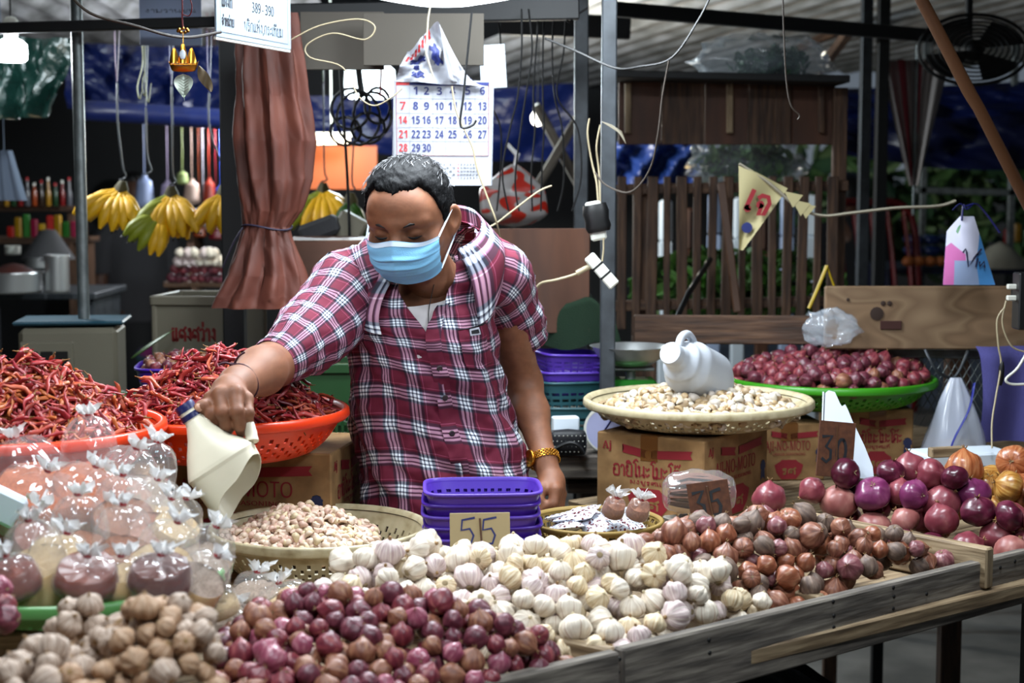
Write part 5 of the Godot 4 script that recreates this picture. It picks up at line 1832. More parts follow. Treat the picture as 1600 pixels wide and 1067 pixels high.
func vendor() -> void:
	var px := 0.0
	var t := thing("person", "masked man in a burgundy plaid shirt, bending and lifting a cut jug scoop", "person", Vector3.ZERO)
	var skin := mat("skin", Color(0.50, 0.315, 0.21), 0.62, 0, noise_tex("skin_tone", 0.02, [[0.0, Color(0.86, 0.84, 0.82)], [1.0, Color(1, 1, 1)]]), Vector3(1, 1, 1))
	skin.subsurf_scatter_enabled = true
	skin.subsurf_scatter_strength = 0.08
	var body := MB.new()
	# head, in its own axes: x to his left, y up, z out of the face
	var hb := Basis(Vector3.UP, -0.26) * Basis(Vector3.FORWARD, -0.03) * Basis(Vector3.RIGHT, 0.35)
	var hc := at(641, 339, 3.08)
	var ht := Transform3D(hb.scaled(Vector3(0.965, 0.835, 0.93)), hc)
	var inv := ht.affine_inverse()
	var nb := inv * at(672, 440, 3.14)
	var f := Field.new(Vector3(-0.105, -0.2, -0.13), Vector3(0.105, 0.135, 0.14), 0.0034)
	f.ball(Vector3(0, 0.028, -0.012), Vector3(0.077, 0.096, 0.098), 0.02)
	f.ball(Vector3(0, -0.02, 0.03), Vector3(0.064, 0.085, 0.062), 0.03)
	f.ball(Vector3(0, -0.085, 0.04), Vector3(0.046, 0.042, 0.046), 0.04)
	f.cone(Vector3(0.05, -0.05, 0.0), Vector3(0.02, -0.1, 0.05), 0.024, 0.02, 0.03)
	f.cone(Vector3(-0.05, -0.05, 0.0), Vector3(-0.02, -0.1, 0.05), 0.024, 0.02, 0.03)
	f.ball(Vector3(0, 0.035, 0.055), Vector3(0.055, 0.05, 0.035), 0.03)
	for s in [-1.0, 1.0]:
		f.ball(Vector3(0.042 * s, -0.035, 0.052), Vector3(0.028, 0.024, 0.026), 0.02)
		f.cone(Vector3(0.010 * s, 0.016, 0.088), Vector3(0.048 * s, 0.018, 0.07), 0.0105, 0.0085, 0.016)
		f.ball(Vector3(0.032 * s, -0.004, 0.099), Vector3(0.02, 0.0115, 0.014), 0.012, Basis(), true)
		f.ball(Vector3(0.032 * s, -0.005, 0.0775), Vector3(0.0155, 0.0125, 0.0135), 0.004)
		f.cone(Vector3(0.019 * s, -0.0185, 0.0865), Vector3(0.045 * s, -0.0175, 0.079), 0.0035, 0.003, 0.006)
		# ear: a rim, a hollow and a lobe
		var eb := Basis(Vector3.UP, -0.5 * s) * Basis(Vector3.RIGHT, -0.15)
		f.ball(Vector3(0.083 * s, -0.008, -0.008), Vector3(0.009, 0.033, 0.021), 0.008, eb)
		f.ball(Vector3(0.09 * s, -0.004, -0.002), Vector3(0.007, 0.02, 0.011), 0.005, eb, true)
		f.ball(Vector3(0.078 * s, -0.036, 0.0), Vector3(0.007, 0.01, 0.008), 0.006, eb)
	f.cone(Vector3(0, 0.006, 0.09), Vector3(0, -0.036, 0.112), 0.009, 0.0145, 0.014)
	f.ball(Vector3(0.014, -0.042, 0.1), Vector3(0.01, 0.009, 0.011), 0.008)
	f.ball(Vector3(-0.014, -0.042, 0.1), Vector3(0.01, 0.009, 0.011), 0.008)
	f.cone(Vector3(-0.02, -0.075, 0.085), Vector3(0.02, -0.075, 0.085), 0.008, 0.008, 0.008)
	f.cone(Vector3(0, -0.06, -0.03), nb, 0.048, 0.05, 0.03)
	f.into(body, ht)
	# neck, trunk and upper arms under the shirt
	var sh_r := at(548, 455, 3.17)
	var sh_l := at(778, 438, 3.24)
	var el_r := at(432, 566, 2.93)
	var el_l := at(818, 598, 3.33)
	var wr_r := at(370, 601, 2.70)
	var wr_l := at(850, 716, 3.21)
	var neck := at(674, 455, 3.17)
	f = Field.new(Vector3(-0.62, 0.8, -3.5), Vector3(0.16, 1.5, -2.8), 0.012)
	f.cone(hc - hb.y * 0.06 - hb.z * 0.03, neck, 0.046, 0.05, 0.03)
	f.cone(neck, at(664, 530, 3.2), 0.05, 0.085, 0.05)
	f.cone(at(664, 530, 3.2), at(690, 790, 3.22), 0.088, 0.1, 0.05)
	f.cone(at(600, 475, 3.19), at(735, 465, 3.22), 0.05, 0.05, 0.05)
	f.cone(sh_r, el_r, 0.045, 0.035, 0.03)
	f.cone(sh_l, el_l, 0.044, 0.034, 0.03)
	f.into(body)
	# his right forearm and the hand that grips the jug's handle
	f = Field.new(Vector3(-0.545, 1.1, -2.98), Vector3(-0.37, 1.29, -2.575), 0.0034)
	f.cone(el_r + (sh_r - el_r) * 0.2, el_r, 0.041, 0.04, 0.02)
	f.cone(el_r, el_r.lerp(wr_r, 0.4), 0.039, 0.040, 0.02)
	f.cone(el_r.lerp(wr_r, 0.4), wr_r, 0.040, 0.027, 0.02)
	var palm := at(357, 612, 2.655)
	f.cone(wr_r, palm, 0.027, 0.026, 0.02)
	# each finger: knuckle, bend, last joint, tip
	var kn := [[330, 624, 2.63], [345, 616, 2.615], [368, 613, 2.615], [385, 623, 2.63]]
	var b1 := [[329, 645, 2.602], [348, 644, 2.592], [371, 643, 2.592], [388, 645, 2.61]]
	var b2 := [[337, 659, 2.612], [353, 663, 2.603], [374, 665, 2.603], [388, 661, 2.617]]
	var tp_ := [[343, 664, 2.63], [357, 672, 2.622], [377, 676, 2.622], [389, 669, 2.632]]
	for k in 4:
		var a := at(kn[k][0], kn[k][1], kn[k][2])
		var b := at(b1[k][0], b1[k][1], b1[k][2])
		var c := at(b2[k][0], b2[k][1], b2[k][2])
		var e := at(tp_[k][0], tp_[k][1], tp_[k][2])
		var r: float = [0.0105, 0.0108, 0.0105, 0.009][k]
		f.cone(palm, a, 0.02, r + 0.003, 0.012)
		f.cone(a, b, r + 0.0015, r, 0.004)
		f.ball(b, Vector3.ONE * (r + 0.0008), 0.004)
		f.cone(b, c, r * 0.98, r * 0.92, 0.003)
		f.cone(c, e, r * 0.92, r * 0.8, 0.003)
	var th := [at(352, 622, 2.65), at(333, 632, 2.622), at(318, 634, 2.602), at(310, 637, 2.598)]
	f.cone(palm, th[0], 0.02, 0.015, 0.012)
	f.cone(th[0], th[1], 0.0145, 0.012, 0.006)
	f.cone(th[1], th[2], 0.012, 0.0105, 0.004)
	f.cone(th[2], th[3], 0.0105, 0.009, 0.003)
	f.into(body)
	# his left forearm and the hand leaning on the table
	f = Field.new(Vector3(-0.03, 0.86, -3.42), Vector3(0.14, 1.25, -3.1), 0.0036)
	f.cone(el_l + (sh_l - el_l) * 0.4, el_l, 0.038, 0.035, 0.02)
	f.cone(el_l, el_l.lerp(wr_l, 0.4), 0.036, 0.033, 0.02)
	f.cone(el_l.lerp(wr_l, 0.4), wr_l, 0.033, 0.0225, 0.02)
	var hand := at(862, 752, 3.185)
	f.cone(wr_l, hand, 0.0225, 0.024, 0.015)
	for k in 4:
		var a := at(876 - k * 3, 771 - k * 2.0, 3.20 - k * 0.019)
		var b := at(874 - k * 3, 793 - k * 2.0, 3.19 - k * 0.019)
		var c := at(857 - k * 2, 797 - k * 2, 3.19 - k * 0.018)
		var e := at(848 - k, 784 - k, 3.19 - k * 0.018)
		f.cone(hand, a, 0.019, 0.0118, 0.012)
		f.cone(a, b, 0.0112, 0.0102, 0.004)
		f.cone(b, c, 0.0102, 0.0095, 0.003)
		f.cone(c, e, 0.0095, 0.008, 0.003)
	f.cone(hand, at(846, 764, 3.15), 0.018, 0.0125, 0.012)
	f.cone(at(846, 764, 3.15), at(838, 784, 3.135), 0.012, 0.0105, 0.004)
	f.cone(at(838, 784, 3.135), at(842, 798, 3.13), 0.0105, 0.0085, 0.003)
	f.into(body)
	part("body", body, skin, t)
	# nails of the gripping hand
	var nail := mat("fingernail", Color(0.72, 0.54, 0.44), 0.3)
	for q in [[th[3], th[2], 0.0095], [at(357, 672, 2.622), at(353, 663, 2.603), 0.007]]:
		var m := MB.new()
		var ax: Vector3 = (q[0] - q[1]).normalized()
		var zz := (Vector3(0, EYE, 0) - (q[0] as Vector3)).normalized()
		zz = (zz - ax * zz.dot(ax)).normalized()
		m.lathe([Vector2(q[2] * 0.75, -0.002), Vector2(q[2] * 0.6, 0.0012), Vector2(0, 0.002)], 14, q[0] + zz * q[2] * 0.75, Basis(ax.cross(zz), zz, ax))
		part("fingernail", m, nail, t)
	face(t, ht)
	shirt(t, sh_r, sh_l)
	# trousers and shoes behind the table
	var cloth: Material = mats.cloth_dark
	var m := MB.new()
	var hip := at(692, 805, 3.22)
	for s in [-1.0, 1.0]:
		m.tube(smooth_path([hip + Vector3(0.02 * s, 0.06, 0), hip + Vector3(0.075 * s, -0.06, 0), Vector3(hip.x + 0.1 * s, 0.5, hip.z - 0.02), Vector3(hip.x + 0.11 * s, 0.09, hip.z)], 5), [0.1, 0.105, 0.105, 0.1, 0.1, 0.095, 0.09, 0.085, 0.08, 0.078, 0.075, 0.072, 0.07, 0.068, 0.066, 0.066], 18)
	part("trousers", m, cloth, t)
	for s in [-1.0, 1.0]:
		m = MB.new()
		var c := Vector3(hip.x + 0.11 * s, 0.0, hip.z + 0.05)
		m.grid(20, 8, func(i: int, j: int) -> Array:
			var a := TAU * i / 20.0
			var v := float(j) / 8
			var r := sqrt(maxf(1.0 - v * v, 0.0))
			return [c + Vector3(sin(a) * 0.05 * r, 0.002 + 0.09 * v * (0.6 - 0.4 * cos(a)), cos(a) * 0.14 * r), Vector2(a, v)])
		part("shoe", m, mats.black_rubber, t)
func face(t: Node3D, ht: Transform3D) -> void:
	# hair: a cap over the skull with a hairline
	var hn := FastNoiseLite.new()
	hn.seed = 5
	hn.frequency = 1.0
	var hair := mat("hair", Color.WHITE, 0.42, 0, noise_tex("hair_strands", 0.03, [[0.0, Color(0.015, 0.015, 0.018)], [0.55, Color(0.035, 0.035, 0.04)], [0.75, Color(0.08, 0.08, 0.085)], [1.0, Color(0.13, 0.13, 0.14)]], 3, 0, 512, 256), Vector3(14, 1.6, 1))
	hair.metallic_specular = 0.2
	hair.roughness = 0.6
	bump(hair, texs["hair_strands"], 0.35)
	var lim := [[0.0, 0.070], [0.35, 0.074], [0.62, 0.080], [0.9, 0.058], [1.05, 0.012], [1.15, -0.022], [1.35, -0.03], [1.5, 0.0], [1.75, 0.02], [2.0, -0.03], [2.4, -0.07], [3.2, -0.085]]
	var line := func(a: float) -> float:
		for k in lim.size() - 1:
			if a <= lim[k + 1][0]:
				return lerpf(lim[k][1], lim[k + 1][1], (a - lim[k][0]) / (lim[k + 1][0] - lim[k][0]))
		return -0.08
	var m := MB.new()
	var top := Vector3(0, 0.3, -0.95).normalized()   # the whorl sits behind the crown
	var side := Vector3.RIGHT
	var fw := side.cross(top)
	m.grid(150, 80, func(i: int, j: int) -> Array:
		var a := TAU * i / 150.0
		var ph := PI * 0.93 * j / 80.0
		var dir := top * cos(ph) + (side * sin(a) + fw * cos(a)) * sin(ph)
		var p := Vector3(0, 0.028, -0.012) + dir * Vector3(0.077, 0.096, 0.098)
		var az := absf(atan2(p.x, p.z + 0.012))
		var s := clampf((p.y - line.call(az) - 0.006 * hn.get_noise_2d(a * 30.0, ph * 3.0)) / 0.012, -1.0, 1.0)
		var lift := lerpf(-0.012, 0.007 + 0.005 * smoothstep(0.05, 0.11, p.y), 0.5 + 0.5 * s)
		lift += 0.0022 * hn.get_noise_2d(a * 40.0, ph * 5.0) + 0.003 * hn.get_noise_3d(p.x * 40.0, p.y * 40.0, p.z * 40.0)
		return [ht * (p + dir * lift), Vector2(float(i) / 150.0, ph)])
	part("hair", m, hair, t, "short black hair greying on top")
	# loose strands on top
	m = MB.new()
	var r := RandomNumberGenerator.new()
	r.seed = 77
	for k in 260:
		var a := r.randf_range(-1.5, 1.5)
		var ph := r.randf_range(0.25, 1.55)
		var pts := []
		for q in 4:
			var p2 := ph + q * 0.07
			var a2 := a + q * 0.02 * r.randf_range(-1, 1)
			var dir := top * cos(p2) + (side * sin(a2) + fw * cos(a2)) * sin(p2)
			var p := Vector3(0, 0.028, -0.012) + dir * Vector3(0.077, 0.096, 0.098)
			if p.y < 0.05:
				continue
			pts.append(ht * (p + dir * (0.0115 + 0.0035 * q / 3.0 + r.randf() * 0.002)))
		if pts.size() > 2:
			m.tube(pts, 0.0005, 3, false)
	var st := part("loose_strands", m, mat("grey_hair", Color(0.25, 0.25, 0.26), 0.4), t)
	st.set_meta("kind", "stuff")
	# brows, lashes
	var dark := mat("brow_hair", Color(0.10, 0.075, 0.06), 0.7)
	for s in [-1.0, 1.0]:
		m = MB.new()
		m.tube([ht * Vector3(0.014 * s, 0.013, 0.0985), ht * Vector3(0.03 * s, 0.019, 0.0945), ht * Vector3(0.044 * s, 0.018, 0.0835), ht * Vector3(0.051 * s, 0.013, 0.074)], [0.0022, 0.0032, 0.0027, 0.0012], 6)
		part("eyebrow", m, dark, t)
		m = MB.new()
		var arc := []
		for k in 7:
			var x := lerpf(0.0185, 0.0465, k / 6.0)
			arc.append(ht * Vector3(x * s, -0.0115 - 0.0025 * sin(PI * k / 6.0), lerpf(0.0885, 0.0835, k / 6.0) + 0.0045 * sin(PI * k / 6.0)))
		m.tube(arc, [0.0008, 0.0013, 0.0016, 0.0017, 0.0016, 0.0013, 0.0008], 6)
		part("lowered_lashes", m, mats.black_rubber, t)
	# the mask
	var blue := mat("mask_blue", Color(0.48, 0.72, 0.87), 0.75)
	bump(blue, noise_tex("mask_weave", 0.2, [], 2), 0.03)
	var surf := func(u: float, v: float, out: float) -> Vector3:
		var th := u * 1.25
		var zc := 0.124 + 0.012 * sin(PI * clampf(v * 1.35, 0, 1)) - 0.040 * smoothstep(0.6, 1.0, v)
		var half := lerpf(0.072, 0.064, v * v)
		var zs := lerpf(0.034, 0.038, v)
		var w := pow(maxf(cos(th), 0.0), 0.75)
		var x := half * sin(th) / sin(1.25)
		var z := zs + (zc - zs) * lerpf(w, maxf(1.0 - absf(u), 0.0), 0.25)
		var y := lerpf(-0.010 - 0.014 * absf(u) + 0.003 * cos(u * 6.0), -0.126 + 0.022 * u * u, v)
		var pl := 0.0
		for q in [0.34, 0.54, 0.74]:
			var dv: float = v - q - 0.05 * absf(u) * (0.5 - q)
			pl += 0.0042 * smoothstep(-0.1, 0.0, dv) * (1.0 - smoothstep(0.0, 0.02, dv))
		return Vector3(x, y, z + (pl + out) * w + out * 0.5 + 0.002 * sin(v * 23.0 + u * 4.0) * absf(u))
	m = MB.new()
	for k in 2:
		m.grid(48, 60, func(i: int, j: int) -> Array: return [ht * surf.call(i / 24.0 - 1.0, j / 60.0, 0.0 - k * 0.0014), Vector2(i / 48.0, j / 60.0)], null, k == 0)
	var mask := part("face_mask", m, blue, t, "pale blue pleated surgical mask")
	m = MB.new()
	m.grid(48, 6, func(i: int, j: int) -> Array: return [ht * surf.call(i / 24.0 - 1.0, j / 6.0 * 0.085 - 0.004, 0.0011), Vector2(i / 48.0, j / 6.0)], null, true)
	part("nose_band", m, mat("mask_white", Color(0.78, 0.84, 0.9), 0.7), mask, "white band along the top edge")
	for s in [-1.0, 1.0]:
		m = MB.new()
		m.tube(smooth_path([ht * surf.call(s * 0.98, 0.03, 0.0), ht * Vector3(0.079 * s, 0.002, 0.012), ht * Vector3(0.087 * s, 0.02, -0.012), ht * Vector3(0.09 * s, -0.008, -0.028), ht * Vector3(0.082 * s, -0.045, -0.004), ht * surf.call(s * 0.98, 0.95, 0.0)], 6), 0.0021, 6, true, 0.5)
		part("ear_loop", m, mats.mask_white, mask)
func shirt(t: Node3D, sh_r: Vector3, sh_l: Vector3) -> void:
	var cloth := mat("plaid_cloth", Color.WHITE, 0.85, 0, plaid(), Vector3(19.0, 19.0, 1))
	bump(cloth, noise_tex("cloth_weave", 0.25, [], 2), 0.02)
	var fn := FastNoiseLite.new()
	fn.seed = 21
	fn.frequency = 1.0
	fn.fractal_octaves = 3
	# rings from the hem up: px, py, depth, half width in px, half depth, forward tilt, roll
	var spec := [
		[704, 850, 3.21, 142, 0.125, 0.0, 0.0], [703, 795, 3.21, 137, 0.128, 0.0, 0.0], [697, 745, 3.21, 134, 0.128, 0.0, 0.0], [688, 700, 3.21, 132, 0.125, 0.02, 0.0], [676, 650, 3.21, 128, 0.122, 0.04, 0.0],
		[669, 600, 3.20, 123, 0.122, 0.06, 0.0], [662, 555, 3.19, 119, 0.124, 0.1, 0.0], [656, 512, 3.18, 120, 0.124, 0.18, 0.02], [652, 474, 3.18, 124, 0.12, 0.25, 0.10], [651, 440, 3.18, 125, 0.114, 0.32, 0.16],
		[655, 406, 3.18, 117, 0.102, 0.38, 0.20], [666, 381, 3.17, 86, 0.085, 0.43, 0.16], [672, 379, 3.165, 46, 0.062, 0.5, 0.10]]
	var rings := []
	for s in spec:
		var b := Basis(Vector3.UP, lerpf(0.32, 0.08, smoothstep(0.4, 1.0, rings.size() / 12.0))) * Basis(Vector3.BACK, s[6]) * Basis(Vector3.RIGHT, s[5])
		rings.append([at(s[0], s[1], s[2]), s[3] / (FOCAL / s[2]), s[4], b.x, b.y, b.z])
	var torso := func(th: float, v: float, grow: float, folds: float) -> Vector3:
		var r := ring_at(rings, v)
		var e := superell(th, 2.25)
		var bx: Vector3 = (r[3] as Vector3).normalized()
		var bz: Vector3 = (r[5] as Vector3).normalized()
		var out := (bx * e.x + bz * e.y).normalized()
		var p: Vector3 = r[0] + bx * e.x * (r[1] + grow) + bz * e.y * (r[2] + grow)
		if folds > 0.0:
			var low := smoothstep(0.75, 0.2, v)
			# creases that run down and across from the raised arm, and loose waves towards the hem
			var q := 0.010 * fn.get_noise_2d(th * 1.3 + v * 7.0, v * 3.0 - th * 0.5) + 0.007 * fn.get_noise_2d(th * 2.6 - v * 4.0 + 9.0, v * 8.0 + th * 1.6) * (0.5 + low)
			q += 0.0045 * sin(th * 7.0 + v * 9.0 + 2.0 * fn.get_noise_2d(th, v * 4.0)) * low
			p += out * q * folds
		return p
	var gap := func(v: float) -> float: return 0.46 * smoothstep(0.555, 0.98, v)
	var m := MB.new()
	var n := 150
	var nv := 130
	for k in 2:
		m.grid(n, nv, func(i: int, j: int) -> Array:
			var v := float(j) / nv * 0.93
			var g: float = gap.call(v)
			var th := g + (TAU - 2.0 * g) * i / n
			return [torso.call(th, v, -0.0012 * k, 1.0), Vector2(th * 0.138, v * 0.60 + 0.016 * sin(th * 2.0))], null, k == 1)
	var body := part("shirt", m, cloth, t, "burgundy, navy and white plaid shirt")
	# placket: a strip along the left front, with buttons
	m = MB.new()
	m.grid(6, 90, func(i: int, j: int) -> Array:
		var v := 0.74 * j / 90.0
		var th: float = float(gap.call(v)) + 0.15 * (i / 6.0) - 0.085
		return [torso.call(th, v, 0.0032 - 0.002 * absf(i / 3.0 - 1.0), 1.0), Vector2(th * 0.138 + 0.008, v * 0.60)], null, true)
	part("placket", m, cloth, body)
	for v in [0.14, 0.23, 0.32, 0.41, 0.5]:
		var p: Vector3 = torso.call(-0.005, v, 0.0045, 1.0)
		var nn: Vector3 = (torso.call(-0.005, v, 0.02, 1.0) - p).normalized()
		m = MB.new()
		m.lathe([Vector2(0.0058, -0.001), Vector2(0.0055, 0.0012), Vector2(0.003, 0.0008), Vector2(0, 0.0012)], 14, p, Basis(nn.cross(Vector3.UP).normalized(), nn, Vector3.UP).orthonormalized())
		part("button", m, mat("button_dark", Color(0.16, 0.12, 0.13), 0.3), body)
	# breast pocket on his left with a small emblem
	m = MB.new()
	var pk := func(u: float, w: float, g: float) -> Vector3: return torso.call(lerpf(0.30, 0.78, u), lerpf(0.50, 0.632, w) - 0.012 * (1.0 - absf(u * 2.0 - 1.0)) * (1.0 - w), g, 1.0)
	m.grid(14, 14, func(i: int, j: int) -> Array: return [pk.call(i / 14.0, j / 14.0, 0.0028), Vector2(lerpf(0.30, 0.78, i / 14.0) * 0.138 + 0.011, lerpf(0.5, 0.632, j / 14.0) * 0.6 + 0.006)], null, true)
	part("pocket", m, cloth, body)
	m = MB.new()
	m.tube([pk.call(0, 1, 0.003), pk.call(0.25, 1, 0.0034), pk.call(0.5, 1, 0.0036), pk.call(0.75, 1, 0.0034), pk.call(1, 1, 0.003)], 0.0012, 6)
	part("pocket_hem", m, mats.cloth_dark, body)
	m = MB.new()
	m.grid(4, 2, func(i: int, j: int) -> Array: return [pk.call(0.3 + 0.32 * i / 4.0, 0.82 + 0.16 * j / 2.0, 0.0042), Vector2.ZERO], null, true)
	part("emblem", m, mat("emblem_grey", Color(0.62, 0.62, 0.66), 0.6), body)
	m = MB.new()
	m.grid(4, 2, func(i: int, j: int) -> Array: return [pk.call(0.34 + 0.24 * i / 4.0, 0.86 + 0.08 * j / 2.0, 0.0048), Vector2.ZERO], null, true)
	part("emblem_bar", m, mats.cloth_dark, body)
	# yoke seam over his left shoulder
	m = MB.new()
	var seam := []
	for k in 12:
		seam.append(torso.call(lerpf(0.62, 1.5, k / 11.0), lerpf(0.9, 0.78, k / 11.0), 0.0012, 1.0))
	m.tube(seam, 0.0011, 5)
	part("yoke_seam", m, mats.cloth_dark, body)
	# sleeves: [px, py, depth, radius]
	var sleeve := func(spec2: Array, called: String, sd: float, twist: float) -> void:
		var pts := []
		var rad := []
		for s in spec2:
			pts.append(at(s[0], s[1], s[2]))
			rad.append(s[3])
		var path := smooth_path(pts, 10)
		var cnt := path.size()
		var sm := MB.new()
		var x := Vector3.UP
		var run := 0.0
		var frames := []
		for i in cnt:
			var d: Vector3 = (path[mini(i + 1, cnt - 1)] - path[maxi(i - 1, 0)]).normalized()
			x = (x - d * x.dot(d)).normalized()
			if i > 0:
				run += (path[i] - path[i - 1]).length()
			frames.append([x, d.cross(x), run])
		for k in 2:
			sm.grid(72, cnt - 1, func(i: int, j: int) -> Array:
				var a := TAU * i / 72.0
				var u := float(j) / (cnt - 1) * (rad.size() - 1)
				var r := lerpf(rad[int(u)], rad[mini(int(u) + 1, rad.size() - 1)], u - int(u)) - 0.0012 * k
				var q := float(j) / (cnt - 1)
				r += (0.0055 * fn.get_noise_2d(a * 1.6 + sd + q * 3.0, q * 9.0 + sin(a)) + 0.0035 * sin(q * 16.0 + a * 2.0 + sd)) * smoothstep(1.0, 0.85, q)
				if j >= cnt - 2:
					r += 0.0015
				return [path[j] + (frames[j][0] * cos(a) + frames[j][1] * sin(a)) * r, Vector2((a + twist) * 0.085, frames[j][2] + 0.01)], null, k == 0)
		part(called, sm, cloth, body)
		sm = MB.new()
		var hem := []
		for i in 25:
			var a := TAU * i / 24.0
			hem.append(path[cnt - 3] + (frames[cnt - 3][0] * cos(a) + frames[cnt - 3][1] * sin(a)) * (rad[rad.size() - 1] + 0.0036))
		sm.tube(hem, 0.0008, 4, false)
		part("hem_stitch", sm, mats.cloth_dark, body)
	sleeve.call([[600, 440, 3.17, 0.085], [554, 462, 3.16, 0.091], [510, 500, 3.08, 0.075], [468, 538, 2.99, 0.061], [427, 568, 2.915, 0.043]], "sleeve", 3.0, 0.3)
	sleeve.call([[722, 418, 3.2, 0.078], [764, 434, 3.24, 0.082], [794, 476, 3.29, 0.064], [812, 512, 3.315, 0.053], [823, 536, 3.33, 0.0445]], "sleeve", 7.0, 1.0)
	# collar: stands round the neck, then folds out and down into two points
	m = MB.new()
	for k in 2:
		m.grid(72, 16, func(i: int, j: int) -> Array:
			var u := i / 36.0 - 1.0
			var v := j / 16.0
			var w := clampf((v - 0.3) / 0.7, 0.0, 1.0)
			var end := smoothstep(0.45, 1.0, absf(u))
			var th := PI + u * (PI - 0.43 - 0.10 * w)
			var base: Vector3 = torso.call(th, 0.915, 0.006, 0.0)
			var up: Vector3 = torso.call(th, 0.905, 0.004, 0.0) - torso.call(th, 0.84, 0.004, 0.0)
			var top: Vector3 = base + (Vector3.UP * 0.7 + up.normalized() * 0.3).normalized() * (0.032 - 0.012 * end)
			var p := base.lerp(top, minf(v / 0.3, 1.0))
			if w > 0.0:
				var leaf: Vector3 = torso.call(th, 0.915 - (0.13 + 0.14 * end * end) * w, 0.014 + 0.006 * sin(PI * w) + 0.004 * end - 0.0015 * k, 0.0)
				p = top.lerp(leaf, smoothstep(0.0, 0.3, w))
				p += Vector3.UP * 0.004 * sin(PI * minf(w * 3.0, 1.0))
			return [p + (Vector3.DOWN * 0.0012 * k), Vector2(u * 0.19, v * 0.085)], null, k == 1)
	part("collar", m, cloth, body)
	# white vest in the opening, and a thin neck cord
	m = MB.new()
	m.grid(30, 30, func(i: int, j: int) -> Array:
		var u := i / 15.0 - 1.0
		var v := lerpf(0.45, 0.80 - 0.06 * (1.0 - u * u), j / 30.0)
		return [torso.call(u * 0.75, v, -0.0085, 0.4), Vector2(u, v)], null, true)
	part("vest", m, mat("vest_white", Color(0.74, 0.72, 0.72), 0.85), t, "white undershirt")
	m = MB.new()
	m.tube(smooth_path([torso.call(0.30, 0.93, -0.02, 0.0), torso.call(0.12, 0.84, -0.012, 0.0), torso.call(0.02, 0.72, -0.006, 0.4), torso.call(-0.02, 0.62, -0.006, 0.4)], 6), 0.0008, 5)
	part("neck_cord", m, mats.black_rubber, t)
	# wrist cord and watch
	var wr := at(374, 599, 2.715)
	var ax := (wr - at(432, 566, 2.93)).normalized()
	var x1 := ax.cross(Vector3.UP).normalized()
	var y1 := ax.cross(x1)
	m = MB.new()
	var ringp := []
	for k in 25:
		var a := TAU * k / 24.0
		ringp.append(wr + (x1 * cos(a) + y1 * sin(a)) * (0.0315 + 0.001 * sin(a * 3.0)))
	m.tube(ringp, 0.0017, 6, false)
	var kn := wr + (x1 * 0.3 - y1 * 0.95).normalized() * 0.0315
	for q in [Vector3(0.02, 0.022, 0.004), Vector3(0.018, -0.014, 0.012), Vector3(-0.022, 0.002, 0.01)]:
		m.tube(smooth_path([kn, kn + q * 0.5 + Vector3(0, 0.004, 0.004), kn + q], 4), 0.0019, 5)
	m.tube([kn - x1 * 0.005, kn + x1 * 0.005], 0.005, 8)
	part("wrist_cord", m, mat("cord_plum", Color(0.2, 0.02, 0.1), 0.8), t, "plum red cord tied round his right wrist")
	wr = at(850, 718, 3.212)
	ax = (wr - at(835, 660, 3.265)).normalized()
	x1 = ax.cross(Vector3.BACK).normalized()
	y1 = ax.cross(x1)
	var watch := Node3D.new()
	watch.name = "wristwatch"
	watch.set_meta("label", "gold link wristwatch on his left wrist")
	t.add_child(watch, true)
	m = MB.new()
	for row in 5:
		for k in 26:
			var a := TAU * (k + 0.5 * (row % 2)) / 26.0
			var c := wr + (x1 * cos(a) + y1 * sin(a)) * 0.0305 + ax * (row - 2) * 0.0032
			var nn := (x1 * cos(a) + y1 * sin(a))
			m.box(c, Vector3(0.0056, 0.0024, 0.0026), Basis(nn.cross(ax), nn, ax), 0.0005)
	var strap := part("link_strap", m, mats.gold, watch)
	strap.set_meta("kind", "stuff")
	m = MB.new()
	var face_n := (x1 * 0.8 - y1 * 0.6).normalized()
	m.lathe([Vector2(0.0, -0.002), Vector2(0.017, -0.002), Vector2(0.018, 0.003), Vector2(0.016, 0.006), Vector2(0, 0.0062)], 22, wr + face_n * 0.031, Basis(face_n.cross(ax).normalized(), face_n, ax))
	part("watch_case", m, mats.gold, watch)
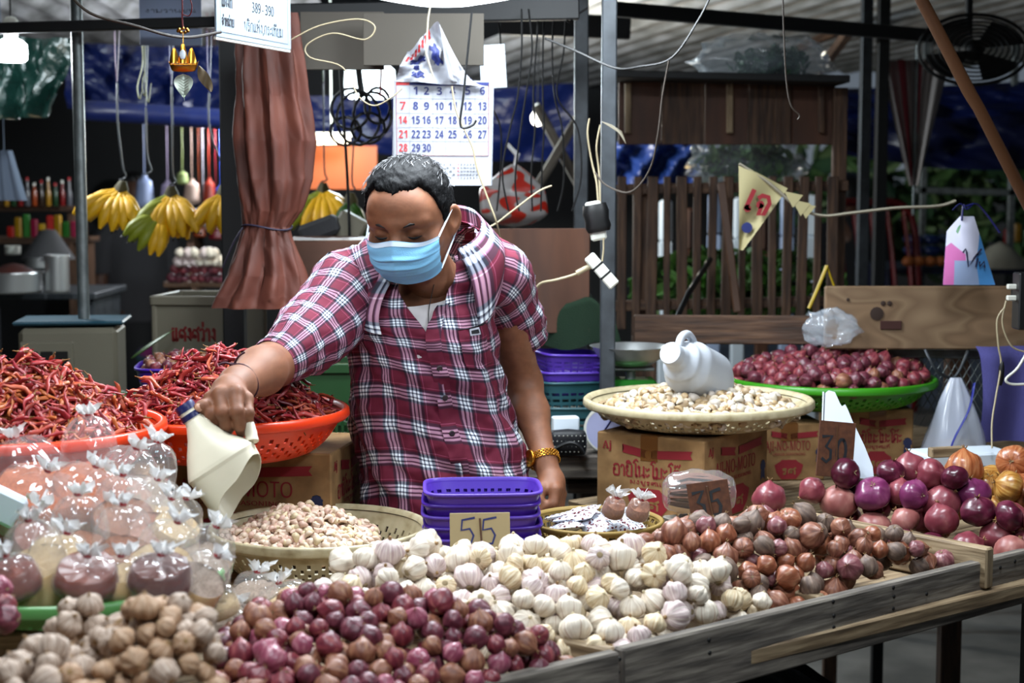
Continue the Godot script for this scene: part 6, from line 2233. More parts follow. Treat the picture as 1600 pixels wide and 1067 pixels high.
# ---------------------------------------------------------------- signs, tags, calendar
func price_tag(called: String, ctr: Vector3, w: float, h: float, b: Basis, material: Material, text: Array, inkw: float, label: String, ink_mat: Material) -> Node3D:
	var t := thing(called, label, "price tag", ctr)
	t.basis = b
	var m := MB.new()
	m.box(Vector3.ZERO, Vector3(w, h, 0.003), Basis(), 0.0006)
	part("card", m, material, t)
	part("lettering", ink(text, inkw, Vector3(0, 0, 0.0021), Basis()), ink_mat, t)
	m = MB.new()
	m.box(Vector3(0.002, -0.01 - h * 0.1, 0.0028), Vector3(0.003, h * 1.25, 0.0012), Basis(Vector3.BACK, 0.06), 0.0004)
	part("stick", m, mats.bamboo, t)
	return t
func signs() -> void:
	# stall card over the drape, hung at an angle
	var bl := at(337, 57, 3.14)
	var br := at(453.5, 78, 3.14 * 1.104)
	var ex := (br - bl)
	var w := ex.length()
	ex = ex / w
	var b := Basis(ex, Vector3.UP, ex.cross(Vector3.UP))
	var t := thing("stall_sign", "white stall card printed 389 - 390 hanging above the terracotta drape", "sign", bl)
	t.basis = b
	var hh := 0.21
	var m := MB.new()
	m.box(Vector3(w * 0.5, hh * 0.5, 0), Vector3(w, hh, 0.004), Basis(), 0.0008)
	part("card", m, mat("sign_card", Color(0.56, 0.62, 0.68), 0.5), t)
	m = MB.new()
	m.box(Vector3(w * 0.5, -0.003, -0.002), Vector3(w, 0.006, 0.006), Basis(), 0.001)
	part("edge_strip", m, mats.white_plastic, t)
	var z := 0.0026
	part("border_line", ink([[Vector2(0.016, 0.2), Vector2(0.016, 0.010), Vector2(w - 0.016, 0.010), Vector2(w - 0.016, 0.2)]], 0.0012, Vector3(0, 0, z), Basis()), mats.ink_dark, t)
	part("lettering", ink(thai("จำหน่าย", 0.052, 0.022), 0.0027, Vector3(0.022, 0.023, z), Basis()), mats.ink_dark, t)
	part("lettering", ink(thai("พริกแห้ง,กระเทียม", 0.182, 0.026), 0.0020, Vector3(0.118, 0.021, z), Basis()), mats.ink_dark, t)
	part("lettering", ink(thai("แผงที่", 0.046, 0.03), 0.0033, Vector3(0.022, 0.058, z), Basis()), mats.ink_dark, t)
	part("lettering", letters("389 - 390", 0.02, Vector3(0.205, 0.069, z), Basis(), 0.1, false, 0.0004), mats.ink_dark, t)
	for x in [0.03, w - 0.03]:
		m = MB.new()
		m.tube([Vector3(x, hh - 0.01, 0.003), Vector3(x, hh + 0.02, 0), Vector3(x, 3.0 - bl.y - 0.04, 0)], 0.0012, 5)
		part("hanging_wire", m, mats.steel_dark, t)
	# the paler card farther left
	var p := at(264, 34, 4.25)
	t = thing("notice_card", "pale bluish notice card behind the beam, left of the stall card", "sign", p)
	m = MB.new()
	m.box(Vector3(0, 0.02, -0.02), Vector3(0.157, 0.155, 0.003), Basis(), 0.0006)
	part("card", m, mat("blue_card", Color(0.62, 0.68, 0.8), 0.6), t)
	part("lettering", ink(thai("งามวานชน", 0.13, 0.011), 0.0016, Vector3(-0.065, 0.025, -0.0178), Basis()), mats.ink_dark, t)
	m = MB.new()
	m.tube([Vector3(0, 0.1, -0.02), Vector3(0, 3.0 - p.y - 0.04, -0.02)], 0.0015, 5)
	part("hanging_wire", m, mats.steel_dark, t)
	# calendar
	var D := 3.66
	var k := D / FOCAL
	var o := at(690, 290, D)
	t = thing("calendar", "wall calendar of large blue and red numbers with a crumpled top, behind the vendor's head", "calendar", o)
	t.rotation.x = -0.06
	var top := 165.0 * k
	m = MB.new()
	m.box(Vector3(2 * k, 82 * k, -0.006), Vector3(156 * k, 160 * k - 0.0, 0.002), Basis(Vector3.BACK, -0.02), 0.0004)
	part("backing_card", m, mat("paper_grey", Color(0.55, 0.56, 0.6), 0.7), t)
	# the month's sheet, a little curled
	var sheet := func(u: float, v: float, out: float) -> Vector3:
		var x := (u - 0.5) * 150.0 * k + 2.0 * k
		var y := v * 162.0 * k
		return Vector3(x + 0.004 * v * (u - 0.5), y, 0.004 + out + 0.006 * sin(u * 5.0 + v * 2.0) * v + 0.004 * sin(u * 11.0) * v * v)
	m = MB.new()
	for s in 2:
		m.grid(30, 30, func(i: int, j: int) -> Array: return [sheet.call(i / 30.0, j / 30.0, -0.0006 * s), Vector2(i, j)], null, s == 0)
	part("month_sheet", m, mat("paper_white", Color(0.58, 0.59, 0.62), 0.7), t)
	# numbers
	var ys := [0.905, 0.76, 0.625, 0.49, 0.36]
	var us := [0.095, 0.225, 0.335, 0.465, 0.60, 0.755, 0.905]
	var put := func(s: String, u: float, v: float, h: float, mt: Material, wide := 0.0) -> void:
		var q: Vector3 = sheet.call(u, v, 0.0012)
		var n: Vector3 = ((sheet.call(u + 0.02, v, 0.0) as Vector3) - (sheet.call(u - 0.02, v, 0.0) as Vector3)).normalized()
		part("numeral", letters(s, h, q, Basis(n, Vector3.UP, n.cross(Vector3.UP)), wide, true, 0.0004), mt, t)
	for day in range(1, 31):
		var cell := day
		var row := cell / 7
		var c := cell % 7
		put.call(str(day), us[c], ys[row], 0.0172, mats.ink_red if c == 0 else mats.ink_blue, 0.0185 if day > 9 else 0.0)
	var rule := func(pts: Array, wd: float, mt: Material) -> void:
		for s in pts:
			var q := MB.new()
			var line := []
			for i in 13:
				var f: Vector2 = (s[0] as Vector2).lerp(s[1], i / 12.0)
				line.append(sheet.call(f.x, f.y, 0.001))
			q.tube(line, wd, 4, false, 0.3)
			part("printed_rule", q, mt, t)
	rule.call([[Vector2(0.03, 0.285), Vector2(0.97, 0.285)], [Vector2(0.03, 0.285), Vector2(0.03, 0.975)], [Vector2(0.97, 0.285), Vector2(0.97, 0.975)]], 0.0011, mats.ink_red)
	var grid_lines := []
	for u in [0.165, 0.28, 0.4, 0.53, 0.68, 0.83]:
		grid_lines.append([Vector2(u, 0.29), Vector2(u, 0.96)])
	for v in [0.425, 0.555, 0.69, 0.83]:
		grid_lines.append([Vector2(0.03, v), Vector2(0.97, v)])
	rule.call(grid_lines, 0.0004, mat("ink_grey", Color(0.35, 0.37, 0.45), 0.6))
	for q in [[0.03, 0.165, mats.ink_red], [0.165, 0.97, mats.ink_blue]]:
		m = MB.new()
		m.grid(12, 1, func(i: int, j: int) -> Array: return [sheet.call(lerpf(q[0], q[1], i / 12.0), 0.955 + 0.03 * j, 0.0009), Vector2.ZERO], null, true)
		part("heading_bar", m, q[2], t)
	# next months in small print
	for cx in [0.66, 0.42, 0.16]:
		for r in 5:
			for c in 7:
				if cx < 0.6 and (r + c) % 2 == 0:
					continue
				put.call(str((r * 7 + c) % 28 + 1), cx + 0.032 * c, 0.2 - 0.032 * r, 0.0035, mats.ink_red if c == 0 else mats.ink_dark)
	# crumpled sheet thrown over the top
	var fn := FastNoiseLite.new()
	fn.seed = 3
	fn.frequency = 1.0
	var loose := func(u: float, v: float, out: float) -> Vector3:
		var x := lerpf(lerpf(-72.0, 76.0, u), lerpf(-52.0, 12.0, u), v)
		var y := lerpf(lerpf(160.0, 152.0, u), lerpf(206.0, 250.0, smoothstep(0.0, 0.75, u)) - 90.0 * smoothstep(0.75, 1.0, u), v)
		return Vector3(x * k, y * k, 0.012 + out + 0.022 * fn.get_noise_2d(u * 2.2, v * 1.6) + 0.018 * absf(sin(u * 6.0 + v * 3.0)) * (0.4 + v))
	m = MB.new()
	for s in 2:
		m.grid(40, 24, func(i: int, j: int) -> Array: return [loose.call(i / 40.0, j / 24.0, -0.0006 * s), Vector2(i, j)], null, s == 0)
	part("crumpled_sheet", m, mats.paper_white, t)
	# its print: red checks, blue words
	for i in 7:
		m = MB.new()
		var u0 := 0.06 + 0.07 * i
		var v0 := 0.70 + 0.035 * i
		m.grid(2, 2, func(x: int, y: int) -> Array: return [loose.call(u0 + 0.02 * x, v0 + 0.045 * y, 0.0014), Vector2.ZERO], null, true)
		m.grid(2, 2, func(x: int, y: int) -> Array: return [loose.call(u0 - 0.01 + 0.02 * x, v0 - 0.08 + 0.045 * y, 0.0014), Vector2.ZERO], null, true)
		var chk := part("red_checks", m, mats.ink_red, t)
		chk.set_meta("kind", "stuff")
	for s in [[0.14, 0.30, 0.5, 0.62], [0.2, 0.2, 0.34, 0.45], [0.46, 0.52, 0.35, 0.7], [0.18, 0.26, 0.12, 0.28], [0.86, 0.94, 0.1, 0.3]]:
		m = MB.new()
		m.grid(6, 6, func(x: int, y: int) -> Array: return [loose.call(lerpf(s[0], s[1] + 0.05, x / 6.0) + 0.02 * sin(y * 2.0), lerpf(s[2], s[3], y / 6.0) + 0.03 * sin(x * 1.7), 0.0014), Vector2.ZERO], null, true)
		part("blue_print", m, mats.ink_blue, t)
	m = MB.new()
	m.tube([Vector3(-16 * k, 285 * k, 0.0), Vector3(-20 * k, 255 * k, 0.02), Vector3(-22 * k, 200 * k, 0.05), Vector3(-10 * k, 160 * k, 0.04)], 0.0022, 6)
	part("tie_string", m, mats.rope_pale, t)
	# grey boards that the calendar hangs on
	m = MB.new()
	m.box(at(662, 62, 3.78), Vector3(0.27, 0.115, 0.012), Basis(), 0.001)
	solo("grey_board", m, mat("board_grey", Color(0.27, 0.25, 0.22), 0.8), "grey-brown board behind the calendar's crumpled top", "board")
	m = MB.new()
	m.box(at(535, 64, 3.84), Vector3(0.19, 0.13, 0.012), Basis(), 0.001)
	solo("grey_board", m, mats.board_grey, "grey-brown board right of the drape, half hiding the big bulb", "board")
	m = MB.new()
	m.box(at(770, 104, 3.9), Vector3(0.06, 0.10, 0.008), Basis(Vector3.BACK, 0.06), 0.001)
	solo("pale_board", m, mats.white_card, "pale card edge right of the calendar", "card")
	# price tags
	var dig := func(s: String, w2: float, h2: float) -> Array:
		var out := []
		var x := 0.0
		for ch in s:
			var g := []
			match ch:
				"3": g = [[Vector2(0.0, 0.95), Vector2(0.75, 1.0), Vector2(0.3, 0.58), Vector2(0.7, 0.45), Vector2(0.72, 0.15), Vector2(0.4, 0.0), Vector2(0.05, 0.12)]]
				"5": g = [[Vector2(0.85, 1.0), Vector2(0.2, 0.92), Vector2(0.15, 0.55), Vector2(0.6, 0.6), Vector2(0.8, 0.35), Vector2(0.65, 0.05), Vector2(0.1, 0.02)]]
				"0": g = [arc2(Vector2(0.42, 0.45), Vector2(0.36, 0.45), 60, 430, 16)]
			for st in g:
				var q := []
				for p2 in st:
					q.append(Vector2((p2.x + x) / (1.15 * s.length()) * w2 - w2 * 0.5, p2.y * h2 - h2 * 0.5))
				out.append(q)
			x += 1.15
		return out
	var brown := mat("tag_card", Color(0.36, 0.2, 0.1), 0.75, 0, noise_tex("tag_stain", 0.03, [[0.0, Color(0.75, 0.7, 0.65)], [1.0, Color(1, 1, 1)]]), Vector3(8, 8, 8), true)
	price_tag("price_tag", at(1109, 786, 2.93), 0.074, 0.078, Basis(Vector3.UP, -0.15) * Basis(Vector3.BACK, 0.16) * Basis(Vector3.RIGHT, -0.12), brown, dig.call("35", 0.055, 0.046), 0.0062, "brown card price tag reading 35 among the brown shallots", mats.ink_dark)
	price_tag("price_tag", at(1306, 702, 3.12), 0.075, 0.105, Basis(Vector3.UP, 0.25) * Basis(Vector3.BACK, -0.12) * Basis(Vector3.RIGHT, -0.12), brown, dig.call("30", 0.058, 0.05), 0.006, "brown card price tag reading 30 before the leaning white card", mats.ink_dark)
	price_tag("price_tag", at(750, 830, 2.66), 0.098, 0.06, Basis(Vector3.UP, 0.08) * Basis(Vector3.RIGHT, -0.2), mat("tag_cream", Color(0.62, 0.55, 0.4), 0.7), dig.call("55", 0.07, 0.044), 0.0035, "cream card price tag reading 55 half buried in the garlic", mats.ink_blue)
	# leaning white card with a torn printed top
	m = MB.new()
	var c0 := at(1284, 742, 3.15)
	var pts := []
	for q in [[0, 0], [0.098, -0.004], [0.095, 0.02], [0.078, 0.06], [0.055, 0.105], [0.045, 0.128], [0.040, 0.137], [0.034, 0.133], [0.030, 0.139], [0.020, 0.160], [0.008, 0.163], [0.002, 0.158]]:
		pts.append(Vector2(q[0], q[1]))
	var tri := Geometry2D.triangulate_polygon(PackedVector2Array(pts))
	var bb := Basis(Vector3.UP, -0.25) * Basis(Vector3.RIGHT, -0.2)
	for s in 2:
		for i in range(0, tri.size(), 3):
			var ids := []
			for e in 3:
				var q: Vector2 = pts[tri[i + e]]
				ids.append(m.vert(c0 + bb * Vector3(q.x, q.y, -0.003 * s)))
			if s == 0:
				m.tri(ids[0], ids[1], ids[2])
			else:
				m.tri(ids[0], ids[2], ids[1])
	for i in pts.size():
		var q: Vector2 = pts[i]
		var q2: Vector2 = pts[(i + 1) % pts.size()]
		m.face([c0 + bb * Vector3(q.x, q.y, 0), c0 + bb * Vector3(q2.x, q2.y, 0), c0 + bb * Vector3(q2.x, q2.y, -0.003), c0 + bb * Vector3(q.x, q.y, -0.003)])
	m.box(c0 + bb * Vector3(-0.002, 0.08, -0.02), Vector3(0.003, 0.16, 0.04), bb, 0.0005)
	solo("torn_card", m, mats.white_card, "white card with a torn top leaning behind the 30 tag", "card")
# ---------------------------------------------------------------- hanging things
func banana(m: MB, a: Vector3, dir: Vector3, out: Vector3, length: float, r: float) -> void:
	var p := []
	var rr := []
	for k in 8:
		var t := k / 7.0
		p.append(a + dir * length * t + out * length * 0.42 * sin(PI * 0.5 * t) * (1.0 - 0.55 * t))
		rr.append(r * [0.35, 0.55, 0.92, 1.0, 1.0, 0.92, 0.6, 0.22][k])
	m.tube(p, rr, 7)
func banana_bunch(where: Vector3, n: int, spread_: float, length: float, mt: Material, green: Material, greens: int, label: String, called := "banana_bunch", hang := true, sd := 1) -> Node3D:
	var t := thing(called, label, "bananas", where)
	var r := RandomNumberGenerator.new()
	r.seed = sd
	var m := MB.new()
	m.tube([Vector3(0, 0.02, 0), Vector3(0, 0.0, 0), Vector3(0, -0.035, 0.005)], [0.01, 0.02, 0.02], 8)
	part("crown_stalk", m, mat("banana_stalk", Color(0.25, 0.22, 0.06), 0.7), t)
	for k in n:
		var row := k % 2
		var a := lerpf(-spread_, spread_, float(k / 2) / maxf((n / 2) - 1, 1)) + r.randf_range(-0.06, 0.06)
		var dir := Vector3(sin(a) * 0.75, -cos(a) * (1.0 - 0.1 * row), 0.12 + 0.3 * row).normalized()
		m = MB.new()
		banana(m, Vector3(sin(a) * 0.012, -0.006 - 0.012 * row, 0.005 + 0.008 * row), dir, Vector3(sin(a) * 0.7, 0.25, 0.7).normalized(), length * r.randf_range(0.92, 1.05), length * 0.165)
		var b := part("banana", m, green if k < greens else mt, t)
		m = MB.new()
		m.tube([Vector3(sin(a) * 0.012, -0.006 - 0.012 * row, 0.005 + 0.008 * row) + dir * length * 0.99 + Vector3(sin(a) * 0.7, 0.25, 0.7).normalized() * length * 0.19, Vector3(sin(a) * 0.012, -0.006 - 0.012 * row, 0.005 + 0.008 * row) + dir * length * 1.03 + Vector3(sin(a) * 0.7, 0.25, 0.7).normalized() * length * 0.185], 0.0028, 5)
		part("blossom_tip", m, mats.black_plastic, b)
	return t
func hanging() -> void:
	# bananas on long hooks with ribbons
	var yel := mat("banana_yellow", Color(0.90, 0.68, 0.06), 0.5)
	var grn := mat("banana_lime", Color(0.52, 0.55, 0.10), 0.5)
	var leaf := mat("banana_green", Color(0.16, 0.3, 0.05), 0.45)
	var b1 := at(190, 294, 4.5)
	banana_bunch(b1, 12, 0.75, 0.115, yel, grn, 0, "ripe yellow banana bunch hanging nearest the galvanised pole", "banana_bunch", true, 2).rotation.z = -0.25
	var b2 := at(268, 302, 4.5)
	banana_bunch(b2, 12, 0.7, 0.125, yel, grn, 2, "yellow banana bunch hanging in the middle, upper tier", "banana_bunch", true, 3)
	var b3 := at(256, 330, 4.46)
	banana_bunch(b3, 10, 0.5, 0.11, yel, grn, 6, "greenish banana bunch hanging lowest in the middle", "banana_bunch", true, 4).rotation.z = -0.5
	var b4 := at(350, 300, 4.5)
	banana_bunch(b4, 10, 0.6, 0.115, yel, grn, 0, "yellow banana bunch half hidden by the drape's post", "banana_bunch", true, 5)
	var b5 := at(505, 296, 4.9)
	banana_bunch(b5, 12, 0.7, 0.13, yel, grn, 3, "yellow banana bunch between the drape and the vendor's head", "banana_bunch", true, 6)
	var b6 := at(548, 312, 4.7)
	banana_bunch(b6, 4, 0.3, 0.11, leaf, leaf, 4, "small green banana bunch beside the vendor's hair", "banana_bunch", true, 7)
	for q in [[183, 130, b1, "pink", 4.5], [268, 135, b2, "violet", 4.5], [327, 145, b4, "lilac", 4.5], [228, 168, Vector3.ZERO, "dark", 4.5], [505, 130, b5, "green", 4.9], [553, 130, b6, "black", 4.7]]:
		var m := MB.new()
		var a: Vector3 = at(q[0], 48, q[4])
		var mid: Vector3 = at(q[0], q[1], q[4])
		var low: Vector3 = q[2]
		if low == Vector3.ZERO:
			low = at(230, 285, 4.5)
		m.tube(smooth_path([mid, at(q[0] + 1, q[1] + 60, q[4]), low + Vector3(0.004, 0.06, 0.0), low + Vector3(0.012, 0.03, 0.0), low + Vector3(-0.006, 0.022, 0.004)], 4), 0.0026, 6)
		var h := solo("wire_hook", m, mats.steel_grey, "long wire hook on a %s ribbon%s" % [q[3], " holding bananas" if q[2] != Vector3.ZERO else " with nothing on it"], "hook", "banana hooks")
		m = MB.new()
		for s in [-1.0, 1.0]:
			m.tube(smooth_path([a + Vector3(0.006 * s, 0, 0), a.lerp(mid, 0.5) + Vector3(0.004 * s, 0, 0.004), mid + Vector3(0, 0.004, 0)], 4), 0.0045, 5, true, 0.25)
		part("ribbon", m, mat("ribbon_" + q[3], {"pink": Color(0.45, 0.24, 0.42), "violet": Color(0.28, 0.2, 0.5), "lilac": Color(0.36, 0.22, 0.55), "dark": Color(0.08, 0.06, 0.1), "green": Color(0.1, 0.3, 0.12), "black": Color(0.02, 0.02, 0.02)}[q[3]], 0.6), h)
	var m := MB.new()
	for s in [[222, 70, 215, 155], [225, 70, 228, 160], [226, 72, 222, 150]]:
		m.tube(smooth_path(px_path([[s[0], 60, 4.45], [s[0] + 1, s[1] + 30, 4.46], [s[2], s[3] - 20, 4.45], [s[2] + 4, s[3], 4.45], [s[2] + 8, s[3] - 30, 4.45]]), 4), 0.0045, 5, true, 0.3)
	solo("loose_ribbon", m, mat("ribbon_cream", Color(0.6, 0.6, 0.36), 0.6), "pale yellow looped ribbon hanging from the beam", "ribbon")
	# gilt ship charm on a red cord
	var o := at(287, 108, 3.0)
	var t := thing("ship_charm", "gilt sailing-ship charm with a silver leaf on a red cord", "charm", o)
	m = MB.new()
	m.grid(24, 8, func(i: int, j: int) -> Array:
		var a := TAU * i / 24.0
		var v := j / 8.0
		var r := sqrt(v)
		return [Vector3(sin(a) * (0.016 + 0.011 * r) * (1.0 if v > 0 else 0.0), -0.006 + 0.011 * v + 0.009 * pow(absf(sin(a)), 3.0) * v, cos(a) * 0.009 * r), Vector2(a, v)], null, true)
	m.box(Vector3(0, 0.008, 0), Vector3(0.046, 0.0025, 0.012), Basis(), 0.0005)
	part("hull", m, mats.gold, t)
	for x in [[-0.016, 0.026], [0.0, 0.034], [0.015, 0.026]]:
		m = MB.new()
		m.tube([Vector3(x[0], 0.005, 0), Vector3(x[0], 0.012 + x[1], 0)], [0.0012, 0.0006], 6)
		m.grid(8, 8, func(i: int, j: int) -> Array:
			var u := i / 4.0 - 1.0
			var v := j / 8.0
			return [Vector3(x[0] + u * 0.0082 * (1.0 - 0.7 * v * v), 0.010 + x[1] * v, 0.003 + 0.005 * (1.0 - u * u) * (1.0 - v)), Vector2(u, v)], null, true)
		part("sail", m, mats.gold, t)
	m = MB.new()
	m.lathe([Vector2(0, 0.0055), Vector2(0.005, 0.0045), Vector2(0.0055, 0)], 16, Vector3(0.0, 0.025, 0.006), Basis(Vector3.RIGHT, PI / 2).scaled(Vector3(1, 1.6, 1)))
	part("pale_cameo", m, mats.white_card, t)
	m = MB.new()
	for k in 7:
		var a := TAU * k / 7.0
		m.lathe([Vector2(0, -0.002), Vector2(0.0032, 0), Vector2(0, 0.002)], 8, Vector3(sin(a) * 0.009, 0.068 + cos(a) * 0.0035, 0), Basis(Vector3.RIGHT, PI / 2))
	m.tube([Vector3(0, 0.046, 0), Vector3(0, 0.066, 0)], 0.001, 5)
	var fl := part("gilt_flower", m, mats.gold, t)
	m = MB.new()
	m.tube(smooth_path([Vector3(0, 0.074, 0), Vector3(-0.001, 0.1, 0), Vector3(0, 0.2, 0), Vector3(0, 1.2, 0)], 4), 0.0014, 6)
	m.tube(smooth_path([Vector3(0, 0.096, 0), Vector3(0.012, 0.094, 0), Vector3(0.017, 0.11, 0), Vector3(0.012, 0.125, 0), Vector3(0.003, 0.125, 0)], 4), 0.0011, 6)
	part("red_cord", m, mat("cord_red", Color(0.4, 0.03, 0.07), 0.6), t)
	m = MB.new()
	for s in 2:
		m.grid(14, 14, func(i: int, j: int) -> Array:
			var u := i / 7.0 - 1.0
			var v := j / 14.0
			var hw := 0.0165 * sin(PI * pow(1.0 - v, 0.62) * 0.97 + 0.03) + 0.0006
			return [Vector3(u * hw, -0.05 + 0.041 * v, 0.001 + 0.003 * absf(u) - 0.0006 * s), Vector2(u, v)], null, s == 0)
	m.tube([Vector3(0, -0.01, 0), Vector3(0, -0.05, 0.001), Vector3(0.0005, -0.056, 0)], [0.0007, 0.0007, 0.0003], 5)
	var lf := part("silver_leaf", m, mat("silver", Color(0.72, 0.75, 0.7), 0.3, 0.8), t)
	m = MB.new()
	for k in 5:
		for s in [-1.0, 1.0]:
			m.tube([Vector3(0, -0.02 - 0.005 * k, 0.0022), Vector3(s * 0.009, -0.014 - 0.005 * k, 0.004)], 0.0004, 4)
	part("leaf_veins", m, mats.silver, lf)
	m = MB.new()
	for s in 2:
		m.grid(8, 12, func(i: int, j: int) -> Array:
			var u := i / 4.0 - 1.0
			var v := j / 12.0
			return [Vector3(0.027 + 0.021 * v + u * 0.011 * sin(PI * v * 0.9 + 0.15), 0.006 - 0.046 * v, 0.003 * sin(v * 9.0 + u * 3.0) - 0.0004 * s), Vector2(u, v)], null, s == 0)
	part("fabric_leaf", m, mat("leaf_rust", Color(0.3, 0.24, 0.14), 0.7), t)
	# the tied terracotta drape
	var terra := mat("drape_terracotta", Color.WHITE, 0.7, 0, noise_tex("drape_stain", 0.012, [[0.0, Color(0.20, 0.09, 0.055)], [0.6, Color(0.32, 0.14, 0.085)], [1.0, Color(0.38, 0.19, 0.12)]], 5, 0, 256, 256), Vector3(1.5, 1.0, 1))
	var dn := FastNoiseLite.new()
	dn.seed = 9
	dn.frequency = 1.0
	# rings: px of the left edge, of the right edge, y
	var rg := [[372, 462, 20], [372, 468, 70], [372, 480, 150], [369, 490, 220], [372, 484, 280], [380, 468, 330], [382, 452, 355], [372, 460, 385], [358, 474, 430], [338, 481, 462], [330, 483, 480]]
	var dd := 3.72
	var dk := dd / FOCAL
	m = MB.new()
	for s in 2:
		m.grid(110, 80, func(i: int, j: int) -> Array:
			var a := TAU * i / 110.0
			var u := j / 80.0 * 10.0
			var n := mini(int(u), 9)
			var f := u - n
			f = f * f * (3.0 - 2.0 * f)
			var l := lerpf(rg[n][0], rg[n + 1][0], f)
			var r := lerpf(rg[n][1], rg[n + 1][1], f)
			var y := lerpf(rg[n][2], rg[n + 1][2], f)
			var hw := (r - l) * 0.5 * dk
			var pinch := exp(-pow((y - 355.0) / 45.0, 2.0))
			var fold := sin(a * 9.0 + 1.5 * sin(y * 0.012)) * lerpf(0.012, 0.005, pinch) + 0.012 * dn.get_noise_2d(a * 2.0, y * 0.01)
			var c := at((l + r) * 0.5, y, dd)
			return [c + Vector3(sin(a) * (hw + fold * 0.6 - 0.001 * s), 0, cos(a) * (hw * 0.55 + fold)), Vector2(i / 110.0 * 0.8, y * dk)], null, s == 0)
	t = thing("drape", "tied terracotta tarpaulin drape hanging around the dark post", "drape")
	part("cloth", m, terra, t)
	m = MB.new()
	var c := at(417, 355, dd)
	var loop := []
	for i in 21:
		var a := TAU * i / 20.0
		loop.append(c + Vector3(sin(a) * 0.056, -0.006 * sin(a * 2.0), cos(a) * 0.035))
	m.tube(loop, 0.0025, 6, false)
	m.tube(smooth_path([c + Vector3(-0.05, 0, 0.02), c + Vector3(-0.07, -0.03, 0.02), c + Vector3(-0.1, -0.09, 0.0)], 4), 0.0018, 5)
	part("tie_cord", m, mat("cord_violet", Color(0.1, 0.06, 0.16), 0.7), t)
	# wires: coils over the banner, a tangle on the posts, drooping runs
	var coil := MB.new()
	for q in [[540, 215, 24, 22], [560, 195, 34, 42], [582, 190, 30, 36], [548, 180, 30, 32], [575, 210, 26, 24], [590, 175, 20, 28]]:
		var lp := []
		for i in 19:
			var a: float = TAU * i / 18.0 + q[0]
			lp.append(at(q[0] + cos(a) * q[2], q[1] - 10 + sin(a) * q[3], 4.2 + 0.03 * sin(a * 2.0 + q[0])))
		coil.tube(lp, 0.0038, 6, false)
	coil.tube(smooth_path(px_path([[566, 150, 4.2], [560, 100, 4.2], [566, 40, 4.15], [570, 20, 4.0]]), 4), 0.008, 7)
	var cl := solo("cable_coil", coil, mats.black_rubber, "coils of black cable hanging before the big bulb", "cable")
	cl.set_meta("kind", "stuff")
	var B: Material = mats.black_rubber
	cable("cable", [[528, 35, 4.05], [532, 120, 4.1], [540, 230, 4.15], [545, 330, 4.2], [549, 480, 4.2]], 0.004, B, "straight black cable dropping past the coils to the vendor's shoulder")
	cable("cable", [[600, 40, 4.1], [596, 100, 4.12], [594, 150, 4.15]], 0.003, mats.cord_red, "dark red cable hanging left of the calendar")
	cable("cable", [[455, 62, 3.6], [500, 40, 3.6], [560, 30, 3.6], [586, 42, 3.6], [570, 62, 3.6], [520, 52, 3.6], [480, 70, 3.6], [485, 90, 3.6], [535, 105, 3.6], [560, 150, 3.6], [585, 165, 3.6], [612, 152, 3.6], [628, 138, 3.6]], 0.0016, mats.cream_cable, "thin cream wire looping from the stall card to the calendar")
	cable("cable", [[100, -20, 2.9], [140, 20, 2.9], [210, 40, 2.95], [262, 55, 3.0], [300, 58, 3.05], [345, 50, 3.1]], 0.0028, mat("twig_cable", Color(0.16, 0.12, 0.08), 0.7), "twisted brown cable crossing above the gilt ship")
	cable("cable", [[1112, -10, 3.5], [1092, 30, 3.5], [1050, 90, 3.5], [1000, 104, 3.55], [960, 106, 3.6], [900, 80, 3.65], [852, 60, 3.7]], 0.0026, B, "long black cable swooping across the grey steel posts")
	cable("cable", [[1045, 95, 3.5], [1035, 150, 3.5], [1028, 210, 3.5], [1015, 265, 3.52], [985, 300, 3.55], [948, 290, 3.6], [930, 270, 3.62]], 0.0022, mats.twig_cable, "brown cord hanging in a long curve before the board fascia")
	cable("hook_wire", [[1223, -10, 3.3], [1225, 60, 3.3], [1229, 130, 3.3], [1236, 165, 3.3], [1249, 180, 3.3], [1246, 187, 3.3]], 0.0018, mats.twig_cable, "thin brown wire with a hooked end before the board fascia", "wire")
	cable("hook_wire", [[737, 20, 3.4], [730, 90, 3.4], [724, 150, 3.4], [719, 190, 3.4], [724, 200, 3.4], [738, 196, 3.4], [744, 188, 3.4]], 0.0026, mats.steel_dark, "dark wire hook hanging in front of the calendar", "hook")
	cable("cable", [[706, 135, 3.5], [712, 170, 3.5], [722, 195, 3.5], [738, 230, 3.5], [745, 262, 3.5], [762, 310, 3.5], [775, 345, 3.5], [782, 375, 3.55]], 0.0022, mats.cream_cable, "cream cord dangling over the calendar's right columns")
	cable("cable", [[862, 290, 3.6], [840, 300, 3.6], [800, 330, 3.6], [770, 352, 3.6], [740, 362, 3.6]], 0.0022, mats.cream_cable, "cream cord running from the sockets to the vendor's shoulder")
	for k in 7:
		var x: float = [815, 826, 842, 850, 776, 866, 884][k]
		var dz := 3.9 + 0.03 * k
		cable("cable", [[x, 14, dz], [x + 6 * sin(k * 2.0), 80, dz], [x + 10 * sin(k * 3.0) - 6, 150, dz], [x - 18 + 6 * k, 200, dz], [x - 30 + 9 * k, 270 + 12 * sin(k * 1.5), dz], [x - 20 + 5 * k, 330, dz]], 0.0024, B, ["black cable hanging nearest the calendar's right edge", "second black cable right of the calendar", "black cable dropping past the small bulb", "black cable dropping right of the small bulb", "black cable hanging beside the pale card edge", "black cable just left of the first grey post", "black cable crossing the first grey post"][k])
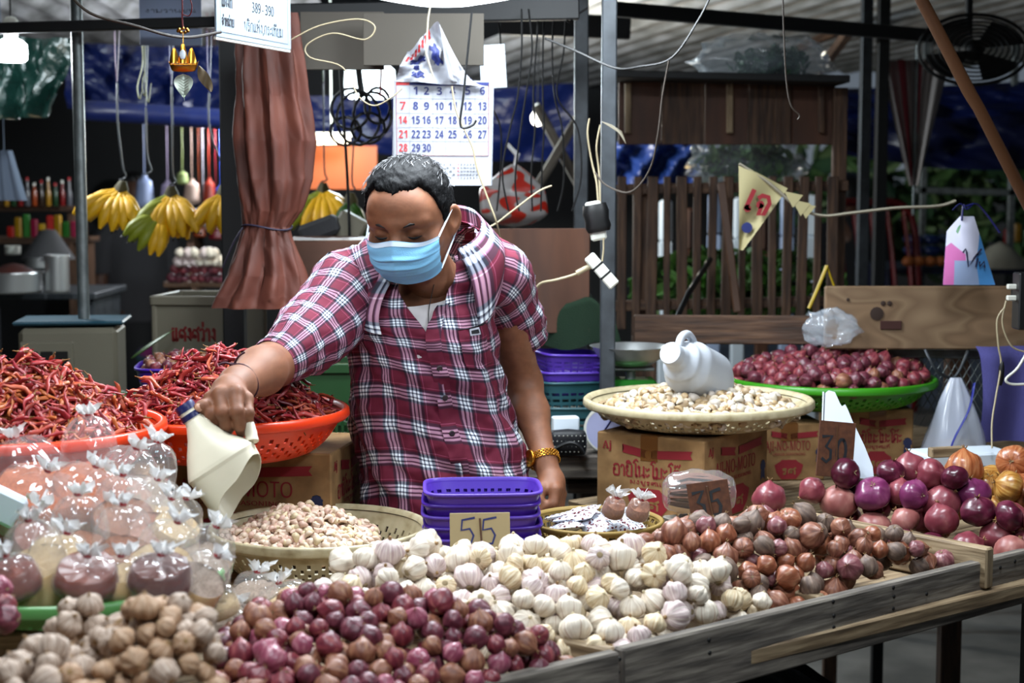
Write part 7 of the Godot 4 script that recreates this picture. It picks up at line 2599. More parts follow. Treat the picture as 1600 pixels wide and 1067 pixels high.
	for k in 4:
		cable("cable", [[810 + k * 22, 12, 3.95], [822 + k * 22, 22 + 4 * k, 3.95], [840 + k * 20, 24, 3.95], [865 + k * 18, 12, 3.95]], 0.0028, B, ["short black cable loop under the dark beam, leftmost", "short black cable loop under the dark beam, second from the left", "short black cable loop under the dark beam, third from the left", "short black cable loop under the dark beam, beside the grey post"][k])
	cable("cable", [[921, 185, 3.7], [918, 210, 3.7], [924, 250, 3.7], [932, 285, 3.68], [935, 325, 3.66]], 0.0022, mats.cream_cable, "cream cable tied on the grey post above the sockets")
	cable("cable", [[938, 195, 3.7], [932, 230, 3.7], [936, 270, 3.7], [938, 330, 3.66]], 0.0022, mats.cream_cable, "second cream cable on the grey post above the sockets")
	m = MB.new()
	for k in 7:
		m.tube(px_path([[940, 190, 3.72], [955 + k * 2, 195 + k * 2, 3.72], [972 + k, 206 + k * 3, 3.72]]), 0.0007, 4)
	var fray := solo("frayed_string", m, mats.rope_pale, "frayed pale string ends tied on the grey post", "string")
	fray.set_meta("kind", "stuff")
	# extension sockets
	o = at(931, 345, 3.62)
	t = thing("extension_socket", "socket block bound in black tape hanging on the grey post", "socket", o)
	t.rotation.z = 0.18
	m = MB.new()
	m.box(Vector3.ZERO, Vector3(0.034, 0.085, 0.03), Basis(), 0.004)
	part("block", m, mats.white_plastic, t)
	m = MB.new()
	m.lathe([Vector2(0.024, -0.03), Vector2(0.028, -0.02), Vector2(0.026, -0.005), Vector2(0.029, 0.012), Vector2(0.025, 0.03)], 14, Vector3(0.003, 0.006, 0), Basis(), rounded(4.0))
	part("black_tape", m, mats.black_plastic, t)
	o = at(940, 423, 3.6)
	t = thing("extension_socket", "white socket block with two black bands hanging aslant below", "socket", o)
	t.rotation.z = -0.85
	m = MB.new()
	m.box(Vector3.ZERO, Vector3(0.085, 0.026, 0.026), Basis(), 0.003)
	part("block", m, mats.white_plastic, t)
	for x in [-0.014, 0.012]:
		m = MB.new()
		m.box(Vector3(x, 0, 0), Vector3(0.010, 0.0268, 0.0268), Basis(), 0.003)
		part("black_band", m, mats.black_plastic, t)
	cable("cable", [[943, 372, 3.6], [943, 390, 3.6], [941, 408, 3.6]], 0.0022, mats.cream_cable, "short cream cable between the two socket blocks")
	cable("cable", [[922, 416, 3.6], [900, 428, 3.6], [870, 437, 3.6], [845, 443, 3.62], [832, 460, 3.65]], 0.0032, mats.cream_cable, "cream power cable curving from the lower socket to the green cloth")
	cable("plug", [[924, 415, 3.6], [912, 421, 3.6], [901, 427, 3.6]], 0.006, mats.cream_cable, "cream plug in the lower socket block", "plug", 8)
	# pennant and bunting
	t = thing("pennant", "cream triangular pennant with red Thai letters and a blue oval", "flag", at(1154, 256, 4.0))
	var pk := 4.0 / FOCAL
	m = MB.new()
	var pen := func(u: float, v: float, out: float) -> Vector3:
		var a := Vector2(0, 0).lerp(Vector2(2, -134), v)
		var e := Vector2(78, -38).lerp(Vector2(8, -134), v)
		var q := a.lerp(e, u) * pk
		return Vector3(q.x, q.y, 0.008 * sin(u * 5.0 + v * 3.0) + out)
	for s in 2:
		m.grid(20, 20, func(i: int, j: int) -> Array: return [pen.call(i / 20.0, j / 20.0, -0.0006 * s), Vector2(i, j)], null, s == 1)
	part("cloth", m, mat("pennant_cream", Color(0.62, 0.58, 0.42), 0.7), t)
	var red_ink := mat("pennant_red", Color(0.5, 0.04, 0.1), 0.7)
	part("lettering", ink(thai("เจ", 0.064, 0.074), 0.011, Vector3(0.010, -0.105, 0.014), Basis(Vector3.BACK, -0.42)), red_ink, t)
	m = MB.new()
	m.lathe([Vector2(0.013, 0), Vector2(0, 0.0006)], 20, Vector3(0.021, -0.152, 0.009), Basis(Vector3.BACK, -0.4) * Basis(Vector3.RIGHT, PI / 2).scaled(Vector3(1, 1, 0.6)))
	part("blue_oval", m, mats.ink_blue, t)
	m = MB.new()
	var bun := px_path([[1155, 256, 4.0], [1200, 285, 4.0], [1245, 322, 4.0], [1284, 337, 4.0], [1330, 333, 4.0], [1400, 325, 4.0], [1465, 322, 4.0], [1493, 314, 4.0]])
	m.tube(smooth_path(bun, 6), 0.008, 7, true, 0.5)
	var sb := solo("bunting_string", m, mats.rope_pale, "rolled cream bunting string from the pennant to the blue ribbon", "bunting")
	m = MB.new()
	for q in [[1238, 305], [1258, 322], [1250, 318]]:
		var cc := at(q[0], q[1], 3.99)
		m.face([cc + Vector3(-0.02, 0.01, 0), cc + Vector3(0.025, 0.0, 0.004), cc + Vector3(0.002, -0.03, 0)])
	part("rolled_flag", m, mats.pennant_cream, sb)
	# printed pouch on a blue ribbon
	t = thing("pouch", "white, pink and blue printed pouch hanging from a blue ribbon", "packet", at(1513, 445, 3.75))
	pk = 3.75 / FOCAL
	var pouch := func(u: float, v: float, side: float) -> Vector3:
		var l := lerpf(-40.0, -35.0, v)
		var r := lerpf(42.0, 6.0, v)
		if v > 0.8:
			l = lerpf(-35.0, -16.0, (v - 0.8) / 0.2)
		var bul := 0.018 * sin(PI * u) * sin(PI * clampf(v * 0.9 + 0.08, 0, 1))
		return Vector3(lerpf(l, r, u) * pk, v * 107.0 * pk, side * bul)
	m = MB.new()
	var im := Image.create(128, 128, false, Image.FORMAT_RGB8)
	for y in 128:
		for x in 128:
			var u := x / 128.0
			var v := 1.0 - y / 128.0
			var col := Color(0.80, 0.80, 0.88)
			if v < 0.62 - 0.5 * absf(u - 0.12) and u < 0.45:
				col = Color(0.78, 0.42, 0.66)
			if v < 0.7 - 1.2 * (0.95 - u) and u > 0.6:
				col = Color(0.3, 0.56, 0.8)
			if v < 0.36 and u > 0.2 and u < 0.68:
				col = Color(0.55, 0.62, 0.75)
			if Vector2(u - 0.3, (v - 0.82) * 0.8).length() < 0.05:
				col = Color(0.25, 0.5, 0.3)
			im.set_pixel(x, y, col)
	for s in [1.0, -1.0]:
		m.grid(16, 18, func(i: int, j: int) -> Array: return [pouch.call(i / 16.0, j / 18.0, s), Vector2(i / 16.0, 1.0 - j / 18.0)], null, s > 0)
	part("pouch_body", m, mat("pouch_print", Color.WHITE, 0.35, 0, ImageTexture.create_from_image(im)), t)
	part("lettering", ink([[Vector2(-0.012, 0.02), Vector2(-0.009, 0.026), Vector2(-0.006, 0.02), Vector2(0.0, -0.004), Vector2(0.008, 0.012), Vector2(0.018, 0.028)], [Vector2(0.014, 0.012), Vector2(0.013, -0.002)], [Vector2(0.013, 0.018), Vector2(0.0135, 0.0195)], [Vector2(0.018, 0.006), Vector2(0.019, -0.002), Vector2(0.026, 0.008), Vector2(0.028, -0.002)]], 0.0034, Vector3(-0.006, 0.047, 0.021), Basis(Vector3.BACK, -0.1).scaled(Vector3.ONE * 1.3)), mat("ink_navy", Color(0.06, 0.07, 0.2), 0.5), t)
	m = MB.new()
	var rb := at(1504, 320, 3.75) - at(1513, 445, 3.75)
	m.tube(smooth_path([rb + Vector3(-0.022, -0.012, 0), rb + Vector3(-0.008, 0.002, 0.005), rb + Vector3(0.004, -0.003, 0.008), rb + Vector3(0.03, 0.002, 0.004), rb + Vector3(0.055, -0.022, 0), rb + Vector3(0.085, -0.062, 0)], 4), 0.0055, 6, true, 0.35)
	m.tube(smooth_path([rb + Vector3(-0.002, -0.035, 0.004), rb + Vector3(0.0, 0.0, 0.006), rb + Vector3(0.006, -0.01, 0.01), rb + Vector3(0.02, 0.0, 0.004)], 4), 0.005, 6, true, 0.4)
	part("ribbon", m, mat("ribbon_blue", Color(0.05, 0.07, 0.32), 0.5), t)
# ---------------------------------------------------------------- the stalls behind
func balls_heap(spots: Array, r0: float, r1: float, mesh: ArrayMesh, mt: Array, called: String, label: String, cat: String, group: String, sd: int) -> void:
	var r := RandomNumberGenerator.new()
	r.seed = sd
	for s in spots:
		var o := MeshInstance3D.new()
		o.name = numbered(called)
		o.mesh = mesh
		o.material_override = mt[r.randi() % mt.size()]
		add_child(o, true)
		o.transform = Transform3D(any_basis(r).scaled(Vector3.ONE * r.randf_range(r0, r1)), s)
		tag(o, label, cat, group)
func standing(ctr: Vector3, top: Material, low: Material, skin: Material, hair: Material, label: String, turn: float, hgt: float, bare := true) -> void:
	var t := thing("person", label, "person", ctr, turn)
	var f := Field.new(Vector3(-0.36, 0.0, -0.26), Vector3(0.36, hgt + 0.02, 0.26), 0.016)
	var sc := hgt / 1.62
	f.ball(Vector3(0, 1.52, 0.01) * sc, Vector3(0.078, 0.108, 0.095), 0.02)
	f.cone(Vector3(0, 1.45, 0) * sc, Vector3(0, 1.34, -0.01) * sc, 0.05, 0.06, 0.03)
	f.cone(Vector3(0, 1.26, -0.01) * sc, Vector3(0, 0.9, 0) * sc, 0.12, 0.13, 0.05)
	f.ball(Vector3(0, 1.5, 0.1) * sc, Vector3(0.015, 0.025, 0.02), 0.01)
	for s in [-1.0, 1.0]:
		f.cone(Vector3(0.15 * s, 1.3, 0) * sc, Vector3(0.21 * s, 1.03, 0.02) * sc, 0.05, 0.04, 0.04)
		f.cone(Vector3(0.21 * s, 1.03, 0.02) * sc, Vector3(0.17 * s, 0.9, 0.2) * sc, 0.038, 0.026, 0.02)
		f.ball(Vector3(0.16 * s, 0.89, 0.235) * sc, Vector3(0.03, 0.02, 0.045), 0.02)
		f.cone(Vector3(0.08 * s, 0.85, 0) * sc, Vector3(0.09 * s, 0.45, 0.01) * sc, 0.08, 0.055, 0.04)
		f.cone(Vector3(0.09 * s, 0.45, 0.01) * sc, Vector3(0.09 * s, 0.06, 0) * sc, 0.055, 0.035, 0.03)
		f.cone(Vector3(0.09 * s, 0.04, -0.03) * sc, Vector3(0.1 * s, 0.03, 0.12) * sc, 0.032, 0.028, 0.02)
	var body := MB.new()
	f.into(body)
	part("body", body, skin, t)
	var tube_cloth := func(rings: Array, called: String, mt: Material) -> void:
		var m := MB.new()
		for k in 2:
			m.grid(36, (rings.size() - 1) * 4, func(i: int, j: int) -> Array:
				var a := TAU * i / 36.0
				var u := j / 4.0
				var n := mini(int(u), rings.size() - 2)
				var q: Vector4 = (rings[n] as Vector4).lerp(rings[n + 1], u - n)
				var fo := 1.0 + 0.03 * sin(a * 7.0 + u * 2.0)
				return [Vector3(sin(a) * (q.x * fo - 0.001 * k) + q.w, q.y, cos(a) * (q.z * fo - 0.001 * k)) * sc, Vector2(i / 36.0, u * 0.2)], null, k == 0)
		part(called, m, mt, t)
	tube_cloth.call([Vector4(0.06, 1.42, 0.06, 0), Vector4(0.16, 1.36, 0.09, 0), Vector4(0.19, 1.25, 0.135, 0), Vector4(0.175, 1.05, 0.14, 0), Vector4(0.185, 0.84, 0.155, 0)], "shirt", top)
	for s in [-1.0, 1.0]:
		tube_cloth.call([Vector4(0.07, 1.37, 0.08, 0.12 * s), Vector4(0.075, 1.28, 0.08, 0.17 * s), Vector4(0.07, 1.1, 0.07, 0.195 * s)], "sleeve", top)
	tube_cloth.call([Vector4(0.165, 0.92, 0.145, 0), Vector4(0.19, 0.7, 0.165, 0), Vector4(0.19, 0.45, 0.17, 0), Vector4(0.185, 0.12, 0.17, 0)], "skirt" if bare else "apron", low)
	var m := MB.new()
	m.grid(28, 16, func(i: int, j: int) -> Array:
		var a := TAU * i / 28.0
		var ph := PI * j / 16.0
		var d := Vector3(sin(a) * sin(ph), cos(ph), cos(a) * sin(ph))
		var lift := 0.014 if d.z < 0.35 + d.y * 0.5 and d.y > -0.55 else -0.01
		return [Vector3(0, 1.53, 0.0) * sc + d * (Vector3(0.08, 0.105, 0.098) + Vector3.ONE * lift), Vector2(a, ph)], null, true)
	part("hair", m, hair, t)
func background() -> void:
	# tarpaulins
	var tarp := func(p: Array, called: String, mt: Material, label: String, sag: float) -> void:
		var a: Vector3 = p[0]
		var b: Vector3 = p[1]
		var c: Vector3 = p[2]
		var d: Vector3 = p[3]
		var n := FastNoiseLite.new()
		n.seed = hash(label) % 1000
		n.frequency = 1.0
		var m := MB.new()
		for s in 2:
			m.grid(30, 14, func(i: int, j: int) -> Array:
				var u := i / 30.0
				var v := j / 14.0
				var q := a.lerp(b, u).lerp(d.lerp(c, u), v)
				q += Vector3(0, -sag * sin(PI * u) * (0.4 + v), 0.08 * n.get_noise_2d(u * 4.0, v * 2.0) + 0.05 * sin(u * 17.0 + v * 4.0) * v - 0.002 * s)
				return [q, Vector2(u * 2.0, v)], null, s == 0)
		solo(called, m, mt, label, "tarpaulin")
	tarp.call([at(-40, 58, 5.0), at(118, 60, 5.2), at(84, 182, 5.2), at(-40, 188, 5.0)], "tarp", mats.tarp_green, "dark green tarpaulin behind the left bulb", 0.0)
	tarp.call([at(108, 66, 6.6), at(372, 72, 6.8), at(372, 168, 6.8), at(100, 168, 6.6)], "tarp", mats.tarp_blue, "dark blue tarpaulin behind the ribbons of the hooks", 0.02)
	tarp.call([at(480, 150, 6.8), at(900, 130, 7.2), at(905, 250, 7.2), at(480, 226, 6.8)], "tarp", mats.tarp_blue, "blue tarpaulin between the calendar and the crossed braces", 0.02)
	tarp.call([at(955, 222, 6.4), at(1110, 222, 6.4), at(1085, 288, 6.4), at(955, 288, 6.4)], "tarp", mat("tarp_pale", Color(0.12, 0.2, 0.42), 0.35), "pale blue tarpaulin strip under the board fascia", 0.0)
	tarp.call([at(1310, 138, 7.6), at(1700, 120, 7.6), at(1700, 178, 7.4), at(1310, 190, 7.4)], "tarp", mats.tarp_blue, "upper blue tarpaulin on the right, behind the bamboo pole", 0.02)
	tarp.call([at(1310, 186, 7.0), at(1700, 172, 7.0), at(1700, 258, 6.9), at(1310, 240, 6.9)], "tarp", mat("tarp_deep", Color(0.018, 0.05, 0.2), 0.4), "lower navy tarpaulin on the right, behind the folded parasol", 0.03)
	var m := MB.new()
	var roll := smooth_path(px_path([[120, 172, 5.6], [200, 176, 5.6], [290, 182, 5.65], [375, 188, 5.7]]), 5)
	m.tube(roll, 0.035, 14)
	solo("tarp_roll", m, mats.tarp_blue, "rolled bright blue tarpaulin tube behind the banana hooks", "tarpaulin")
	# yellow banner under the warm tube
	m = MB.new()
	m.box(at(530, 262, 6.15), Vector3(0.28, 0.16, 0.01), Basis(), 0.002)
	solo("banner", m, mat("banner_yellow", Color(0.5, 0.22, 0.01), 0.6), "orange-yellow banner lit by the warm tube lamp", "banner")
	# left stall: shelves, bottles, pots, packets
	var shelf := func(px0: float, px1: float, py: float, d: float, depth: float, mt: Material, label: String) -> Node3D:
		var a := at(px0, py, d)
		var b := at(px1, py, d)
		var q := MB.new()
		q.box((a + b) * 0.5 - Vector3(0, 0.012, depth * 0.5), Vector3(b.x - a.x, 0.022, depth), Basis(), 0.002)
		var s := thing("stall_shelf", label, "shelf")
		part("board", q, mt, s)
		for x in [a.x + 0.03, b.x - 0.03]:
			q = MB.new()
			q.box(Vector3(x, (a.y - 0.02) * 0.5, a.z - depth * 0.5), Vector3(0.03, a.y - 0.024, depth * 0.8), Basis(), 0.002)
			part("side_panel", q, mt, s)
		return s
	shelf.call(-60, 118, 322, 7.4, 0.3, mats.wood_brown, "high brown shelf of bottles at the far left stall")
	shelf.call(-60, 128, 372, 6.9, 0.3, mats.wood_brown, "middle brown shelf of packets at the far left stall")
	shelf.call(-80, 148, 458, 6.0, 0.5, mats.steel_grey, "grey counter carrying the pots at the far left stall")
	shelf.call(255, 372, 440, 6.6, 0.4, mats.wood_brown, "counter of pale garlic behind the plastic crate")
	shelf.call(284, 372, 352, 7.2, 0.3, mats.wood_brown, "back counter of colourful packets behind the bananas")
	var cols := [Color(0.5, 0.2, 0.05), Color(0.15, 0.1, 0.06), Color(0.55, 0.4, 0.1), Color(0.08, 0.2, 0.1), Color(0.4, 0.06, 0.06), Color(0.3, 0.3, 0.32)]
	var adj := ["amber", "dark", "mustard", "green", "red", "grey"]
	for k in 12:
		var p := at(-18 + k * 11.0, 322, 7.3)
		var b := thing("bottle", "%s bottle, number %s from the left on the high brown shelf" % [adj[k % 6], ["one", "two", "three", "four", "five", "six", "seven", "eight", "nine", "ten", "eleven", "twelve"][k]], "bottle", p + Vector3(0, 0.0, -0.06), 0.0, "bottles on the high brown shelf")
		m = MB.new()
		m.lathe([Vector2(0, 0), Vector2(0.013, 0), Vector2(0.0135, 0.055), Vector2(0.006, 0.075), Vector2(0.005, 0.09 + 0.012 * (k % 3))], 12)
		part("glass", m, mat("bottle_%d" % (k % 6), cols[k % 6], 0.25), b)
		m = MB.new()
		m.lathe([Vector2(0.006, 0.088 + 0.012 * (k % 3)), Vector2(0.006, 0.1 + 0.012 * (k % 3)), Vector2(0, 0.1 + 0.012 * (k % 3))], 10)
		part("cap", m, mats.ink_red if k % 2 else mats.white_plastic, b)
	for k in 9:
		var p := at(8 + k * 12.5, 372, 6.8)
		m = MB.new()
		var hgt := 0.045 + 0.05 * absf(sin(k * 2.3))
		m.box(p + Vector3(0, hgt * 0.5, -0.08), Vector3(0.028, hgt, 0.02), Basis(Vector3.UP, 0.2 * sin(k * 4.0)), 0.004)
		var c2: Color = [Color(0.6, 0.08, 0.05), Color(0.6, 0.45, 0.05), Color(0.1, 0.35, 0.08), Color(0.5, 0.05, 0.2), Color(0.7, 0.55, 0.1)][k % 5]
		solo("spice_packet", m, mat("packet_%d" % (k % 5), c2, 0.4), "%s packet, %s from the left on the middle brown shelf" % [["red", "yellow", "green", "crimson", "golden"][k % 5], ["first", "second", "third", "fourth", "fifth", "sixth", "seventh", "eighth", "ninth"][k]], "packet", "packets on the middle brown shelf")
	# pots
	var pot := func(px: float, py: float, d: float, r: float, h: float, mt: Material, label: String, heap_m: Material) -> void:
		var p := at(px, py, d)
		var t := thing("pot", label, "pot", p)
		var q := MB.new()
		q.lathe([Vector2(0, 0), Vector2(r * 0.96, 0), Vector2(r, 0.01), Vector2(r, h), Vector2(r * 1.06, h + 0.004), Vector2(r * 0.97, h), Vector2(r * 0.96, 0.012), Vector2(0, 0.012)], 28)
		part("pot_wall", q, mt, t)
		if heap_m:
			q = MB.new()
			q.lathe([Vector2(r * 0.95, h * 0.8), Vector2(r * 0.7, h * 1.15), Vector2(r * 0.35, h * 1.4), Vector2(0, h * 1.5)], 24)
			part("paste_heap", q, heap_m, t)
	pot.call(90, 457, 5.9, 0.042, 0.13, mats.chrome, "tall steel pot right of the red-brown paste", null)
	pot.call(22, 457, 5.9, 0.1, 0.07, mats.chrome, "wide steel basin heaped with red-brown paste", mat("paste_dark", Color(0.22, 0.06, 0.03), 0.5))
	pot.call(62, 420, 6.3, 0.05, 0.04, mats.chrome, "steel bowl behind the wide basin", null)
	pot.call(20, 398, 6.4, 0.03, 0.03, mats.white_plastic, "small white bowl on the far left", null)
	# grey conical cover and a white shirt hung up
	m = MB.new()
	m.lathe([Vector2(0.1, 0), Vector2(0.095, 0.01), Vector2(0.03, 0.11), Vector2(0, 0.115)], 24, at(76, 405, 6.35))
	solo("food_cover", m, mats.cloth_grey, "grey conical food cover behind the steel pots", "cover")
	m = MB.new()
	var sh := at(6, 235, 5.4)
	m.grid(10, 14, func(i: int, j: int) -> Array: return [sh + Vector3((i / 10.0 - 0.6) * (0.06 + 0.06 * j / 14.0) + 0.02 * j / 14.0, -j * 0.0115, 0.012 * sin(i * 1.7)), Vector2(i, j)])
	m.tube([sh + Vector3(0, 0, 0), sh + Vector3(0, 0.9, 0)], 0.002, 5)
	solo("hung_cloth", m, mat("cloth_pale", Color(0.3, 0.34, 0.4), 0.9), "pale grey cloth hanging at the left edge above the pots", "cloth")
	# bright packets and paper behind the bananas
	var pk := [[226, 300, 0.09, 0.15, Color(0.5, 0.55, 0.68), "bluish white bag"], [262, 300, 0.07, 0.1, Color(0.55, 0.5, 0.6), "lilac bag"], [300, 300, 0.08, 0.11, Color(0.6, 0.5, 0.45), "peach bag"], [327, 300, 0.06, 0.12, Color(0.5, 0.14, 0.08), "red bag"], [345, 305, 0.06, 0.09, Color(0.12, 0.2, 0.5), "blue bag"], [318, 338, 0.13, 0.09, Color(0.7, 0.68, 0.72), "white paper sheet"], [312, 362, 0.06, 0.05, Color(0.5, 0.2, 0.06), "orange box"], [338, 366, 0.07, 0.05, Color(0.4, 0.05, 0.1), "crimson box"], [285, 278, 0.06, 0.06, Color(0.45, 0.5, 0.3), "pale green bag"]]
	for k in pk.size():
		var q: Array = pk[k]
		var p := at(q[0], q[1], 7.0)
		m = MB.new()
		m.grid(10, 10, func(i: int, j: int) -> Array:
			var a := TAU * i / 10.0
			var v := j / 10.0
			var r: float = q[2] * 0.5 * (1.0 - 0.35 * v) * (sqrt(minf(v * 8.0, 1.0)) if v < 0.9 else 0.4)
			return [p + Vector3(sin(a) * r, (v - 0.5) * q[3], cos(a) * r * 0.6), Vector2(i, j)], null, true)
		m.tube([p + Vector3(0, q[3] * 0.45, 0), p + Vector3(0, 2.24 - p.y, -0.02)], 0.0015, 4)
		solo("hung_packet", m, mat("hung_%d" % k, q[4], 0.35), "%s behind the bananas in the far stall" % q[5], "packet")
	# pale garlic and purple onions on the counter behind
	var r := RandomNumberGenerator.new()
	r.seed = 5
	var ball := bulb_mesh(0.85, 0.2, 14, 9, 5, 0.08, 0.1, 3, 0.15).mesh()
	var spots := []
	for row in 4:
		for k in 9 - row:
			spots.append(at(268 + k * 11 + row * 5 + r.randf_range(-3, 3), 434 - row * 13, 6.4 - row * 0.03))
	balls_heap(spots.slice(0, 17), 0.018, 0.023, ball, [mats.shallot_plum, mats.shallot_red], "far_onion", "purple onion heaped on the counter behind the plastic crate", "onion", "purple onions on the far counter", 3)
	balls_heap(spots.slice(17), 0.018, 0.024, ball, [mats.garlic_white, mats.garlic_violet], "far_garlic", "pale garlic bulb heaped above the purple onions on the far counter", "garlic", "garlic on the far counter", 4)
	var skin2 := mat("skin_dark", Color(0.3, 0.19, 0.13), 0.6)
	var hair2 := mat("hair_black", Color(0.015, 0.015, 0.018), 0.5)
	var floral := mat("cloth_floral", Color.WHITE, 0.8, 0, noise_tex("floral", 0.05, [[0.0, Color(0.01, 0.012, 0.02)], [0.62, Color(0.012, 0.015, 0.03)], [0.68, Color(0.05, 0.25, 0.28)], [0.76, Color(0.4, 0.08, 0.32)], [1.0, Color(0.5, 0.14, 0.4)]], 2, 0, 128, 128), Vector3(1, 1, 1))
	var p1 := at(212, 430, 8.8)
	standing(Vector3(p1.x, 0, p1.z), mats.cloth_grey, floral, skin2, hair2, "person in a grey top and dark floral skirt behind the hanging bananas", 0.5, 1.56)
	var p2 := at(1326, 400, 8.9)
	standing(Vector3(p2.x, 0, p2.z), mats.cloth_dark, mats.cloth_dark, skin2, hair2, "person in dark navy seen from behind, right of the picket fence", PI - 0.6, 1.56, false)
	# greens behind the fence, herbs in a bag above it
	var leafy := func(c: Vector3, ext: Vector3, n: int, size: float, called: String, label: String, sd: int, cols2: Array) -> void:
		var lm := MB.new()
		for s in 2:
			lm.grid(2, 5, func(i: int, j: int) -> Array:
				var v := j / 5.0
				return [Vector3((i - 1) * 0.22 * sin(PI * (0.08 + 0.9 * v)), v - 0.5, 0.12 * absf(i - 1) + 0.18 * sin(v * 2.0) - 0.004 * s), Vector2(i, j)], null, s == 0)
		var rr := RandomNumberGenerator.new()
		rr.seed = sd
		var sp := []
		for k in n:
			var q := Vector3(rr.randfn(), rr.randfn(), rr.randfn()).normalized() * pow(rr.randf(), 0.4)
			sp.append([c + q * ext, Vector3(rr.randfn(), rr.randfn() * 0.5, rr.randfn() + 0.5).normalized()])
		var gm := mat("leaf_green", Color.WHITE, 0.55)
		gm.vertex_color_use_as_albedo = true
		scatter(called, lm.mesh(), gm, sp, cols2, size * 0.7, size * 1.3, 0.8, sd, label, "greens")
	var greens := [Color(0.03, 0.12, 0.015), Color(0.06, 0.2, 0.02), Color(0.02, 0.07, 0.012), Color(0.1, 0.26, 0.04)]
	leafy.call(at(1150, 445, 5.3), Vector3(0.34, 0.11, 0.14), 700, 0.07, "leafy_greens", "leafy green vegetables heaped behind the picket fence", 3, greens)
	leafy.call(at(1165, 252, 5.3), Vector3(0.15, 0.06, 0.08), 300, 0.05, "bagged_greens", "greens inside the clear bag under the board fascia", 4, greens)
	leafy.call(at(1205, 100, 5.0), Vector3(0.12, 0.05, 0.08), 400, 0.03, "dark_herbs", "dark green herbs in the clear bag on top of the fascia", 5, [Color(0.01, 0.05, 0.02), Color(0.02, 0.08, 0.03)])
	leafy.call(at(1500, 300, 9.5), Vector3(1.3, 0.5, 0.3), 900, 0.16, "far_hedge", "bright hedge in daylight beyond the market's far side", 6, [Color(0.1, 0.2, 0.06), Color(0.2, 0.3, 0.12), Color(0.05, 0.12, 0.05)])
	film("clear_bag", 0.16, 0.15, Color(0.9, 0.95, 1.0))
	var puff := func(c: Vector3, ext: Vector3, called: String, label: String, sd: float) -> Node3D:
		var q := MB.new()
		var n := FastNoiseLite.new()
		n.seed = int(sd * 10)
		n.frequency = 1.0
		q.grid(26, 16, func(i: int, j: int) -> Array:
			var a := TAU * i / 26.0
			var ph := PI * j / 16.0
			var d := Vector3(sin(a) * sin(ph), cos(ph), cos(a) * sin(ph))
			return [c + d * ext * (1.0 + 0.3 * n.get_noise_3dv(d * 2.6) + 0.2 * n.get_noise_3dv(d * 7.0) + 0.1 * sin(a * 6.0 + sd) * sin(ph)), Vector2(i, j)], null, true)
		return solo(called, q, mats.clear_bag, label, "bag")
	puff.call(at(1165, 252, 5.3), Vector3(0.18, 0.09, 0.1), "clear_bag", "clear plastic bag of greens under the board fascia", 1.0)
	puff.call(at(1190, 95, 5.0), Vector3(0.2, 0.075, 0.11), "clear_bag", "clear plastic bag of dark herbs on top of the fascia", 2.0)
	puff.call(at(1298, 512, 3.86), Vector3(0.065, 0.042, 0.03), "clear_bag", "crumpled clear bag on the dark plank beside the pine plank", 3.0)
	# folded parasol, fan, far market
	var t := thing("parasol", "folded pink and white parasol hanging upside down on the right", "parasol", at(1425, 290, 5.8))
	for k in 4:
		m = MB.new()
		var x0: float = [-0.075, -0.02, 0.015, 0.065][k]
		m.grid(6, 10, func(i: int, j: int) -> Array:
			var v := j / 10.0
			return [Vector3(lerpf(0.0, x0, v) + (i / 6.0 - 0.5) * (0.02 + 0.075 * v), 0.43 * v, 0.02 * sin(i * 1.3 + k) + 0.02 * k), Vector2(i, j)], null, true)
		part("cloth_fold", m, mat("parasol_pink", Color(0.42, 0.06, 0.13), 0.7) if k == 1 else mat("parasol_white", Color(0.5, 0.47, 0.46), 0.7), t)
	m = MB.new()
	m.tube([Vector3(0, -0.1, 0.03), Vector3(0, 0.48, 0.03)], 0.006, 8)
	part("shaft", m, mats.galvanised, t)
	t = thing("fan", "large dark caged fan hanging at the top right", "fan", at(1520, 78, 5.2))
	for k in 9:
		m = MB.new()
		var rad := 0.02 + 0.019 * k
		var ring := []
		for i in 41:
			ring.append(Vector3(sin(TAU * i / 40.0) * rad, cos(TAU * i / 40.0) * rad * 0.62, 0.06 - 0.0025 * k * k * 0.3))
		m.tube(ring, 0.003 if k < 8 else 0.006, 5, false)
		part("cage_ring", m, mats.steel_dark, t)
	for k in 4:
		m = MB.new()
		var a := TAU * k / 4.0 + 0.4
		m.grid(6, 4, func(i: int, j: int) -> Array:
			var aa := a + (i / 6.0) * 1.0
			var rr2 := 0.03 + 0.125 * j / 4.0
			return [Vector3(sin(aa) * rr2, cos(aa) * rr2 * 0.62, 0.03 * (i / 6.0) - 0.01), Vector2(i, j)])
		part("blade", m, mat("fan_blade", Color(0.09, 0.09, 0.1), 0.4), t)
	m = MB.new()
	m.lathe([Vector2(0.03, -0.08), Vector2(0.04, -0.05), Vector2(0.03, 0.02), Vector2(0, 0.03)], 16, Vector3.ZERO, Basis(Vector3.RIGHT, PI / 2))
	m.tube([Vector3(0, 0, -0.05), Vector3(0, 0.25, -0.06), Vector3(0, 0.9, -0.06)], 0.012, 8)
	part("motor", m, mats.steel_dark, t)
	# red plastic chair
	t = thing("chair", "red plastic chair beyond the person in navy", "chair", at(1415, 455, 6.9) * Vector3(1, 0, 1) + Vector3(0, 0.55, 0), 0.4)
	var red := mat("chair_red", Color(0.42, 0.02, 0.03), 0.4)
	m = MB.new()
	m.box(Vector3(0, 0.45, 0), Vector3(0.4, 0.03, 0.38), Basis(), 0.012)
	part("seat", m, red, t)
	m = MB.new()
	for k in 5:
		m.tube(smooth_path([Vector3(-0.17 + k * 0.085, 0.46, -0.18), Vector3(-0.17 + k * 0.085, 0.7, -0.22), Vector3(-0.17 + k * 0.085, 0.86, -0.26)], 3), 0.016, 6, true, 0.5)
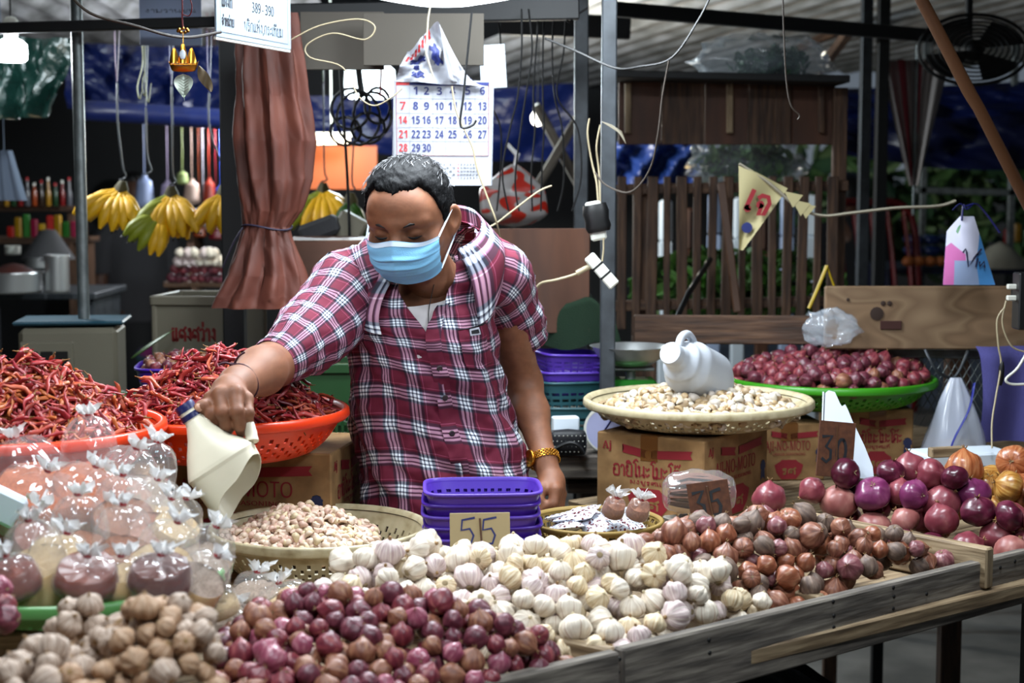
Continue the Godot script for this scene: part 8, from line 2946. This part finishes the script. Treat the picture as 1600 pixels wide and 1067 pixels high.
	m.tube(smooth_path([Vector3(-0.2, 0.46, -0.18), Vector3(-0.2, 0.85, -0.25), Vector3(0, 0.9, -0.27), Vector3(0.2, 0.85, -0.25), Vector3(0.2, 0.46, -0.18)], 4), 0.018, 8)
	part("backrest", m, red, t)
	for x in [-0.17, 0.17]:
		for z in [-0.16, 0.16]:
			m = MB.new()
			m.tube([Vector3(x, 0.44, z), Vector3(x * 1.15, 0, z * 1.15)], [0.02, 0.014], 8)
			part("leg", m, red, t)
	var cp := t.position
	m = MB.new()
	m.box(Vector3(cp.x, 0.272, cp.z), Vector3(0.7, 0.54, 0.7), Basis(Vector3.UP, 0.4), 0.01)
	solo("platform", m, mats.concrete, "raised concrete platform under the red chair", "platform")
	# counter with orange goods, blue bundles, white heap
	shelf.call(1388, 1720, 420, 7.2, 0.7, mat("counter_blue", Color(0.02, 0.04, 0.16), 0.5), "dark blue market counter on the far right")
	for k in 5:
		m = MB.new()
		var p := at(1420 + k * 17, 416, 7.0)
		m.lathe([Vector2(0, 0), Vector2(0.024, 0.006), Vector2(0.03, 0.022), Vector2(0.02, 0.038), Vector2(0, 0.042)], 14, p)
		solo("bun", m, mat("bun_orange", Color(0.62, 0.33, 0.12), 0.6), "orange-brown bun on the far right counter", "bun", "buns on the far right counter")
	for k in 6:
		m = MB.new()
		m.box(at(1427 + (k % 3) * 27, 391 - (k / 3) * 17, 7.5), Vector3(0.072, 0.04, 0.12), Basis(), 0.014)
		solo("blue_bundle", m, mats.tarp_pale, "blue cloth bundle stacked behind the orange buns", "bundle", "blue bundles behind the buns")
	m = MB.new()
	m.lathe([Vector2(0.12, 0), Vector2(0.1, 0.03), Vector2(0.05, 0.085), Vector2(0, 0.11)], 22, at(1562, 418, 7.0))
	solo("white_heap", m, mat("heap_white", Color(0.6, 0.58, 0.52), 0.9), "heap of white goods on the blue counter behind the pouch", "goods")
	for k in 5:
		m = MB.new()
		m.box(at(1575 + k * 14, 372 - 8 * (k % 2), 7.8), Vector3(0.035, 0.09, 0.04), Basis(), 0.008)
		solo("far_packet", m, mat("packet_%d" % k, Color.RED, 0.4), "%s packet behind the white heap at the right edge" % ["red", "yellow", "green", "crimson", "golden"][k], "packet", "packets behind the white heap")
	timber("rail", at(1430, 297, 7.6), at(1620, 302, 7.6), 0.03, 0.03, "galvanised", "pale metal rail behind the pouch's ribbon", "rail")
	for q in [[1442, "left of the pouch"], [1580, "at the right edge"]]:
		var b := at(q[0], 300, 7.6)
		timber("rail_post", Vector3(b.x, 0, b.z), Vector3(b.x, 2.3, b.z), 0.03, 0.03, "galvanised", "pale metal rail post " + q[1], "post")
	# pale lit goods glimpsed between the pickets
	for k in 7:
		m = MB.new()
		var p := at(1040 + k * 38, 345 + 14 * sin(k * 2.0), 6.4)
		m.box(p, Vector3(0.05, 0.16, 0.04), Basis(Vector3.UP, k * 0.5), 0.01)
		m.box(Vector3(p.x, (p.y - 0.08) * 0.5, p.z), Vector3(0.05, p.y - 0.08, 0.04), Basis(), 0.004)
		solo("far_carton", m, [mats.white_card, mats.plywood, mats.blue_card][k % 3], "%s tall box glimpsed between pickets, %s from the left" % [["white", "brown", "bluish"][k % 3], ["first", "second", "third", "fourth", "fifth", "sixth", "seventh"][k]], "box", "boxes behind the fence")
func crate(where: Vector3, turn: float, w: float, h: float, d: float, mt: Material, label: String) -> Node3D:
	var t := thing("plastic_crate", label, "crate", where, turn)
	for side in 4:
		var b := Basis(Vector3.UP, side * PI / 2)
		var ww := w if side % 2 == 0 else d
		var off := (d if side % 2 == 0 else w) * 0.5
		var m := MB.new()
		m.box(b * Vector3(0, h - 0.012, off + 0.004), Vector3(ww + 0.02, 0.024, 0.012), b, 0.003)
		m.box(b * Vector3(0, 0.012, off), Vector3(ww, 0.024, 0.006), b, 0.001)
		m.box(b * Vector3(0, h * 0.72, off), Vector3(ww, h * 0.42, 0.005), b, 0.001)
		m.box(b * Vector3(0, h * 0.26, off), Vector3(ww, 0.01, 0.004), b, 0.001)
		for k in int(ww / 0.014):
			m.box(b * Vector3(-ww * 0.5 + 0.007 + k * 0.014, h * 0.28, off), Vector3(0.006, h * 0.5, 0.004), b, 0.0)
		for x in [-ww * 0.5, ww * 0.5]:
			m.box(b * Vector3(x, h * 0.5, off), Vector3(0.014, h, 0.01), b, 0.002)
		part("lattice_side", m, mt, t)
	var m2 := MB.new()
	m2.box(Vector3(0, 0.006, 0), Vector3(w, 0.008, d), Basis(), 0.0)
	part("bottom", m2, mt, t)
	return t
func clutter() -> void:
	var m := MB.new()
	# crate with red lettering, behind the chilies
	var cream := mat("crate_cream", Color(0.42, 0.40, 0.34), 0.55)
	var back := thing("back_table", "low dark table behind the chilies, under the crate and green bananas", "table")
	for k in 4:
		m = MB.new()
		m.box(Vector3(-1.3, 0.93, -3.8 - k * 0.16), Vector3(1.75, 0.025, 0.155), Basis(), 0.003, Vector2(k, k))
		part("top_plank", m, mats.wood_old, back)
	for x in [-2.1, -0.5]:
		for z in [-3.78, -4.3]:
			m = MB.new()
			m.box(Vector3(x, 0.459, z), Vector3(0.05, 0.917, 0.05), Basis(), 0.003)
			part("leg", m, mats.wood_brown, back)
	var c := at(330, 560, 4.15)
	var t := crate(Vector3(c.x, 0.944, c.z), -0.12, 0.22, at(330, 458, 4.15).y - 0.944, 0.2, cream, "cream plastic crate with red Thai lettering behind the dark chilies")
	part("lettering", ink(thai("แสงสว่าง", 0.112, 0.046), 0.0065, Vector3(-0.066, (at(330, 458, 4.15).y - 0.944) * 0.66, 0.1035), Basis()), mat("crate_red", Color(0.42, 0.06, 0.05), 0.6), t)
	# green bananas
	var g := mat("banana_unripe", Color(0.19, 0.33, 0.06), 0.42)
	for q in [[120, 530, 4.0, 0.15, "unripe green banana hand lying left on the back table"], [180, 528, 3.98, 0.15, "unripe green banana hand in the middle of the back table"], [232, 530, 4.02, 0.13, "unripe green banana hand against the violet basket"], [82, 560, 3.95, 0.12, "unripe green banana hand lying nearest the bright chilies"]]:
		var o := at(q[0], q[1], q[2])
		var bb := banana_bunch(Vector3(o.x, 1.02, o.z), 12, 1.0, q[3], g, g, 12, q[4], "green_bananas", false, int(q[0]))
		bb.rotation.x = -0.7
	m = MB.new()
	var lp := smooth_path(px_path([[205, 560, 3.95], [240, 535, 3.97], [272, 515, 4.0]]), 5)
	m.tube(lp, [0.004, 0.01, 0.014, 0.016, 0.016, 0.015, 0.014, 0.012, 0.008, 0.004, 0.002], 8, true, 0.25)
	solo("green_leaf", m, g, "long green leaf pointing up beside the plastic crate", "leaf")
	# digital scale on the back table's left
	t = thing("digital_scale", "cream digital scale with a teal weighing plate behind the bright chilies", "scale", Vector3(at(115, 540, 4.2).x, 0.944, -4.2), 0.12)
	var hh := at(115, 508, 4.2).y - 0.944
	m = MB.new()
	m.box(Vector3(0, hh * 0.5, 0), Vector3(0.24, hh, 0.2), Basis(), 0.012)
	m.box(Vector3(-0.05, hh * 0.62, 0.105), Vector3(0.13, hh * 0.5, 0.02), Basis(), 0.004)
	part("housing", m, cream, t)
	for k in 3:
		m = MB.new()
		m.box(Vector3(-0.085 + k * 0.036, hh * 0.66, 0.1155), Vector3(0.03, hh * 0.22, 0.003), Basis(), 0.001)
		part("display_window", m, mats.black_plastic, t)
	m = MB.new()
	m.box(Vector3(0, hh + 0.012, -0.01), Vector3(0.27, 0.01, 0.2), Basis(), 0.004)
	m.box(Vector3(0, hh + 0.004, -0.01), Vector3(0.06, 0.01, 0.06), Basis(), 0.001)
	part("weighing_plate", m, mat("plate_teal", Color(0.1, 0.26, 0.32), 0.4), t)
	# green crate behind the dark chilies
	c = at(505, 590, 3.85)
	crate(Vector3(c.x, 0.944, c.z), 0.05, 0.17, at(505, 562, 3.85).y - 0.944, 0.15, mat("crate_green", Color(0.03, 0.2, 0.05), 0.5), "green plastic crate between the dark chilies and the vendor")
	# plastic sheet box and grey bin behind the vendor
	m = MB.new()
	m.box(at(538, 372, 4.3), Vector3(0.075, 0.13, 0.08), Basis(Vector3.BACK, -0.5), 0.006)
	solo("grey_bin", m, cream, "tilted cream plastic box behind the vendor's right shoulder", "box")
	m = MB.new()
	m.box(at(500, 358, 4.25), Vector3(0.1, 0.05, 0.09), Basis(Vector3.BACK, 0.35), 0.01)
	solo("folded_cloth", m, mats.cloth_grey, "folded grey cloth on the brown wooden box", "cloth")
	# big bag with red print above the plywood sheet
	c = at(803, 312, 4.5)
	t = thing("printed_bag", "knotted translucent bag with orange print right of the calendar", "bag", c)
	m = MB.new()
	m.grid(28, 18, func(i: int, j: int) -> Array:
		var a := TAU * i / 28.0
		var v := j / 18.0
		var r := 0.088 * (sqrt(minf(v * 5.0, 1.0)) if v < 0.6 else pow(maxf(1.0 - (v - 0.6) / 0.42, 0.02), 0.8))
		r *= 1.0 + 0.07 * sin(a * 5.0 + v * 5.0)
		return [Vector3(sin(a) * r, -0.075 + 0.17 * v, cos(a) * r * 0.7), Vector2(i / 28.0, v)], null, true)
	part("film", m, mat("bag_print", Color.WHITE, 0.4, 0, noise_tex("bag_print", 0.03, [[0.0, Color(0.62, 0.6, 0.6)], [0.6, Color(0.55, 0.53, 0.52)], [0.66, Color(0.62, 0.12, 0.06)], [1.0, Color(0.62, 0.12, 0.06)]], 1, 0, 128, 128), Vector3(2, 1, 1)), t)
	m = MB.new()
	m.tube([Vector3(0, 0.085, 0), Vector3(0.01, 0.12, 0), Vector3(-0.02, 0.15, 0)], [0.008, 0.02, 0.012], 8, true, 0.4)
	part("knotted_end", m, mats.bag_frill, t)
	# table under green cloth
	t = thing("cloth_table", "table under a dark green cloth behind the vendor's left arm", "table")
	c = at(890, 470, 3.95)
	m = MB.new()
	for s in 2:
		m.grid(24, 16, func(i: int, j: int) -> Array:
			var u := i / 24.0
			var v := j / 16.0
			var x := lerpf(-0.17, 0.11, u)
			if v < 0.5:
				return [c + Vector3(x, 0.012 * sin(u * 9.0) - 0.05 * smoothstep(0.75, 1.0, u), -0.25 + 0.4 * v - 0.001 * s), Vector2(u, v)]
			var w := (v - 0.5) * 2.0
			return [c + Vector3(x + 0.03 * w * u, 0.012 * sin(u * 9.0) - 0.05 * smoothstep(0.75, 1.0, u) - 0.11 * w, -0.05 + 0.012 * sin(u * 14.0) * w - 0.001 * s), Vector2(u, v)], null, s == 0)
	part("green_cloth", m, mats.felt_green, t)
	for x in [-0.15, 0.08]:
		m = MB.new()
		m.box(Vector3(c.x + x, (c.y - 0.03) * 0.5, c.z - 0.16), Vector3(0.04, c.y - 0.07, 0.04), Basis(), 0.002)
		part("leg", m, mats.wood_brown, t)
	# kitchen scale with a steel pan on the rear shelf
	var top := at(890, 731, 3.68).y + 0.0265
	c = at(985, 552, 3.86)
	t = thing("pan_scale", "green spring scale with a wide steel pan behind the cream colander", "scale", Vector3(c.x, 0, c.z))
	m = MB.new()
	m.lathe([Vector2(0, c.y - 0.026), Vector2(0.05, c.y - 0.026), Vector2(0.075, c.y - 0.008), Vector2(0.09, c.y + 0.016), Vector2(0.096, c.y + 0.018), Vector2(0.088, c.y + 0.017), Vector2(0.072, c.y - 0.005), Vector2(0.05, c.y - 0.021), Vector2(0, c.y - 0.021)], 36)
	part("steel_pan", m, mats.chrome, t)
	m = MB.new()
	m.tube([Vector3(0, c.y - 0.06, 0), Vector3(0, c.y - 0.026, 0)], 0.012, 10)
	m.box(Vector3(0, c.y - 0.035, 0), Vector3(0.11, 0.008, 0.05), Basis(), 0.002)
	part("pan_cross", m, mats.galvanised, t)
	m = MB.new()
	m.box(Vector3(0, (0.857 + c.y - 0.06) * 0.5, -0.01), Vector3(0.13, c.y - 0.06 - 0.857, 0.1), Basis(), 0.012)
	part("scale_housing", m, mat("scale_green", Color(0.08, 0.42, 0.08), 0.45), t)
	m = MB.new()
	m.box(Vector3(c.x - 0.03, 0.845, c.z - 0.02), Vector3(0.24, 0.024, 0.24), Basis(), 0.003)
	m.box(Vector3(c.x - 0.1, 0.416, c.z - 0.02), Vector3(0.04, 0.832, 0.2), Basis(), 0.003)
	m.box(Vector3(c.x + 0.06, 0.416, c.z - 0.02), Vector3(0.04, 0.832, 0.2), Basis(), 0.003)
	solo("scale_stand", m, mats.wood_old, "wooden stand under the green spring scale", "stand")
	# white dial scale behind the corner carton
	t = thing("dial_scale", "white round dial scale behind the corner carton", "scale", Vector3(at(950, 690, 3.62).x, top, -3.70), -0.5)
	m = MB.new()
	m.lathe([Vector2(0, -0.02), Vector2(0.05, -0.02), Vector2(0.054, 0.0), Vector2(0.05, 0.012), Vector2(0.046, 0.008), Vector2(0, 0.006)], 30, Vector3(0, 0.056, 0), Basis(Vector3.RIGHT, PI / 2))
	part("dial_case", m, mats.white_plastic, t)
	m = MB.new()
	m.lathe([Vector2(0.045, 0.0085), Vector2(0, 0.0086)], 28, Vector3(0, 0.056, 0), Basis(Vector3.RIGHT, PI / 2))
	part("dial_face", m, mat("dial_lilac", Color(0.62, 0.63, 0.76), 0.5), t)
	m = MB.new()
	m.tube([Vector3(0, 0.056, 0.0096), Vector3(0.02, 0.085, 0.0096)], 0.0015, 5)
	part("needle", m, mats.ink_blue, t)
	# polka-dot purse, white box, crumpled bags, yellow tin on the shelf
	t = thing("purse", "navy purse with white polka dots on the rear shelf", "purse", Vector3(at(888, 700, 3.66).x, top, -3.68))
	m = MB.new()
	m.grid(24, 14, func(i: int, j: int) -> Array:
		var a := TAU * i / 24.0
		var v := j / 14.0
		var e := superell(a, 3.5)
		var k := sqrt(maxf(1.0 - pow(absf(v * 2.0 - 1.0), 4.0), 0.0))
		return [Vector3(e.x * 0.042 * (0.6 + 0.4 * k) * (1.0 if k > 0.01 else 0.0), 0.062 * v, e.y * 0.02 * k), Vector2(a, v)], null, true)
	part("purse_body", m, mat("purse_navy", Color(0.012, 0.018, 0.05), 0.6), t)
	m = MB.new()
	for i in 8:
		for j in 4:
			m.lathe([Vector2(0.0013, 0), Vector2(0, 0.0006)], 8, Vector3(-0.034 + i * 0.0095 + 0.004 * (j % 2), 0.013 + j * 0.012, 0.0195), Basis(Vector3.RIGHT, PI / 2))
	var dots := part("polka_dots", m, mats.white_plastic, t)
	dots.set_meta("kind", "stuff")
	m = MB.new()
	m.tube(smooth_path([Vector3(-0.03, 0.02, 0.022), Vector3(0.0, 0.035, 0.03), Vector3(0.02, 0.03, 0.032), Vector3(0.035, 0.01, 0.028)], 4), 0.004, 8)
	part("strap", m, mats.black_rubber, t)
	m = MB.new()
	m.box(Vector3(at(884, 670, 3.72).x, top + 0.04, -3.75), Vector3(0.06, 0.08, 0.03), Basis(Vector3.UP, 0.2), 0.003)
	solo("white_box", m, mats.white_card, "white box standing behind the polka-dot purse", "box")
	m = MB.new()
	m.lathe([Vector2(0, 0), Vector2(0.016, 0), Vector2(0.016, 0.055), Vector2(0.013, 0.06), Vector2(0, 0.06)], 18, Vector3(at(846, 680, 3.7).x, top, -3.73))
	solo("yellow_tin", m, mat("tin_yellow", Color(0.6, 0.5, 0.04), 0.4), "yellow tin between the vendor's arm and the purse", "tin")
	# packets in the woven tray
	var wp := mat("packet_film", Color.WHITE, 0.25, 0, noise_tex("packet_film", 0.03, [[0.0, Color(0.78, 0.8, 0.84)], [0.68, Color(0.72, 0.74, 0.78)], [0.74, Color(0.4, 0.1, 0.1)], [1.0, Color(0.15, 0.15, 0.17)]], 3, 0, 128, 128), Vector3(1.5, 1.5, 1))
	var r := RandomNumberGenerator.new()
	r.seed = 8
	var tc := at(930, 800, 2.98)
	for k in 11:
		m = MB.new()
		var sz := Vector2(0.036, 0.028)
		for s in 2:
			m.grid(10, 8, func(i: int, j: int) -> Array:
				var u := i / 5.0 - 1.0
				var v := j / 4.0 - 1.0
				var bl := 0.008 * sqrt(maxf((1.0 - u * u) * (1.0 - v * v), 0.0)) * (1.0 + 0.3 * sin(u * 7.0 + v * 5.0 + k))
				return [Vector3(u * sz.x, bl * (1.0 - 2.0 * s), v * sz.y), Vector2(i / 10.0, j / 8.0)], null, s == 0)
		var o := solo("foil_packet", m, wp, "glossy white packet with dark print, %s in the woven tray" % ["front left", "front middle", "front right", "left", "middle", "right", "back left", "back middle", "back right", "upper left", "upper right"][k], "packet", "packets in the woven tray")
		var gx := (k % 3 - 1) * 0.052 if k < 9 else (k - 9.5) * 0.06
		var gz := (1 - k / 3) * 0.045 if k < 9 else 0.01
		o.position = Vector3(tc.x + gx, 0.93 + (0.014 if k >= 9 else 0.0) + 0.004 * sin(k), tc.z + gz)
		o.rotation = Vector3(r.randf_range(-0.35, 0.35), r.randf() * 3.0, r.randf_range(-0.35, 0.35))
	# knotted twists and a wrapped bundle of dried roots
	for q in [[965, 783, 2.9, "left"], [1003, 786, 2.88, "right"]]:
		bag(at(q[0], q[1] - 6, q[2]), 0.02, 0.04, 0.7, mats.powder_brown, "small knotted twist of brown spice at the %s of the woven tray" % q[3], Vector3(0.3, 0, 0.2), int(q[0]))
	t = thing("wrapped_roots", "bundle of dried brown roots wrapped in clear film behind the 35 tag", "bundle", at(1092, 770, 3.02))
	m = MB.new()
	for k in 60:
		var y := r.randf_range(-0.03, 0.03)
		var z := r.randf_range(-0.028, 0.028)
		m.tube(smooth_path([Vector3(-0.055, y * 0.8, z), Vector3(-0.02, y * 1.1 + r.randf_range(-0.006, 0.006), z * 1.1), Vector3(0.02, y * 1.1, z * 1.1 + r.randf_range(-0.006, 0.006)), Vector3(0.055, y * 0.7, z * 0.8)], 2), 0.0028, 5)
	var rts := part("dried_roots", m, mat("root_brown", Color(0.36, 0.2, 0.12), 0.8), t)
	rts.set_meta("kind", "stuff")
	m = MB.new()
	m.grid(26, 16, func(i: int, j: int) -> Array:
		var a := TAU * i / 26.0
		var ph := PI * j / 16.0
		var k := 1.0 + 0.06 * sin(a * 5.0) + 0.05 * sin(ph * 9.0 + a * 3.0)
		return [Vector3(cos(ph) * 0.068, sin(a) * 0.042 * pow(sin(ph), 0.5) * k, cos(a) * 0.038 * pow(sin(ph), 0.5) * k), Vector2(i, j)])
	part("film", m, mats.bag_film, t)
	m = MB.new()
	m.box(at(1092, 770, 3.02) + Vector3(0, -0.075, 0.0), Vector3(0.11, 0.06, 0.08), Basis(Vector3.UP, 0.4), 0.003)
	solo("root_box", m, mats.wood_old, "low wooden block under the wrapped roots", "block")
	# right side: cloths, netting, bag, charger, styrofoam
	var hang_cloth := func(px: float, py: float, d: float, w: float, h: float, mt: Material, label: String) -> void:
		var q := MB.new()
		var o := at(px, py, d)
		for s in 2:
			q.grid(14, 18, func(i: int, j: int) -> Array:
				var u := i / 14.0
				var v := j / 18.0
				return [o + Vector3(u * w + 0.01 * sin(v * 3.0), -v * h, 0.012 * sin(u * 8.0 + v) + 0.03 * smoothstep(0.08, 0.0, v) * -1.0 - 0.001 * s), Vector2(u, v)], null, s == 0)
		solo("hung_cloth", q, mt, label, "cloth")
	hang_cloth.call(1530, 543, 3.84, 0.16, 0.22, mats.cloth_purple, "lavender blue cloth hanging under the pine plank")
	hang_cloth.call(1335, 536, 4.1, 0.15, 0.05, mats.cloth_magenta, "magenta cloth hanging behind the green colander")
	timber("rail", at(1300, 550, 3.97), at(1640, 556, 3.97), 0.02, 0.02, "galvanised", "pale metal rail under the pine plank", "rail")
	m = MB.new()
	for k in 13:
		for s in [-1.0, 1.0]:
			var a := at(1415 + k * 12, 560, 3.95)
			m.tube([a, a + Vector3(0.09 * s, -0.16, 0.0)], 0.0012, 4, false)
	var net := solo("wire_netting", m, mats.galvanised, "chain-link netting under the metal rail", "netting")
	net.set_meta("kind", "stuff")
	cable("cable", [[1443, 540, 3.9], [1452, 560, 3.88], [1465, 580, 3.88], [1490, 590, 3.9], [1508, 560, 3.9], [1516, 535, 3.9]], 0.004, mats.steel_grey, "grey looped cable hooked on the netting")
	c = at(1492, 655, 3.8)
	t = thing("carrier_bag", "knotted clear carrier bag with a blue stripe under the netting", "bag", Vector3(c.x, 0.86, c.z))
	m = MB.new()
	var hb := at(1492, 590, 3.8).y - 0.86
	m.grid(30, 18, func(i: int, j: int) -> Array:
		var a := TAU * i / 30.0
		var v := j / 18.0
		var rr := lerpf(0.085, 0.012, pow(v, 1.6)) * (sqrt(minf(v * 9.0, 1.0)))
		rr *= 1.0 + 0.1 * sin(a * 8.0) * v + 0.06 * sin(a * 3.0 + v * 6.0)
		return [Vector3(sin(a) * rr, hb * v, cos(a) * rr * 0.7), Vector2(i, j)], null, true)
	part("film", m, film("carrier_film", 0.42, 0.2, Color(0.85, 0.88, 0.95)), t)
	m = MB.new()
	m.tube(smooth_path([Vector3(-0.035, 0.02, 0.055), Vector3(-0.02, hb * 0.4, 0.06), Vector3(0.02, hb * 0.7, 0.04), Vector3(0.04, hb * 0.95, 0.01)], 4), 0.006, 6, true, 0.3)
	part("blue_stripe", m, mat("stripe_blue", Color(0.04, 0.1, 0.5), 0.4), t)
	m = MB.new()
	m.lathe([Vector2(0, 0.002), Vector2(0.06, 0.004), Vector2(0.066, 0.05), Vector2(0.04, 0.09), Vector2(0, 0.1)], 18, Vector3(0.005, 0, 0), Basis.from_scale(Vector3(1, 1, 0.65)))
	part("contents", m, mat("contents_pale", Color(0.5, 0.46, 0.42), 0.8), t)
	m = MB.new()
	m.box(at(1500, 700, 3.5) + Vector3(0.0, -0.02, 0), Vector3(0.2, 0.03, 0.1), Basis(Vector3.UP, 0.25), 0.004)
	solo("foam_block", m, mats.white_card, "white foam block behind the golden onions", "block")
	m = MB.new()
	m.box(at(1478, 706, 3.36), Vector3(0.075, 0.02, 0.02), Basis(Vector3.UP, 0.3), 0.002)
	solo("wood_offcut", m, mats.wood_light, "pale wooden offcut lying before the foam block", "offcut")
	# charger box, plugs and cables at the right edge
	t = thing("charger_box", "black power box with white plugs at the right edge", "charger", at(1592, 470, 3.5))
	m = MB.new()
	m.box(Vector3(0.03, 0, 0), Vector3(0.075, 0.12, 0.05), Basis(), 0.003)
	part("box", m, mats.black_plastic, t)
	for y in [0.03, 0.006]:
		m = MB.new()
		m.box(Vector3(-0.016, y, 0.0), Vector3(0.02, 0.011, 0.012), Basis(), 0.002)
		part("white_plug", m, mats.white_plastic, t)
	m = MB.new()
	m.box(Vector3(0.055, 0, -0.03), Vector3(0.02, 0.02, 0.36), Basis(), 0.001)
	part("bracket", m, mats.steel_dark, t)
	cable("cable", [[1570, 480, 3.5], [1558, 500, 3.5], [1560, 540, 3.5], [1564, 570, 3.5], [1556, 620, 3.48], [1550, 660, 3.46], [1550, 700, 3.44]], 0.002, mats.cream_cable, "cream cable with a black switch hanging over the golden onions")
	m = MB.new()
	m.tube(px_path([[1566, 565, 3.5], [1565, 574, 3.5], [1564, 592, 3.5], [1563, 602, 3.5]]), [0.003, 0.006, 0.006, 0.003], 10)
	solo("inline_switch", m, mats.black_plastic, "black inline switch on the cream hanging cable", "switch")
	cable("cable", [[1572, 470, 3.5], [1566, 505, 3.5], [1580, 540, 3.5], [1602, 550, 3.5]], 0.002, mats.cream_cable, "cream cable dropping from the upper plug past the frame's edge")
	cable("clothes_wire", [[1606, 548, 3.45], [1590, 575, 3.45], [1572, 592, 3.45], [1580, 600, 3.45], [1606, 600, 3.45]], 0.003, mats.white_plastic, "white bent wire hanger at the right edge", "hanger")
	# yellow A-shaped strap behind the plank
	m = MB.new()
	m.tube(smooth_path(px_path([[1264, 482, 3.98], [1280, 445, 3.98], [1292, 415, 3.98]]), 3), 0.011, 6, true, 0.4)
	m.tube(smooth_path(px_path([[1292, 415, 3.98], [1297, 430, 3.98], [1304, 448, 3.98]]), 3), 0.008, 6, true, 0.4)
	solo("yellow_strap", m, mat("strap_yellow", Color(0.6, 0.5, 0.03), 0.5), "bright yellow folded strap standing at the pine plank's end", "strap")
	# under the table at the right
	var dk := mat("crate_blue", Color(0.02, 0.06, 0.1), 0.5)
	crate(tp(0.42, 0.5, 0.0), 0.65, 0.62, 0.5, 0.42, dk, "dark blue crate under the right end of the table")
	crate(tp(-0.12, 0.22, 0.0), 0.65, 0.4, 0.69, 0.3, mat("crate_orange", Color(0.45, 0.09, 0.02), 0.5), "orange crate under the table's front board")
	m = MB.new()
	m.grid(20, 12, func(i: int, j: int) -> Array:
		var u := i / 20.0
		var v := j / 12.0
		return [tp(lerpf(0.1, 0.75, u), lerpf(0.26, 0.75, v), 0.515 + 0.13 * sin(PI * v) * sin(PI * clampf(u * 1.2, 0, 1)) + 0.02 * sin(u * 14.0 + v * 8.0)), Vector2(u, v)], null, true)
	solo("black_sacking", m, mats.cloth_dark, "black sacking heaped on the dark blue crate", "sack")
func pieces() -> void: pass
